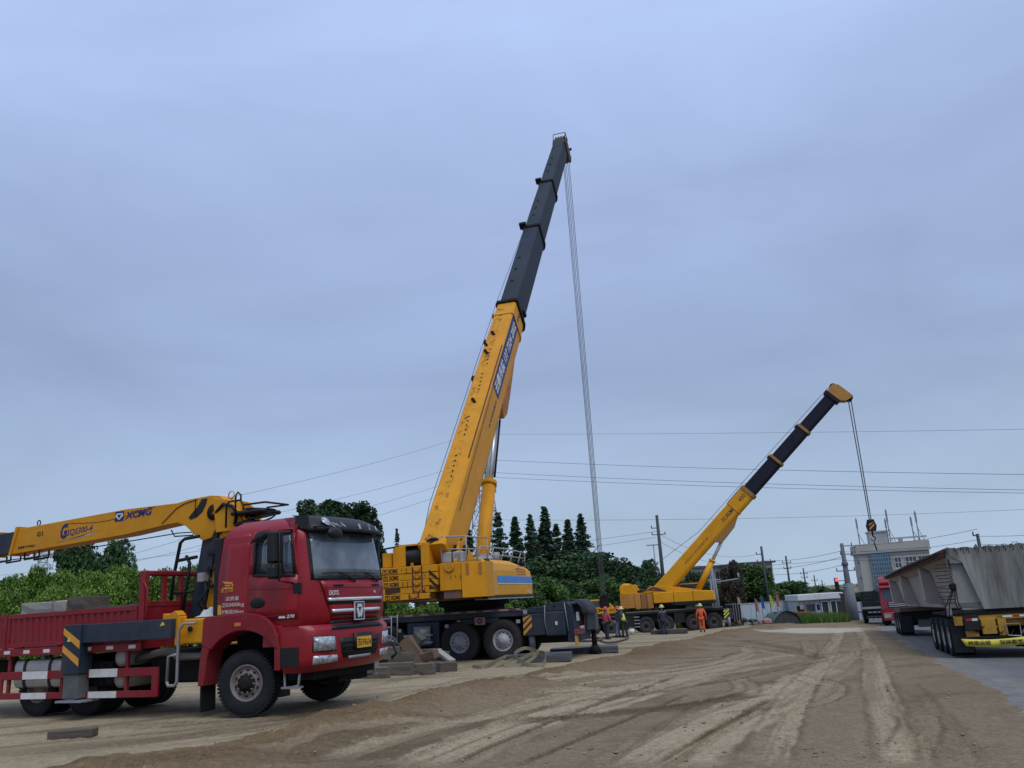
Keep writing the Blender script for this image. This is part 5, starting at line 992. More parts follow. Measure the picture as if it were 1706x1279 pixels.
# operator seat and frame on top behind the cab
SM = T(-.22, 0, -.15); st = B(SM); st.tube([(-.95, -.25, 3.5), (-.75, -.25, 3.62)], .05, 6); st.box(-.9, -.15, -.45, .2, 3.72, 3.80, c=.03); st.tube([(-.62, -.12, 3.3), (-.62, -.12, 3.75)], .05, 8); st.box(-.85, -.35, -.4, .15, 3.52, 3.60, c=.02); seat_ = st.build('operator_seat', BLK, TK)
st = B(SM); st.tube([(-.98, -.45, 3.5), (-.98, -.45, 3.92), (-.92, -.45, 4.0), (-.62, -.45, 4.0), (-.55, -.45, 3.9), (-.02, -.45, 3.9), (-.02, .22, 3.9), (-.55, .22, 3.9)], .02, 6); st.tube([(-.75, -.45, 3.55), (-.75, -.45, 4.1), (-.7, -.45, 4.16), (-.62, -.45, 4.1), (-.62, -.45, 4.0)], .018, 6); st.tube([(-.55, -.45, 3.9), (-.55, -.45, 3.8)], .018, 6)
for k in range(4): st.lathe([(.28, 0), (.31, .02), (.28, .04)], 14, 'z', T(-.42, -.12, 3.8-.055*k, 0, 8*k, 5))
st.build('guard_rail', BLK, seat_)
# things carried on the bed
def block(name, lx, ly, lz, x, y, z, rz, m, label, cat='timber', group=None, root=None, rx=0, ry=0, bev=.012):
    b = B(); nseg = 4
    bm = bmesh.new(); bmesh.ops.create_cube(bm, size=1); bmesh.ops.subdivide_edges(bm, edges=bm.edges[:], cuts=2, use_grid_fill=True); bm.verts.index_update()
    j = min(lx, ly, lz)*.035; b.add([((v.co.x)*lx+random.uniform(-j, j), v.co.y*ly+random.uniform(-j, j), (v.co.z+.5)*lz+random.uniform(-j, j)) for v in bm.verts], [[v.index for v in f.verts] for f in bm.faces]); bm.free()
    o = b.build(name, m, None, bev, label=label, cat=cat, group=group)
    M = (root.matrix_basis if root else Matrix.Identity(4)) @ Matrix.Translation((x, y, z)) @ Matrix.Rotation(R(rz), 4, 'Z') @ Matrix.Rotation(R(ry), 4, 'Y') @ Matrix.Rotation(R(rx), 4, 'X'); o.matrix_world = M
    if root: o.location = M.translation; o.rotation_euler = M.to_euler()
    return o
GT = mat('grey_timber', (.30, .29, .26), .9, dirt=.4, dcol=(.15, .14, .12), ds=4, stretch=(.3, 2, 2), bump=.3)
TKM = TK.matrix_basis = Matrix.Translation((-4.444, 16.222, -.005)) @ Matrix.Rotation(R(-23.95), 4, 'Z')
grp = 'timbers stacked on the truck bed'
block('timber_block', 1.35, .5, .42, -5.5, -.75, 1.78, 0, GT, 'pale grey timber baulk on top of the stack on the truck bed', group=grp, root=TK)
block('timber_block', .62, .5, .42, -4.5, -.74, 1.82, 1, DWOOD, 'short dark timber baulk beside the pale one on the truck bed', group=grp, root=TK)
block('timber_block', 1.3, .5, .30, -3.50, -.74, 1.725, 0, DWOOD, 'long dark timber low on the bed nearest the headboard', group=grp, root=TK)
block('timber_block', 3.4, 1.0, .47, -4.6, -.5, 1.30, 0, WOOD, 'thick timber layer on the bed floor under the other baulks', group=grp, root=TK)
b = B(); b.grid(lambda u, v, d: (-5.25+u*.1, -1.0+v*.5, 2.205+(0.006 if d else 0)), 2, 4, True, thick=1); b.tube([(-5.2, -1.008, 1.8), (-5.2, -1.012, 2.205), (-5.2, -.5, 2.22)], .014, 5); o = b.build('webbing_strap', PLAST); o.matrix_world = TKM; tag(o, 'thin beige strap laid over the pale baulk on the truck bed', 'strap')
b = B(); b.grid(lambda u, v: (-1.25+.42*(u-.5)+.05*math.sin(v*9), -.75+.36*(v-.5), 1.70+.17*math.sin(u*math.pi)*math.sin(v*math.pi)*(1+.25*math.sin(u*11))), 8, 8); o = b.build('white_sack', WHT); o.matrix_world = TKM; tag(o, 'crumpled white sack lying on the yellow crane base behind the cab', 'sack')
# ================================================================== mobile cranes
def boom_frame(o, az, el):
    """o pivot in the parent's space; az = heading of the boom in the parent, el = elevation; returns fn(t along, lateral left, up) -> point"""
    a, e = R(az), R(el); d = Vector((math.cos(a)*math.cos(e), math.sin(a)*math.cos(e), math.sin(e))); l = Vector((-math.sin(a), math.cos(a), 0)); u = d.cross(l); u = -u if u.z < 0 else u
    o = Vector(o); return (lambda t, y, z: o+d*t+l*y+u*z), d, l, u
def boom_sec(F, t0, t1, w, h, m, parent, name='boom_section', zc=0, bev=.01, oval=True):
    h2 = h/2; w2 = w/2
    sec = [(-w2*.86, h2), (w2*.86, h2), (w2, h2*.9), (w2, -h2*.60), (w2*.84, -h2*.88), (w2*.45, -h2), (-w2*.45, -h2), (-w2*.84, -h2*.88), (-w2, -h2*.60), (-w2, h2*.9)]
    b = B(); n = len(sec); b.add([F(t0, y, z+zc) for y, z in sec]+[F(t1, y, z+zc) for y, z in sec], [tuple(range(n)), tuple(range(2*n-1, n-1, -1))]+[(i, (i+1) % n, n+(i+1) % n, n+i) for i in range(n)])
    return b.build(name, m, parent, bev)
def obox(F, t0, t1, y0, y1, z0, z1, b): return b.add([F(t, y, z) for z in (z0, z1) for t, y in ((t0, y0), (t1, y0), (t1, y1), (t0, y1))], [(0,3,2,1),(4,5,6,7),(0,1,5,4),(1,2,6,5),(2,3,7,6),(3,0,4,7)])
def stripes(P, parent, x0, x1, z0, z1, n, m, w=.5, up=1, name='warning_stripe', off=.004):
    """slanted bars on a panel: P(x,z,off)->point"""
    k = (z1-z0)/n
    for i in range(n):
        za = z0+i*k; b = B(); s = (x1-x0)*.9*up
        q = [(x0, za), (x1, za+s), (x1, za+s+k*w), (x0, za+k*w)]; q = [(x, min(max(z, z0), z1)) for x, z in q]
        b.add([P(x, z, 0) for x, z in q]+[P(x, z, off) for x, z in q], [(0,1,2,3),(7,6,5,4),(0,4,5,1),(1,5,6,2),(2,6,7,3),(3,7,4,0)]); b.build(name, m, parent)
def xcmg(o, p, h, w, parent, m=BLK, xd=(1, 0, 0), yd=(0, 0, 1), logo=True, word='XCMG'):
    xd = Vector(xd).normalized(); yd = Vector(yd).normalized(); p = Vector(p); lw = h*1.15 if logo else 0
    if logo:
        nn = xd.cross(yd); P = lambda a, c, d=0: p+xd*a+yd*c+nn*d; b = B()
        for q in ([(0, 0), (lw, 0), (lw, h*.14), (0, h*.14)], [(0, h*.86), (lw, h*.86), (lw, h), (0, h)], [(0, h*.14), (h*.12, h*.14), (h*.12, h*.86), (0, h*.86)], [(lw-h*.12, h*.14), (lw, h*.14), (lw, h*.86), (lw-h*.12, h*.86)], [(lw*.25, h*.72), (lw*.75, h*.72), (lw*.5, h*.28)]):
            n = len(q); b.add([P(a, c) for a, c in q]+[P(a, c, .003) for a, c in q], [tuple(range(n)), tuple(range(2*n-1, n-1, -1))]+[(i, (i+1) % n, n+(i+1) % n, n+i) for i in range(n)])
        b.build('maker_logo', m, parent)
    text(word, 'maker_lettering', m, parent, p+xd*(lw*1.15), xd, yd, h, w-lw*1.15, shear=.15, bold=.045)
def grease(name):
    M = bpy.data.materials.new(name); M.use_nodes = True; t = M.node_tree; t.nodes.clear(); ln = t.links.new
    o = t.nodes.new('ShaderNodeOutputMaterial'); tr = t.nodes.new('ShaderNodeBsdfTransparent'); d = t.nodes.new('ShaderNodeBsdfPrincipled'); d.inputs['Base Color'].default_value = (.055, .03, .015, 1); d.inputs['Roughness'].default_value = .6
    n = t.nodes.new('ShaderNodeTexNoise'); n.inputs['Scale'].default_value = 3.2; n.inputs['Detail'].default_value = 12; n.inputs['Roughness'].default_value = .75; tc_ = t.nodes.new('ShaderNodeTexCoord'); ln(tc_.outputs['Object'], n.inputs['Vector'])
    r_ = t.nodes.new('ShaderNodeMapRange'); r_.inputs['From Min'].default_value = .52; r_.inputs['From Max'].default_value = .68; r_.inputs['To Max'].default_value = .75; ln(n.outputs['Fac'], r_.inputs['Value'])
    m_ = t.nodes.new('ShaderNodeMixShader'); ln(r_.outputs[0], m_.inputs[0]); ln(tr.outputs[0], m_.inputs[1]); ln(d.outputs[0], m_.inputs[2]); ln(m_.outputs[0], o.inputs[0]); return M
GREASE = grease('grease_smears')
STRIPEB = BLK
# ------------------------------------------------------------------ large crane
C1 = thing('mobile_crane', (-.516, 32.288, -.40), -16.3, 'large mobile crane with its tall boom raised, orange yellow counterweight slabs towards the red truck', 'crane')
w1 = make_wheel(.73, .44, .36, SILV, True, 12, mat('black_tyre', (.014, .014, .016), .8, dirt=.4, dcol=(.06, .055, .05), bump=.2), SILV)
for x in (0, -1.64, -4.42, -6.06, -8.4):
    for y in (-1.18, 1.18): wheel(w1, C1, x, y, .73)
    b = B(); b.tube([(x, -1, .73), (x, 1, .73)], .14, 8); b.box(x-.22, x+.22, -.25, .25, .5, 1.0, c=.06); b.build('axle', GRIME, C1)
b = B(); b.box(-11.3, 2.35, -1.36, 1.36, 1.52, 1.74, c=.02); b.box(-11, 2.3, -.6, .6, .85, 1.52); dk = b.build('carrier_deck', NAVY, C1, .01)
b = B(); b.box(-9.5, .72, -1.385, -1.362, 1.73, 1.80); rl = b.build('deck_edge', mat('edge_pinkish', (.24, .20, .20), .5, dirt=.3), C1)
for k in range(16): b = B(); x = -9+.62*k; b.box(x, x+.26, -1.389, -1.3855, 1.74, 1.795); b.build('red_reflector', mat('reflector_red', (.14, .02, .025), .5), rl)
# boxes and skirts between the wheels
b = B(); b.box(-3.7, -2.55, -1.33, -.7, .62, 1.5, c=.03); b.build('tool_box', NAVY, C1); b = B(); b.box(-5.4, -5.1, -1.33, -.9, .8, 1.5); b.build('side_bracket', NAVY, C1); b = B(); b.box(-2.62, -2.42, -1.36, -1.0, .55, 1.5); b.build('side_bracket', NAVY, C1)
b = B(); b.cyl((-3.15, -1.30, 1.1), (-2.75, -1.30, 1.1), .19, 14); b.build('hydraulic_tank', LGREY, C1); b = B(); b.box(-3.4, -2.75, -1.40, -1.32, .70, 1.35); b.build('tank_panel', mat('panel_grey', (.16, .17, .18), .6, dirt=.4), C1)
for z in (1.02, .76, .52): b = B(); b.box(-3.75, -2.65, -1.55, -1.36, z, z+.06); b.build('carrier_step', LGREY, C1)
for x in (-.82,): 
    b = B(); b.box(x-.7, x+.7, -1.37, -.9, 1.36, 1.51); b.build('mudguard', NAVY, C1)
lad = B()
for x in (-4.72, -4.28): lad.tube([(x, -1.5, .3), (x+.02, -1.45, 1.80)], .022, 6)
for k in range(5): lad.tube([(-4.72, -1.49, .5+.3*k), (-4.28, -1.49, .5+.3*k)], .018, 5)
lad.tube([(-4.05, -1.44, .9), (-4.02, -1.44, 1.85)], .022, 6); lad.build('ladder', LGREY, C1)
text('A', 'axle_mark', WHT, C1, (-1.75, -1.372, 1.42), SX, UP, .09, .22); b = B(); b.box(-1.02, -.62, -1.40, -1.372, 1.30, 1.56, c=.004); sg_ = b.build('round_sign_panel', mat('sign_pinkish', (.3, .16, .15), .6), C1); b = B(); b.lathe([(.05, -1.404), (.09, -1.404), (.09, -1.40), (.05, -1.40)], 16, 'y', T(-.82, 0, 1.43)); b.build('sign_ring', BLK, sg_)
for x, z in ((-2.1, 1.32), (.62, 1.35), (-3.98, 1.25), (.9, 1.66), (1.2, 1.74)): b = B(); b.box(x-.07, x+.07, -1.405, -1.365, z-.06, z+.06); b.build('side_marker', LGREY, C1)
# rear outrigger box (near side)
b = B(); b.box(.80, 1.62, -1.46, -1.0, .84, 1.58, c=.02); ob_ = b.build('outrigger_box', NAVY, C1, .01)
b = B(); b.box(1.64, 2.34, -1.50, -.95, .80, 1.62, c=.03); ob2 = b.build('outrigger_box', NAVY, C1, .01)
b = B(); b.prism([(1.0, 1.6), (1.62, 1.6), (1.62, 1.80), (1.05, 1.80)], -1.42, 1.2); b.prism([(1.68, 1.64), (2.36, 1.64), (2.36, 1.95), (1.72, 1.90)], -1.46, -.6); b.build('outrigger_cover', NAVY, C1, .015)
stripes(lambda x, z, d: Vector((x, -1.461-d, z)), ob_, .82, 1.14, .86, 1.56, 3, ORANGE, .55)
b = B(); b.box(2.0, 2.08, -1.51, -1.501, 1.16, 1.28); b.build('white_tag', WHT, ob2); b = B(); b.cyl((2.0, -1.505, 1.8), (2.0, -1.46, 1.8), .04, 8); b.build('locking_pin', BLK, C1)
b = B(); b.tube([(1.66, -1.5, 1.85), (1.63, -1.52, 1.3), (1.69, -1.51, .9)], .018, 6); b.tube([(2.36, -1.46, 1.9), (2.40, -1.47, 1.5), (2.44, -1.45, .95)], .022, 6); b.build('hose', POLEG, C1)
b = B(); b.cyl((1.05, -1.25, .42), (1.05, -1.25, .95), .12, 16); b.cyl((1.05, -1.25, .10), (1.05, -1.25, .45), .095, 16); b.cyl((1.05, -1.25, .03), (1.05, -1.25, .12), .30, 16); b.build('outrigger_jack', mat('jack_grey', (.12, .14, .17), .5, dirt=.4), C1)
b = B(); b.box(1.15, 2.3, -1.0, 1.0, .55, .85); b.build('rear_beam', GRIME, C1)
# rear end: curved dark hood, light bar, far outrigger leg
b = B(); b.prism([(2.36, .55), (2.62, .55), (2.62, 1.30), (2.55, 1.80), (2.36, 1.92)], -1.3, 1.3); rr_ = b.build('rear_panel', NAVY, C1, .02)
b = B(); b.grid(lambda u, v, d: (2.5+.42*math.sin(u*1.57)-(0 if d else .02), -1.1+2.4*v, 1.98-.5*(1-math.cos(u*1.57))+(0 if d else -.03)), 8, 2, True, thick=1); b.build('rear_hood', BLK, C1)
b = B(); b.box(2.62, 2.78, -1.42, -.30, .80, .98, c=.01); lb_ = b.build('light_bar', mat('bar_red', (.16, .03, .03), .6, dirt=.4), C1)
for k in range(5): b = B(); b.cyl((2.78, -1.25+.16*k, 1.02), (2.83, -1.25+.16*k, 1.02), .055, 10); b.build('tail_lamp', LAMP if k else TAIL, lb_)
b = B(); b.box(2.63, 2.70, -1.40, -1.12, .40, .78, c=.01); b.build('yellow_plate', mat('dull_yellow', (.42, .27, .05), .6, dirt=.4), C1)
b = B(); b.tube([(2.64, -.2, 1.8), (2.75, -.1, 1.4), (2.7, -.1, .9)], .04, 6); b.build('red_hose', mat('hose_red', (.18, .025, .02), .6), C1)
b = B(); b.box(2.64, 2.72, -.95, -.78, 1.25, 1.55); b.build('white_tag', WHT, rr_)
b = B(); b.box(2.62, 2.80, .1, 1.35, .86, 1.48, c=.03); b.build('outrigger_beam', NAVY, C1, .01); b = B(); b.box(2.50, 2.85, 1.35, 1.85, .8, 1.55, c=.04); b.build('outrigger_box', mat('outrigger_teal', (.04, .06, .065), .5, dirt=.4), C1, .01)
b = B(); b.cyl((2.68, 1.6, .25), (2.68, 1.6, .85), .10, 14); b.cyl((2.68, 1.6, .0), (2.68, 1.6, .28), .26, 14, .12); b.build('outrigger_jack', GRIME, C1)
b = B(); b.box(-11.9, -9.6, -1.3, 1.3, .6, 2.55, c=.15); cc = b.build('driver_cab', YEL, C1); b = B(); b.box(-11.4, -10.2, -1.31, -1.302, 1.7, 2.35); b.build('side_window', WIN, cc)
# superstructure, turned across the carrier: local s-frame x = boom direction
S = T(-1.5, 0, 0, 90); SV = lambda x, y, z: S @ Vector((x, y, z))
b = B(S); b.lathe([(1.15, 1.72), (1.15, 1.98), (1.35, 2.0), (1.35, 2.2), (.9, 2.22)], 32, 'z'); b.build('slewing_ring', GRIME, C1)
b = B(S); b.box(-3.6, 2.2, -.85, .85, 2.2, 2.62, c=.03); b.box(-2.9, 2.9, -1.3, 1.3, 2.2, 2.30); sup = b.build('turntable_frame', mat('frame_brown', (.09, .05, .025), .7, dirt=.4), C1)
for s in (-1, 1):
    b = B(S); b.prism([(-3.9, 2.6), (-3.9, 3.5), (-3.5, 4.15), (-3.0, 4.22), (-2.6, 3.9), (-.8, 3.0), (1.4, 2.62)], s*.80-.05, s*.80+.05); b.build('boom_bracket', YEL, C1, .01)
    b = B(S); b.lathe([(.05, -.03), (.2, -.03), (.2, .03), (.05, .03)], 14, 'y', T(-3.1, s*.88, 3.85)); b.build('pivot_pin', GRIME, C1)
# counterweight: five slabs with lettering, lug pocket
rowz = [2.30, 2.505, 2.725, 2.945, 3.17, 3.41]
cwy = [(1.78, .06), (1.80, -.12), (1.82, -.22), (1.84, -.25), (1.86, -.25)]
for k in range(5):
    b = B(S); x0 = -4.2+.015*(k % 2); b.box(x0, -2.95, cwy[k][1], cwy[k][0], rowz[k]+.006, rowz[k+1]-.006, c=.01); sl_ = b.build('counterweight_slab', YEL, C1, .006)
    if k != 1: xcmg(None, S @ Vector((x0-.004, cwy[k][0]-.10, rowz[k]+.035)), .145, .56, sl_, xd=(1, 0, 0))
    else:
        b = B(S); b.prism([(1.68, rowz[1]+.01), (1.12, rowz[1]+.06), (1.12, rowz[2]-.01), (1.68, rowz[2]-.01)], x0-.006, x0-.002, 'x'); b.build('dark_pocket', mat('pocket_brown', (.045, .02, .012), .8), sl_)
    b = B(S); yc = .48 if k else .62; b.tube([(x0-.03, yc+.12, rowz[k+1]-.02), (x0-.03, yc+.10, rowz[k]+.09), (x0-.03, yc, rowz[k]+.05), (x0-.03, yc-.10, rowz[k]+.09), (x0-.03, yc-.12, rowz[k+1]-.02)], .026, 6); b.build('lifting_lug', mat('lug_orange', (.42, .16, .02), .55, dirt=.5, dcol=(.1, .04, .02)), sl_)
    for q in (0, 1): b = B(S); b.box(x0-.012, x0-.002, yc+(.15 if q else -.19), yc+(.19 if q else -.15), rowz[k]+.01, rowz[k+1]-.01); b.build('rust_edge', RUST, sl_)
b = B(S); b.box(-4.15, -3.05, -.1, 1.7, 2.22, 2.30); b.build('counterweight_tray', RUST, C1)
stripes(lambda x, z, d: S @ Vector((-4.204-d, -x, z)), C1, -.05, .245, 2.62, 3.40, 3, STRIPEB, .42, -1); stripes(lambda x, z, d: S @ Vector((-4.19-d, -x, z)), C1, -.30, .04, 2.36, 2.70, 1, STRIPEB, .75, -1)
b = B(S); b.box(-4.1, -3.2, -1.04, -.28, 2.52, 3.42, c=.012); A_ = b.build('counterweight_block', YEL, C1, .008); b = B(S); b.tube([(-4.125, -.50, 3.36), (-4.125, -.52, 3.2), (-4.125, -.65, 3.13), (-4.125, -.78, 3.2), (-4.125, -.80, 3.36)], .03, 6); b.build('lifting_lug', MATS['lug_orange'], A_)
b = B(S); b.box(-4.05, -3.25, -1.02, -.40, 2.26, 2.51); b.build('block_underside', mat('brown_primer', (.14, .075, .055), .7, dirt=.3), A_)
b = B(S); b.prism([(-4.08, -1.06), (-3.6, -1.74), (-2.7, -1.74), (-2.7, -1.0), (-3.2, -1.0)], 2.26, 3.42, 'z'); B_ = b.build('counterweight_block', YEL, C1, .01)
for t0 in (.18, .72): 
    d_ = Vector((.48, -.68, 0)); p0 = Vector((-4.08, -1.06, 0))+d_*t0; nrm = Vector((-.68, -.48, 0)).normalized()*.004; b = B(S); q = [p0+nrm+Vector((0, 0, 2.98)), p0+d_*.14+nrm+Vector((0, 0, 2.98)), p0+d_*.14+nrm+Vector((0, 0, 3.38)), p0+nrm+Vector((0, 0, 3.38))]; b.add(q+[v+nrm for v in q], [(3,2,1,0),(4,5,6,7),(0,1,5,4),(1,2,6,5),(2,3,7,6),(3,0,4,7)]); b.build('slot', mat('slot_orange', (.30, .12, .015), .6), B_)
# engine hood on the right side with blue stripe
hp = [(-.75, 2.28), (-1.46, 2.28), (-1.47, 3.18), (-1.42, 3.42), (-1.28, 3.56), (-1.0, 3.60), (-.75, 3.58)]; hp2 = [(-.75, 2.28), (-1.46, 2.28), (-1.47, 2.9), (-1.40, 3.25), (-1.25, 3.42), (-1.0, 3.48), (-.75, 3.46)]
def hood(x0, x1, a, c, name, m):
    b = B(S); n = len(a); b.add([(x0, y, z) for y, z in a]+[(x1, y, z) for y, z in c], [tuple(range(n)), tuple(range(2*n-1, n-1, -1))]+[(i, (i+1) % n, n+(i+1) % n, n+i) for i in range(n)]); return b.build(name, m, C1, .03)
PYEL = mat('pale_yellow_panel', (.56, .33, .055), .45, dirt=.4, dcol=(.4, .3, .12), stretch=(1, 1, .3))
hood(-2.68, -1.55, hp, hp, 'engine_hood', PYEL); h2 = hood(-1.53, .55, hp, hp, 'engine_hood', YEL2); h3 = hood(.57, 3.1, hp, [(y, 2.28+(z-2.28)*.93) for y, z in hp2], 'engine_hood', YEL2)
b = B(S); b.box(-1.5, 3.02, -1.478, -1.472, 2.74, 2.98); b.build('blue_stripe', SKYB, h2); b = B(S); b.box(-1.5, 3.05, -1.477, -1.471, 2.69, 2.725); b.build('white_stripe', WHT, h2)
b = B(S); b.box(-2.7, 3.15, -1.475, -1.1, 2.20, 2.275); b.build('hood_sill', BLK, C1); b = B(S); b.box(-2.7, 3.15, -1.48, -1.0, 2.16, 2.195); b.build('sill_edge', LGREY, C1)
text('全地面', 'model_lettering', WHT, h3, SV(2.2, -1.484, 2.33), S.to_3x3() @ Vector((1, 0, 0)), UP, .14, .5, ext=.001)
b = B(S); b.cyl((.9, -1.475, 3.3), (.9, -1.52, 3.27), .05, 10); b.build('hood_lamp', LAMP, h3)
b = B(S); b.lathe([(.001, .14), (.3, .10), (.38, 0)], 18, 'z', T(-2.1, -1.15, 3.56)); b.build('air_intake_cap', LGREY, C1)
for k in range(2): b = B(S); b.box(-3.85, -3.3, -.62-.40*k, -.28-.40*k, 3.43, 3.80-.0*k, c=.03); bx = b.build('equipment_case', LGREY, C1); b = B(S); b.box(-3.856, -3.851, -.56-.40*k, -.34-.40*k, 3.5, 3.72) if k else None; b.v and b.build('case_grille', POLEG, bx)
# winch
for y in (1.36, .10): b = B(S); b.prism([(-4.1, 3.42), (-4.1, 4.02), (-3.9, 4.16), (-3.3, 4.16), (-3.0, 3.42)], y-.05, y+.05); b.build('winch_frame', YEL, C1, .01)
b = B(S); b.box(-4.0, -3.2, .15, 1.31, 4.10, 4.16); b.box(-3.2, -3.1, .15, 1.31, 3.42, 4.1); b.box(-4.12, -4.04, .95, 1.31, 3.42, 4.1); b.box(-4.12, -4.04, .05, .36, 3.42, 4.16); b.build('winch_frame_panel', YEL, C1, .008)
b = B(S); b.lathe([(.1, 1.2), (.42, 1.2), (.42, 1.14), (.33, 1.14), (.33, .24), (.42, .24), (.42, .18), (.1, .18)], 24, 'y', T(-3.62, 0, 3.76)); 
for k in range(16): b.lathe([(.33, .28+.052*k-.02), (.352, .28+.052*k), (.33, .28+.052*k+.02)], 20, 'y', T(-3.62, 0, 3.76))
b.build('winch_drum', mat('rope_black', (.012, .014, .018), .5), C1)
b = B(S); b.box(-4.0, -3.2, 1.5, 1.86, 3.42, 3.92, c=.02); b.build('valve_box', YEL, C1, .01)
b = B(S); b.tube([(-4.1, 1.2, 4.1), (-4.05, 1.9, 4.05), (-4.1, 2.5, 4.0)], .03, 6); b.tube([(-4.05, 2.0, 3.2), (-4.05, 2.0, 3.9), (-4.05, 2.35, 3.85)], .02, 5); b.build('mirror_bar', GRIME, C1)
for k in range(6): b = B(S); b.tube([(-3.3-.05*k, -.2, 3.45), (-3.7, -.28-.1*k, 3.62+.05*k), (-3.2, -.5, 3.95), (-2.9, -.7, 4.05+.05*k)], .018, 5); b.build('hydraulic_hose', GRIME, C1)
for x, y, z, l in ((-4.21, 1.2, 3.35, .5), (-4.21, .35, 3.12, .4), (-4.21, 1.0, 2.9, .6), (-4.21, .2, 2.68, .3), (-4.105, -.7, 3.0, .35)):
    for q in range(3): b = B(S); yy = y-q*.17; b.box(x-.003, x, yy, yy+.025, z-l*random.uniform(.15, .45), z); b.build('rust_run', RUST, C1)
for k in range(7): b = B(S); b.tube([(-.4+.3*k, -1.476, 2.32), (-.4+.3*k, -1.479, 2.32)], .02, 6); b.build('hood_bolt', GRIME, C1)
for z in (3.05, 3.15, 3.25, 3.35): b = B(S); b.box(1.0, 2.2, -1.476, -1.468, z, z+.03); b.build('hood_louvre', MATS['slot_orange'], C1)
for k, (x, y) in enumerate([(-3.3, -.1), (-3.0, -.2), (-3.5, -.05)]): b = B(S); b.box(x, x+.25, y-.12, y+.1, 3.5+.2*k, 3.78+.2*k, c=.02); b.build('valve_block', RYEL if k else RUST, C1)
for k in range(5): b = B(S); b.tube([(-3.4+.1*k, -.15, 3.6), (-3.7+.1*k, -.3-.05*k, 3.9), (-3.2, -.5, 3.75+.08*k), (-2.6, -.6, 3.9)], .022, 5); b.build('hydraulic_hose', GRIME, C1)
b = B(S); bm = bmesh.new(); bmesh.ops.create_icosphere(bm, subdivisions=2, radius=.2)
for v in bm.verts: v.co *= random.uniform(.7, 1.15)
bm.verts.index_update(); b.add([(-3.9+v.co.x, -.02+v.co.y*1.5, 4.22+v.co.z*.6) for v in bm.verts], [[v.index for v in f.verts] for f in bm.faces]); bm.free(); b.build('rag_bundle', BLK, C1)
# handrails
b = B(S)
def rail(pts, posts, zb):
    b.tube(pts, .026, 6); b.tube([(x, y, z-.42) for x, y, z in pts], .02, 6)
    for p in posts: b.tube([p, (p[0], p[1], zb)], .024, 6)
rail([(-3.9, -.3, 4.32), (-3.6, -1.1, 4.30), (-2.4, -1.45, 4.28)], [(-3.9, -.3, 4.32), (-3.6, -1.1, 4.3), (-3.0, -1.27, 4.29), (-2.4, -1.45, 4.28)], 3.42); b.build('handrail', LGREY, C1)
b = B(S); b.tube([(-1.9, -.9, 3.6), (-1.75, -.95, 4.05), (.6, -1.1, 4.05), (3.0, -1.2, 3.98), (3.15, -1.2, 3.8), (3.0, -1.2, 3.62)], .028, 6); b.tube([(-1.9, -.9, 3.75), (.6, -1.1, 3.78), (2.9, -1.2, 3.75)], .022, 6)
for x in (-1.0, .3, 1.5, 2.6): b.tube([(x, -1.05, 3.55), (x+.45, -1.08, 4.04)], .024, 6)
b.build('handrail', LGREY, C1)
b = B(S); b.cyl((.8, -.7, 3.5), (.8, -.7, 3.95), .16, 12); b.build('exhaust_stack', GREY, C1)
# boom, five sections
PV = SV(-3.1, 0, 3.88); F1, d1, l1, u1 = boom_frame(PV, 90, 48.5)
bs = boom_sec(F1, -.5, 16.3, 1.00, 1.76, YEL, C1, 'boom', bev=.015)
for t0, w, h in ((16.05, 1.18, 1.96), (14.9, 1.10, 1.84)): boom_sec(F1, t0, t0+.22, w, h, GRIME if t0 > 16 else YEL, bs, 'boom_collar')
BST = MATS['boom_blue_grey']
prev = [(16.3, 25.3, .93, 1.60), (25.3, 32.4, .88, 1.50), (32.4, 40.6, .83, 1.40)]
for k, (a, c, w, h) in enumerate(prev):
    q = boom_sec(F1, a-.3, c, w, h, BST, bs, 'boom_section'); 
    if k < 2: boom_sec(F1, c-.12, c+.16, w+.16, h+.16, GRIME, q, 'boom_collar'); b = B(); obox(F1, c-.10, c+.12, w*.30, w*.72, h*.46, h*.70, b); b.build('collar_bracket', GRIME, q)
    for t in (a+(c-a)*.25, a+(c-a)*.40, a+(c-a)*.55): b = B(); p = F1(t, w*.12, h/2-.01); b.cyl(p, p+u1*.05, .07, 8); b.build('pin_hole', GRIME, q)
hd1 = B(); obox(F1, 40.3, 41.2, -.5, .5, -.62, .62, hd1); hd1.add([F1(t, y, z) for y in (-.42, .42) for t, z in ((40.4, -.4), (41.3, -.3), (41.75, -1.15), (41.35, -1.35), (40.6, -.95))], [(0,1,2,3,4),(9,8,7,6,5),(0,5,6,1),(1,6,7,2),(2,7,8,3),(3,8,9,4),(4,9,5,0)]); hdo = hd1.build('boom_head', RUST, C1, .02)
for t, z in ((41.4, -1.15), (41.25, .45)):
    for y in (-.3, -.1, .1, .3):
        b = B(); p = F1(t, y, z); M = Matrix((( *u1, 0), (*l1, 0), (*d1, 0), (0, 0, 0, 1))).transposed(); M.translation = p; b.lathe([(.08, -.05), (.3, -.05), (.25, 0), (.3, .05), (.08, .05)], 16, 'y', M); b.build('sheave', mat('sheave_dark', (.06, .035, .03), .6, dirt=.4), hdo)
b = B(); b.tube([F1(40.5, -.45, .6), F1(41.3, -.45, .95), F1(41.3, .45, .95), F1(40.5, .45, .6)], .03, 5); b.tube([F1(41.3, -.45, .95), F1(41.6, -.45, .2)], .03, 5); b.build('head_rail', GRIME, hdo)
b = B(); b.lathe([(.001, 0), (.09, .05), (.09, .2), (.001, .25)], 8, 'z', Matrix.Translation(F1(41.6, -.5, -.6))); b.build('anemometer', BLK, hdo)
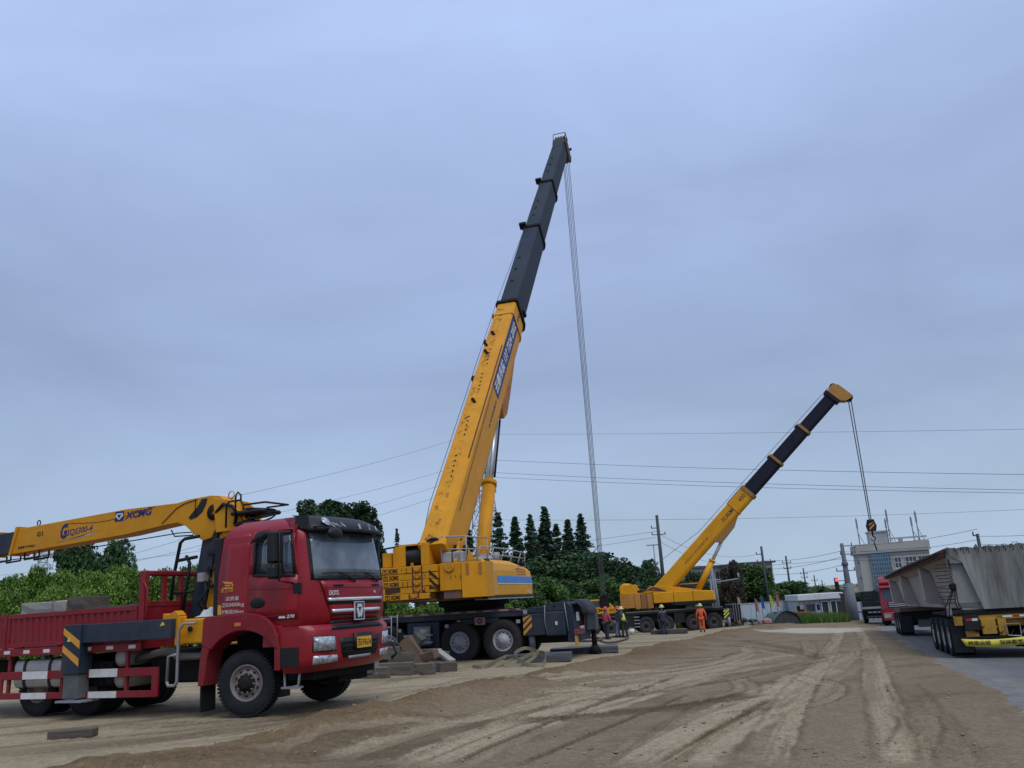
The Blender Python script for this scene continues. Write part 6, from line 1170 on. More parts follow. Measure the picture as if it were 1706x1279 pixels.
# top-face details: grease, pipe, rope, clips
b = B(); b.add([F1(-.3, .30, .8845), F1(15.8, .36, .8845), F1(15.8, .0, .8845), F1(-.3, -.12, .8845)], [(0, 1, 2, 3)]); b.build('grease_streak', GREASE, bs)
b = B(); b.tube([F1(4, -.45, .88), F1(12, -.45, .88)], .03, 5); b.tube([F1(1.5, -.505, .5), F1(10.0, -.505, .7)], .018, 5); b.build('boom_pipe', RUST, bs)
for t, y in ((7.8, .1), (12.3, .4), (13.2, .2), (11.6, .25)): b = B(); p = F1(t, y, .87); b.tube([p-d1*.16-l1*.1, p+u1*.12, p+d1*.16+l1*.1], .06, 6); b.build('rope_roller', GRIME, bs)
for t in (9.6, 12.6, 15): b = B(); obox(F1, t, t+.22, .50, .60, .62, .84, b); b.build('rope_bracket', GRIME, bs)
for t in (3, 5.5, 8.6, 10.6): 
    for k in range(5): b = B(); p = F1(t+.3*k, .02+.02*k, .87); b.cyl(p, p+u1*.03, .04, 6); b.build('bolt', GRIME, bs)
b = B(); b.tube([SV(-3.6, .55, 4.1), F1(1.5, .52, .93), F1(16, .50, .98), F1(25.3, .36, .86), F1(40.9, .30, .76)], .014, 5); b.build('hoist_rope', ROPE, C1)
b = B(); obox(F1, 16.4, 16.6, -.68, -.56, -.3, .1, b); b.build('boom_camera', BLK, bs)
# right-hand face: telephone banner and maker name (text runs up the boom)
YR = -.502
b = B(); obox(F1, 9.0, 14.9, YR-.004, YR, -.08, .78, b); bn = b.build('banner', BLUE, bs)
text('云鼎吊装 137 7324 2002', 'banner_lettering', WHT, bn, F1(9.15, YR-.005, .05), d1, u1, .60, 5.6, bold=.03)
text('XCMG', 'maker_lettering', BLUE, bs, F1(15.25, YR-.003, .05), d1, u1, .22, .7, shear=.15, bold=.02)
text('全地面起重机', 'model_lettering', BLUE, bs, F1(6.9, YR-.003, -.02), d1, u1, .13, 1.9)
b = B(); b.add([F1(t, y, z) for y in (-.50, .50) for t, z in ((9.4, -.6), (13.0, -.65), (10.6, -1.15), (9.6, -1.3), (9.0, -1.1))], [(0,1,2,3,4),(9,8,7,6,5),(0,5,6,1),(1,6,7,2),(2,7,8,3),(3,8,9,4),(4,9,5,0)]); b.build('ram_bracket', mat('bracket_orange', (.36, .15, .03), .6, dirt=.5, dcol=(.1, .04, .02)), bs, .02)
# lifting ram
r0_, r1_ = SV(.6, -.0, 2.55), F1(9.6, 0, -1.15); rd = (r1_-r0_).normalized(); Lr = (r1_-r0_).length
b = B(); b.cyl(r0_, r0_+rd*Lr*.56, .29, 20); b.cyl(r0_+rd*Lr*.55, r0_+rd*Lr*.575, .33, 20); b.build('lifting_ram', YEL, C1)
b = B(); b.cyl(r0_+rd*Lr*.56, r1_, .155, 18); b.build('ram_rod', STEEL, C1); b = B(); sd_ = rd.cross(Vector((0, 0, 1))).normalized(); b.tube([r0_+rd*Lr*.6+sd_*.22, r0_+rd*Lr*.95+sd_*.22], .05, 6); b.build('ram_hose', GRIME, C1)
# hoist falls and hook block
C1M = Matrix.Translation(C1.location) @ Matrix.Rotation(R(-16.3), 4, 'Z'); C1I = C1M.inverted()
tipw = C1M @ F1(41.45, 0, -1.35); hk = Vector((tipw.x, tipw.y, gzf(tipw.x, tipw.y)+1.9))
for k, y in enumerate((-.24, -.12, .02, .14, .24)):
    b = B(); a = F1(41.35+.06*k, y, -1.3); e = C1I @ hk; b.tube([a, e+Vector((0, 0, .7))+l1*(y*.55)], .02, 5, False); b.build('hoist_rope', ROPE, C1)
def hookblock(p, s, label, m, st=True):
    o = thing('hook_block', p, -16, label, 'hook block'); o.scale = (s, s, s)
    for y in (-.17, .17): b = B(); b.prism([(-.32, -.35), (.32, -.35), (.42, .1), (.25, .65), (-.25, .65), (-.42, .1)], y-.02, y+.02); ck = b.build('cheek_plate', m, o, .01); st and stripes(lambda x, z, d: Vector((x, (y-.021-d) if y < 0 else (y+.021+d), z)), ck, -.18, .24, -.25, .45, 2, ORANGE, .45)
    for y in (-.1, 0, .1): b = B(); b.lathe([(.06, y-.04), (.30, y-.04), (.26, y), (.30, y+.04), (.06, y+.04)], 18, 'y', T(0, 0, .2)); b.build('sheave', GRIME, o)
    b = B(); b.cyl((0, 0, -.35), (0, 0, -.7), .07, 10); b.tube([(0, 0, -.62), (0, 0, -.75), (.14, 0, -.86), (.17, 0, -1.0), (.08, 0, -1.14), (-.08, 0, -1.15), (-.18, 0, -1.02), (-.17, 0, -.94)], .06, 8, True, .03); b.build('hook', GRIME, o)
    return o
hookblock(hk+Vector((0, 0, .1)), .8, 'dark hook block of the large crane hanging low beside the group of workers', GRIME, False)
# ------------------------------------------------------------------ smaller crane
C2 = thing('mobile_crane', (9.84, 73.23, -1.53), 0, 'smaller all yellow mobile crane in the distance with dark boom sections leaning right', 'crane')
BT = MATS['black_tyre']; w2 = make_wheel(.68, .40, .34, mat('dark_rim', (.05, .05, .055), .5, dirt=.4), True, 10, BT)
for x in (0, 1.65, 3.95, 5.6, -2.9, -4.5):
    for y in (-1.18, 1.18): wheel(w2, C2, x, y, .68)
b = B(); b.box(-5.2, 6.5, -1.35, 1.35, 1.52, 1.80, c=.02); b.box(-5, 6.4, -.7, .7, .8, 1.52); b.build('carrier_deck', BLK, C2, .01); b = B(); b.box(-1.6, 6.4, -1.375, -1.352, 1.72, 1.79); b.build('deck_edge', mat('edge_greyish', (.16, .13, .13), .6), C2)
b = B(); b.box(-1.7, -.75, -1.32, -.7, .62, 1.5, c=.02); b.build('tool_box', BLK, C2)
for k in range(4): b = B(); b.box(-.98, -.55, -1.44, -1.33, .55+.26*k, .61+.26*k); b.build('carrier_step', LGREY, C2)
for x in (2.8,): b = B(); b.box(x-.45, x+.45, -1.3, -.7, .7, 1.5); b.build('tool_box', BLK, C2)
b = B(); b.prism([(-6.6, .75), (-6.7, 1.5), (-6.55, 1.95), (-6.2, 2.85), (-5.9, 2.95), (-3.2, 2.95), (-2.55, 2.3), (-2.3, 1.75), (-2.3, 1.45), (-6.0, 1.45)], -1.3, 1.3); dc = b.build('driver_cab', YEL2, C2, .03)
b = B(); b.prism([(-6.1, 2.35), (-5.95, 2.85), (-3.3, 2.85), (-2.8, 2.35)], -1.312, -1.304); b.build('side_window', WIN, dc); b = B(); b.box(-6.0, -2.3, -1.32, -1.303, 1.5, 1.62); b.build('cab_stripe', LGREY, dc)
text('XCMG', 'maker_lettering', BLK, dc, (-4.4, -1.308, 1.95), SX, UP, .26, 1.15, shear=.1, bold=.03); text('400', 'model_lettering', BLK, dc, (-2.98, -1.308, 1.92), SX, UP, .24, .5)
b = B(); b.box(6.42, 7.2, -1.42, -.7, .75, 1.6, c=.02); q = b.build('outrigger_box', NAVY, C2); stripes(lambda x, z, d: Vector((x, -1.421-d, z)), q, 6.44, 6.9, .78, 1.58, 3, SIGNY, .5)
b = B(); b.box(7.2, 7.95, -1.3, 1.3, .6, 1.9, c=.06); b.build('rear_panel', BLK, C2); b = B()
for k in range(4): b.tube([(7.3+.2*k, -1.35, .5), (7.3+.2*k, -1.35, 2.0)], .025, 5)
b.build('rear_rail', GREY, C2)
for x, y in ((6.8, -1.5), (6.8, 1.5)): b = B(); b.cyl((x, y, .1), (x, y, .9), .11, 10); b.cyl((x, y, .02), (x, y, .12), .3, 12); b.build('outrigger_jack', GREY, C2)
S2 = T(2.5, 0, 0, -15); 
b = B(S2); b.lathe([(1.1, 1.8), (1.1, 2.05), (1.3, 2.08), (1.3, 2.2), (.6, 2.2)], 24, 'z'); b.build('slewing_ring', GRIME, C2); b = B(S2); b.box(-4.2, 3.3, -1.0, 1.0, 2.05, 2.4); b.build('turntable_frame', BLK, C2)
def sec2(p0, name, m, y0=-1.4, y1=1.4, bev=.03): b = B(S2); b.prism(p0, y0, y1); return b.build(name, m, C2, bev)
for k in range(4): 
    b = B(S2); b.box(-4.15, -2.95, -1.38, 1.38, 2.08+.28*k, 2.35+.28*k, c=.01); b.build('counterweight_slab', RYEL, C2)
for k in range(3): b = B(S2); b.box(-2.92+.52*k, -2.44+.52*k, -1.37, 1.37, 1.98, 3.2-.02*k, c=.02); b.build('rusty_side_panel', RYEL if k != 1 else mat('rusty_yellow_dark', (.30, .14, .04), .7, dirt=.9, dcol=(.09, .03, .015), ds=2, stretch=(1, 1, .35)), C2)
for x0, x1, t0, t1 in ((-1.35, .3, 3.22, 3.22), (.32, 1.9, 3.22, 3.22), (1.92, 3.55, 3.22, 3.12)): sec2([(x0, 2.35 if x0 > 0 else 2.35), (x1 if x1 < 3 else x1+.08, 2.35), (x1, t1), (x0, t0)], 'engine_hood', YEL2, -1.42, 1.42, .06)
sec2([(-1.3, 2.34), (-.1, 2.30), (.6, 2.08), (3.6, 2.08), (3.62, 2.34)], 'hood_skirt', BLK, -1.40, 1.40)
b = B(S2); b.lathe([(.1, -.75), (.52, -.75), (.52, -.68), (.36, -.68), (.36, .68), (.52, .68), (.52, .75), (.1, .75)], 22, 'y', T(-3.65, -.5, 3.62)); b.build('winch_drum', YEL2, C2); sec2([(-4.1, 3.2), (-4.1, 3.75), (-3.7, 4.0), (-3.0, 4.0), (-2.6, 3.2)], 'winch_frame', YEL2, -1.3, -1.22); sec2([(-4.1, 3.2), (-4.1, 3.75), (-3.7, 4.0), (-3.0, 4.0), (-2.6, 3.2)], 'winch_frame', YEL2, .9, 1.0)
for k in range(4): b = B(S2); b.tube([(-2.9, -1.2+.1*k, 3.35), (-2.2, -1.25, 3.55-.08*k), (-1.3, -1.1, 3.4+.1*k), (-.3, -.9, 3.3)], .04, 5); b.build('hydraulic_hose', RUST, C2)
for y in (-.7, .7): sec2([(-2.4, 3.2), (-1.6, 3.75), (-.4, 3.75), (2.6, 3.22)], 'boom_bracket', YEL2, y-.06, y+.06)
b = B(S2); b.box(.7, 2.4, .75, 1.5, 3.0, 3.85, c=.1); oc = b.build('operator_cab', YEL2, C2); b = B(S2); b.box(.8, 2.3, .74, .748, 3.3, 3.75); b.build('side_window', WIN, oc)
PV2 = S2 @ Vector((-.85, 0, 3.25)); el2 = 43.1; F2, d2, l2, u2 = boom_frame(PV2, -15, el2)
bb = boom_sec(F2, -.3, 11.4, 1.08, 1.30, YEL2, C2, 'boom', bev=.012); boom_sec(F2, 11.15, 11.45, 1.24, 1.48, mat('collar_orange', (.30, .15, .03), .5, dirt=.4), bb, 'boom_collar'); boom_sec(F2, 9.4, 9.5, 1.16, 1.4, YEL2, bb, 'boom_rib')
b = B(); obox(F2, 9.4, 11.3, .3, .5, .66, .78, b); b.build('dark_guide', GRIME, bb)
pr2 = [(11.2, 14.9, .98, 1.20), (14.9, 18.4, .92, 1.13), (18.4, 22.4, .87, 1.06)]
for k, (a, c, w, h) in enumerate(pr2):
    q = boom_sec(F2, a-.2, c, w, h, NAVYB, bb, 'boom_section')
    if k < 2: boom_sec(F2, c-.13, c+.1, w+.17, h+.17, MATS['collar_orange'], q, 'boom_collar'); b = B(); obox(F2, c-.3, c-.05, -.3, .5, h*.5, h*.5+.16, b); b.build('collar_bracket', NAVYB, q)
b = B(); b.add([F2(t, y, z) for y in (-.5, .5) for t, z in ((22.1, .66), (22.85, .66), (23.15, .3), (23.15, -1.0), (22.95, -1.22), (22.45, -1.05), (22.1, -.62))], [tuple(range(7)), tuple(range(13, 6, -1))]+[(i, (i+1) % 7, 7+(i+1) % 7, 7+i) for i in range(7)]); h2o = b.build('boom_head', mat('head_ochre', (.45, .20, .02), .5, dirt=.5), C2, .02)
b = B(); obox(F2, 21.85, 22.15, -.55, .55, -.68, .72, b); b.build('head_collar', NAVYB, h2o)
for t, z in ((22.85, -1.05), (22.75, .5)):
    for y in (-.3, 0, .3):
        b = B(); M = Matrix((( *u2, 0), (*l2, 0), (*d2, 0), (0, 0, 0, 1))).transposed(); M.translation = F2(t, y, z); b.lathe([(.08, -.05), (.3, -.05), (.25, 0), (.3, .05), (.08, .05)], 14, 'y', M); b.build('sheave', GRIME, h2o)
b = B(); b.tube([S2 @ Vector((-3.5, 0, 4.0)), F2(6, .35, .95), F2(12, .3, .92), F2(22.6, .2, .80)], .02, 5); b.build('hoist_rope', ROPE, C2)
YR2 = -.543; xcmg(None, F2(8.0, YR2, -.15), .32, 1.5, bb, mat('marking_black', (.03, .03, .03), .5), d2, u2); text('400', 'model_lettering', MATS['marking_black'], bb, F2(10.2, YR2-.002, -.1), d2, u2, .36, .7)
text('中国徐州·徐工起重机械', 'side_lettering', mat('marking_red', (.35, .06, .02), .5), bb, F2(3.2, YR2-.002, -.1), d2, u2, .2, 2.9)
b = B(); b.add([F2(t, y, z) for y in (-.48, .48) for t, z in ((6.2, -.55), (9.2, -.62), (8.3, -1.0), (6.6, -1.1))], [(0,1,2,3),(7,6,5,4),(0,4,5,1),(1,5,6,2),(2,6,7,3),(3,7,4,0)]); b.build('ram_bracket', MATS['collar_orange'], bb)
a, e = S2 @ Vector((2.15, 0, 3.0)), F2(6.9, 0, -.95); dd = (e-a).normalized(); Lr = (e-a).length; b = B(); b.cyl(a, a+dd*Lr*.6, .25, 16); b.cyl(a+dd*Lr*.58, a+dd*Lr*.61, .29, 16); b.build('lifting_ram', YEL2, C2); b = B(); b.cyl(a+dd*Lr*.6, e, .14, 14); b.build('ram_rod', STEEL, C2)
C2M = Matrix.Translation(C2.location); tw = C2M @ F2(22.8, 0, -1.2); hk2 = Vector((tw.x, tw.y, at(1450, 878, tw.y).z))
for k, y in enumerate((-.42, -.3, .2, .32)):
    b = B(); p = F2(22.6+.4*(k > 1), y, -1.15); e = hk2-C2.location; b.tube([p, e+Vector(((-.12 if k < 2 else .12), y*.4, .5))], .034, 5, False); b.build('hoist_rope', ROPE, C2)
hookblock(hk2, .95, 'dark hook block with yellow stripes hanging before the pale office building', BLK)
b = B(); b.tube([(hk2.x, hk2.y, hk2.z-1.2), (hk2.x+.15, hk2.y, hk2.z-1.9)], .05, 6); o = b.build('lifting_chain', GRIME); tag(o, 'short dark lifting chain dangling from the striped hook block', 'chain')
# ================================================================== girder convoy on the road
TH_R = 71.0
g0 = G(1594, 1097); rt = R(TH_R); fw_ = Vector((math.cos(rt), math.sin(rt), 0)); lf_ = Vector((-math.sin(rt), math.cos(rt), 0)); P0 = g0+fw_*.3-lf_*1.35
pe = P0+fw_*24; slope = math.atan2(gzf(P0.x, P0.y)-gzf(pe.x, pe.y), 24)
def on_road(name, label, cat, off=0):
    o = thing(name, P0, TH_R, label, cat); o.rotation_euler = (0, slope, rt); return o
TR = on_road('rear_trailer', 'yellow bogie trailer with a warning banner under the near end of the girder', 'trailer')
wt = make_wheel(.525, .29, .28, mat('pale_rim', (.33, .32, .31), .6, dirt=.5), False, 10)
Yc = -.15
for k in range(4):
    x = .75+1.28*k
    for y in (1.2, .88, -1.18, -1.50): wheel(wt, TR, x, y, .525)
    b = B(); b.tube([(x, -1.4, .53), (x, 1.1, .53)], .10, 8); b.box(x-.3, x+.3, .45, .6, .55, .9); b.box(x-.3, x+.3, -.9, -.75, .55, .9); b.build('axle', GRIME, TR)
TY = mat('trailer_yellow', (.42, .22, .015), .6, dirt=.95, dcol=(.05, .03, .02), ds=3.2)
b = B()
for y in (.55, -.85): b.box(.1, 6.2, y-.09, y+.09, .72, 1.12)
for x in (.2, 1.4, 2.7, 4.0, 5.4): b.box(x, x+.14, -.75, .45, .80, 1.05)
b.build('frame', TY, TR, .01)
b = B(); b.box(.02, .14, -1.5, 1.2, 1.00, 1.13); b.build('rear_crossbeam', TY, TR, .01)
for i, (y0, y1, z0, z1) in enumerate([(.98, 1.2, .86, 1.10), (.15, .52, .60, 1.02), (-.12, .10, .55, 1.10), (.62, .95, .50, .72)]): b = B(); b.box(.0+.01*i, .10, y0, y1, z0, z1, c=.01); b.build('yellow_bracket', TY, TR)
b = B(); b.box(-.03, .06, .56, .96, .72, 1.13, c=.01); pn = b.build('lamp_panel', BLK, TR)
for y0, y1, m_ in ((.74, .90, TAIL), (.60, .74, WHT)): b = B(); b.box(-.036, -.0305, y0, y1, .98, 1.05); b.build('reflector', m_, pn)
for y0, y1, m_ in ((-.30, -.05, WHT), (-.48, -.30, TAIL), (-.70, -.48, WHT)): b = B(); b.box(.012, .0195, y0, y1, 1.04, 1.09); b.build('reflector', m_, TR)
b = B(); b.box(.0, .08, -1.3, 1.12, .48, .55, c=.01); b.build('underrun_bar', GRIME, TR)
b = B(); b.tube([(-.02, -.42, .52), (-.02, -.10, .55), (-.02, -.08, .86), (-.02, -.44, .86), (-.02, -.42, .52)], .018, 5); b.build('hose_rack', GREY, TR)
for k in range(9): b = B(); y = random.uniform(-1.2, .9); z = random.uniform(.6, .95); b.tube([(.12, y, z), (-.02, y-.15, z-.12), (.1, y-.3, z+.05), (.3, y-.35, z)], .018, 5); b.build('air_hose', BLK, TR)
for k in range(3): b = B(); b.tube([(-.02, -.62+.08*k, .6), (-.05, -.85+.05*k, .98)], .035, 6); b.build('strut', GREY, TR)
b = B(); b.lathe([(.001, -.3), (.16, -.26), (.18, 0), (.16, .26), (.001, .3)], 14, 'y', T(.1, -.95, .95)); b.build('air_tank', mat('tank_blue', (.10, .14, .2), .5, dirt=.4), TR)
b = B(); b.box(.18, .22, .80, 1.30, .12, .95); b.build('mudflap', BLK, TR); b = B(); b.box(.18, .22, -1.6, -1.05, .12, .95); b.build('mudflap', BLK, TR)
b = B(); b.grid(lambda u, v, d: (-.05-.02*math.sin(u*9)-(0 if d else -.004), 1.12-1.62*u+.10*(1-v)*(1-u)*-1+.06*(1-v)*u, .30+.06*(1-abs(2*u-1)**1.5)*-.8+.205*v+.0), 16, 2, True, thick=1); bn = b.build('banner', SIGNY, TR)
text('桥梁运输', 'banner_lettering', BLK, bn, (-.078, .96, .315), (0, -1, 0), UP, .125, .58, bold=.015); text('保持距离', 'banner_lettering', BLK, bn, (-.078, .17, .315), (0, -1, 0), UP, .125, .60, bold=.015)
# timber and deck under the girder
b = B(); b.box(.0, 5.6, -1.4, 1.15, 1.135, 1.20); b.build('deck_plate', GRIME, TR); b = B(); b.box(.3, .75, -1.3, 1.2, 1.205, 1.285); b.build('bearing_beam', DWOOD, TR); b = B(); b.box(.05, .20, 1.20, 1.32, 1.15, 1.40, c=.02); b.build('side_stanchion', GREY, TR)
# the girder: wide slab, sloping-web box, diaphragms, loops and starter bars
GD = on_road('bridge_girder', 'long pale grey concrete bridge girder with rusty starter bars, lying on the trailers at right', 'girder'); Lg = 25.5; yc = -.35
sec = [(1.42, 2.86), (1.42, 2.98), (-1.42, 2.98), (-1.42, 2.86), (-1.05, 2.62), (-.72, 1.29), (.72, 1.29), (1.05, 2.62)]
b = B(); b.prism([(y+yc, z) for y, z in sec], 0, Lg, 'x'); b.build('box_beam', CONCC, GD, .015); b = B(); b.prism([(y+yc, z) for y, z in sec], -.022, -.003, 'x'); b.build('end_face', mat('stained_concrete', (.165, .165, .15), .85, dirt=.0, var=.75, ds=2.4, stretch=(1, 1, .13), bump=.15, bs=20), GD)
for k, x in enumerate((.0, 8.2, 17.5, 24.9)):
    for s in (1, -1):
        b = B(); xx = x+(.12 if k == 0 else 0)
        q = [(.73, 1.45), (1.06, 2.60), (1.40, 2.78), (1.40, 2.45), (1.36, 1.60), (1.15, 1.45)] if k else [(.75, 1.47), (1.06, 2.60), (1.42, 2.70), (1.40, 1.47)]
        b.prism([(s*y+yc, z) for y, z in q], xx, xx+(.5 if k else .32), 'x'); b.build('diaphragm', CONCC if k else mat('shade_concrete', (.27, .255, .235), .85, dirt=.4, dcol=(.17, .16, .15)), GD, .01)  # end diaphragm: its shade is put into a darker concrete colour
b = B(); b.box(-.004, .28, .74+yc, 1.43+yc, 2.60, 2.86); b.build('end_bracket', CONC, GD, .01)
RB = mat('rebar_rust', (.055, .025, .015), .85)
for k in range(12):
    z = 1.5+.1*k; b = B(); b.tube([(.2, 1.40+yc, z), (.2, 1.80+yc+random.uniform(-.08, .08), z+random.uniform(-.05, .03))], .013, 5); b.build('starter_bar', RB, GD)
b = B()
for k in range(150):
    x = .1+k*Lg/150; 
    for s in (1, -1): b.tube([(x, s*1.40+yc, 2.92), (x, s*(1.62+random.uniform(-.05, .05))+yc, 2.94), (x+.05, s*(1.62)+yc, 2.84), (x+.05, s*1.40+yc, 2.88)], .012, 3, False)
for k in range(60):
    x = random.uniform(.05, Lg); y = random.uniform(-1.3, 1.3)+yc; b.tube([(x, y-.08, 2.97), (x, y-.06, 3.10), (x, y+.06, 3.10), (x, y+.08, 2.97)], .012, 3, False)
tag(b.build('side_rebar', RB, GD, fix=False), kind='stuff')
for k in range(14):
    y = 1.36+yc-k*.19+random.uniform(-.04, .04); b = B(); w_ = random.uniform(.03, .08); t_ = random.uniform(2.96, 3.07); b.tube([(.01, y, 2.87), (-.05, y, 2.89), (-.06, y+w_*.3, t_), (-.05, y+w_, t_), (.0, y+w_*1.2, 2.90)], .012, 5); b.build('end_loop', RB, GD)
b = B(); 
for k in range(40):
    x = .05+.02*random.random(); y = -1.4+yc+k*.071; b.box(x-.06, x+.1, y, y+.06, 2.975, 3.01+.05*random.random())
tag(b.build('rough_top_edge', mat('rough_concrete', (.16, .15, .14), .95), GD), kind='stuff')
b = B(); b.tube([(0.05, 1.36+yc, 3.03), (14, 1.4+yc, 3.06), (Lg, 1.36+yc, 3.04)], .05, 6); b.build('edge_bar', RB, GD)
b = B(); b.box(0.1, Lg-.1, 1.425+yc, 1.50+yc, 2.80, 3.00); b.build('rusty_edge_form', mat('rust_form', (.085, .035, .022), .9, dirt=.4, dcol=(.03, .015, .01)), GD)
# chain lashing beside the girder
o = on_road('chain_lashing', 'dark chain lashing with a hoist block hanging at the girder end diaphragm', 'chain')
b = B()
for k in range(20): b.lathe([(.030, -.009), (.042, 0), (.030, .009)], 8, 'y' if k % 2 else 'x', T(-.02, 1.38+yc+.02, 2.72-.045*k))
b.build('upper_chain', GRIME, o); b = B(); b.lathe([(.02, -.08), (.09, -.06), (.10, .06), (.02, .08)], 14, 'x', T(-.02, 1.42+yc, 1.95)); b.box(-.1, .06, 1.33+yc, 1.5+yc, 1.85, 2.05, c=.03); b.build('hoist_block', GRIME, o)
for k, (dy, ex) in enumerate([(.03, 1.55), (.0, 1.40), (-.04, 1.12), (-.07, 1.02)]): b = B(); b.tube([(-.02, 1.42+yc+dy, 1.86), (-.03, (1.42+yc+dy+ex)/2, 1.45+.03*k), (-.02, ex-.1, 1.15)], .016, 5); b.build('lower_chain', GRIME, o)
# front bogie and tractor-side beam
FT = on_road('front_trailer', 'dark bogie trailer under the far end of the girder, by the red tractor', 'trailer')
for k in range(3):
    x = 18.6+1.3*k
    for y in (1.2, .88, -1.18, -1.50): wheel(wt, FT, x, y, .525)
    b = B(); b.tube([(x, -1.4, .53), (x, 1.1, .53)], .10, 8); b.build('axle', GRIME, FT)
b = B(); b.box(17.9, 27.5, -.95, .65, .72, 1.0); b.box(18.1, 18.3, -1.4, 1.1, .6, 1.1); b.build('frame', GRIME, FT, .01); b = B(); b.box(18.0, 22.4, -1.5, 1.25, 1.10, 1.27); b.build('deck_beam', mat('deck_brown', (.10, .07, .05), .8, dirt=.4), FT)
b = B(); b.box(18.05, 18.12, -.85, .55, .35, .98, c=.02); b.build('rear_box', mat('box_green_grey', (.10, .12, .11), .6, dirt=.4), FT)
for y in (1.1, -1.4): b = B(); b.box(17.9, 17.95, y-.3, y+.2, .15, .9); b.build('mudflap', BLK, FT)
# ---------------- red tractor unit facing the camera, and dark flatbed beside it
def lorry(name, p, th, label, paint, sign, rack=False):
    o = thing(name, p, th, label, 'truck')
    w = 1.22
    b = B(); b.prism([(-.9, .95), (1.15, .95), (1.22, 1.25), (1.2, 1.75), (1.02, 2.72), (.8, 2.84), (-.9, 2.84)], -w, w); cb_ = b.build('cab', paint, o, .05)
    b = B(); b.prism([(-.5, 2.82), (.85, 2.82), (.95, 3.0), (.80, 3.32), (.2, 3.42), (-.5, 3.40)], -w*.95, w*.95); rf = b.build('roof_fairing', paint, cb_, .06)
    wx = lambda z: 1.2+(1.02-1.2)*(z-1.75)/.97
    b = B(); b.add([(wx(z)+d, y, z) for d in (.004, .02) for y, z in ((-1.08, 1.80), (1.08, 1.80), (1.04, 2.62), (-1.04, 2.62))], [(0,1,2,3),(7,6,5,4),(0,4,5,1),(1,5,6,2),(2,6,7,3),(3,7,4,0)]); b.build('windscreen', WIN, cb_)
    b = B(); b.prism([(1.0, 2.66), (1.28, 2.60), (1.32, 2.66), (1.02, 2.80)], -1.15, 1.15); b.build('sun_visor', paint, cb_)
    if sign: text(sign, 'roof_lettering', WHT, rf, (.96, -.15, 3.03), (0, 1, 0), (-.38, 0, 1), .26, 1.0, bold=.03)
    b = B(); b.box(1.0, 1.34, -w, w, .42, .98, c=.05); bm_ = b.build('bumper', paint, o, .02); b = B(); b.box(1.342, 1.35, -.5, .5, .5, .85); b.build('lower_grille', BLK, bm_); b = B(); b.box(1.225, 1.235, -.8, .8, 1.3, 1.68); gr = b.build('grille', BLK, cb_)
    for z in (1.38, 1.5, 1.62): b = B(); b.box(1.236, 1.25, -.75, .75, z-.02, z+.02); b.build('grille_bar', CHR, gr)
    for s in (-1, 1):
        b = B(); b.box(1.335, 1.36, s*.92-.22, s*.92+.22, .62, .86, c=.01); b.build('headlight', LAMP, bm_)
        b = B(); b.box(.85, 1.0, s*1.52-.11, s*1.52+.11, 1.9, 2.55, c=.04); b.tube([(.9, s*1.2, 2.6), (.92, s*1.52, 2.6)], .03, 5); b.build('wing_mirror', BLK, cb_)
        b = B(); b.box(.0, .85, s*(w+.003)-.006, s*(w+.003)+.006, 1.85, 2.6); b.build('side_window', WIN, cb_)
        b = B(); b.prism([(-1.1, .9), (-.75, 1.25), (.75, 1.25), (1.0, .9), (1.0, .6), (.62, .6), (.45, 1.02), (-.45, 1.02), (-.62, .6), (-1.1, .6)], s*1.05-.18, s*1.05+.18); b.build('wheel_arch', paint, o)
        wheel(wt, o, 0, s*1.08, .525)
        for x in (-3.4, -4.75): 
            for y in (1.08, .76): wheel(wt, o, x, s*y, .525)
    b = B(); b.box(-6.2, .9, -.45, .45, .62, .95); b.box(-3.0, -1.2, -1.2, 1.2, .6, 1.0); b.build('chassis', GRIME, o)
    if rack:
        b = B(); b.box(-7.4, -1.1, -1.22, 1.22, 1.1, 1.25); b.build('flat_bed', GREY, o)
        for x in (-1.2, -3.2, -5.2):
            for s in (-1, 1): b = B(); b.box(x-.05, x+.05, s*1.15-.05, s*1.15+.05, 1.25, 3.2); b.build('rack_post', BLK, o)
            for z in (1.8, 2.4, 3.1): b = B(); b.box(x-.04, x+.04, -1.1, 1.1, z-.05, z+.05); b.build('rack_bar', BLK, o)
    return o
TRED = mat('tractor_red', (.27, .010, .026), .4, dirt=.3)
q = at(1505, 1042, 61.5); lorry('tractor_truck', q, TH_R+178, 'red tractor unit facing the camera beside the far end of the girder', TRED, 'M197')
# dark flatbed with ladder racks, left of the red unit
q = at(1463, 1040, 66); o = thing('flatbed_truck', q, TH_R-3, 'dark flatbed truck with black ladder racks, left of the red tractor unit', 'truck')
b = B(); b.box(-.1, 7.5, -.95, .95, .95, 1.15, c=.02); b.build('flat_bed', GRIME, o); b = B(); b.box(-.1, .0, -.95, .95, 1.16, 1.30); b.box(-.06, .1, -.7, .7, .5, .62); b.build('tail_beam', LGREY, o)
for k, z in enumerate((.45, .62, .78)): b = B(); b.box(-.12, -.02, -.8, .8, z, z+.09); b.build('tail_bar', GRIME, o)
for x in (.3, 4.5):
    for y in (-.85, .05, .85): b = B(); b.box(x-.05, x+.05, y-.06, y+.06, 1.15, 2.4); b.build('rack_post', BLK, o)
    for z in (1.45, 1.75, 2.05, 2.3): b = B(); b.box(x-.04, x+.04, -.9, .9, z-.05, z+.05); b.build('rack_bar', BLK, o)
for x in (.9, 2.2, 6.5):
    for y in (.8, -.8): wheel(wt, o, x, y, .525)
    b = B(); b.tube([(x, -.8, .53), (x, .8, .53)], .09, 8); b.build('axle', GRIME, o)
b = B(); b.box(6.2, 7.6, -.95, .95, .9, 2.4, c=.1); b.build('cab', NAVY, o)
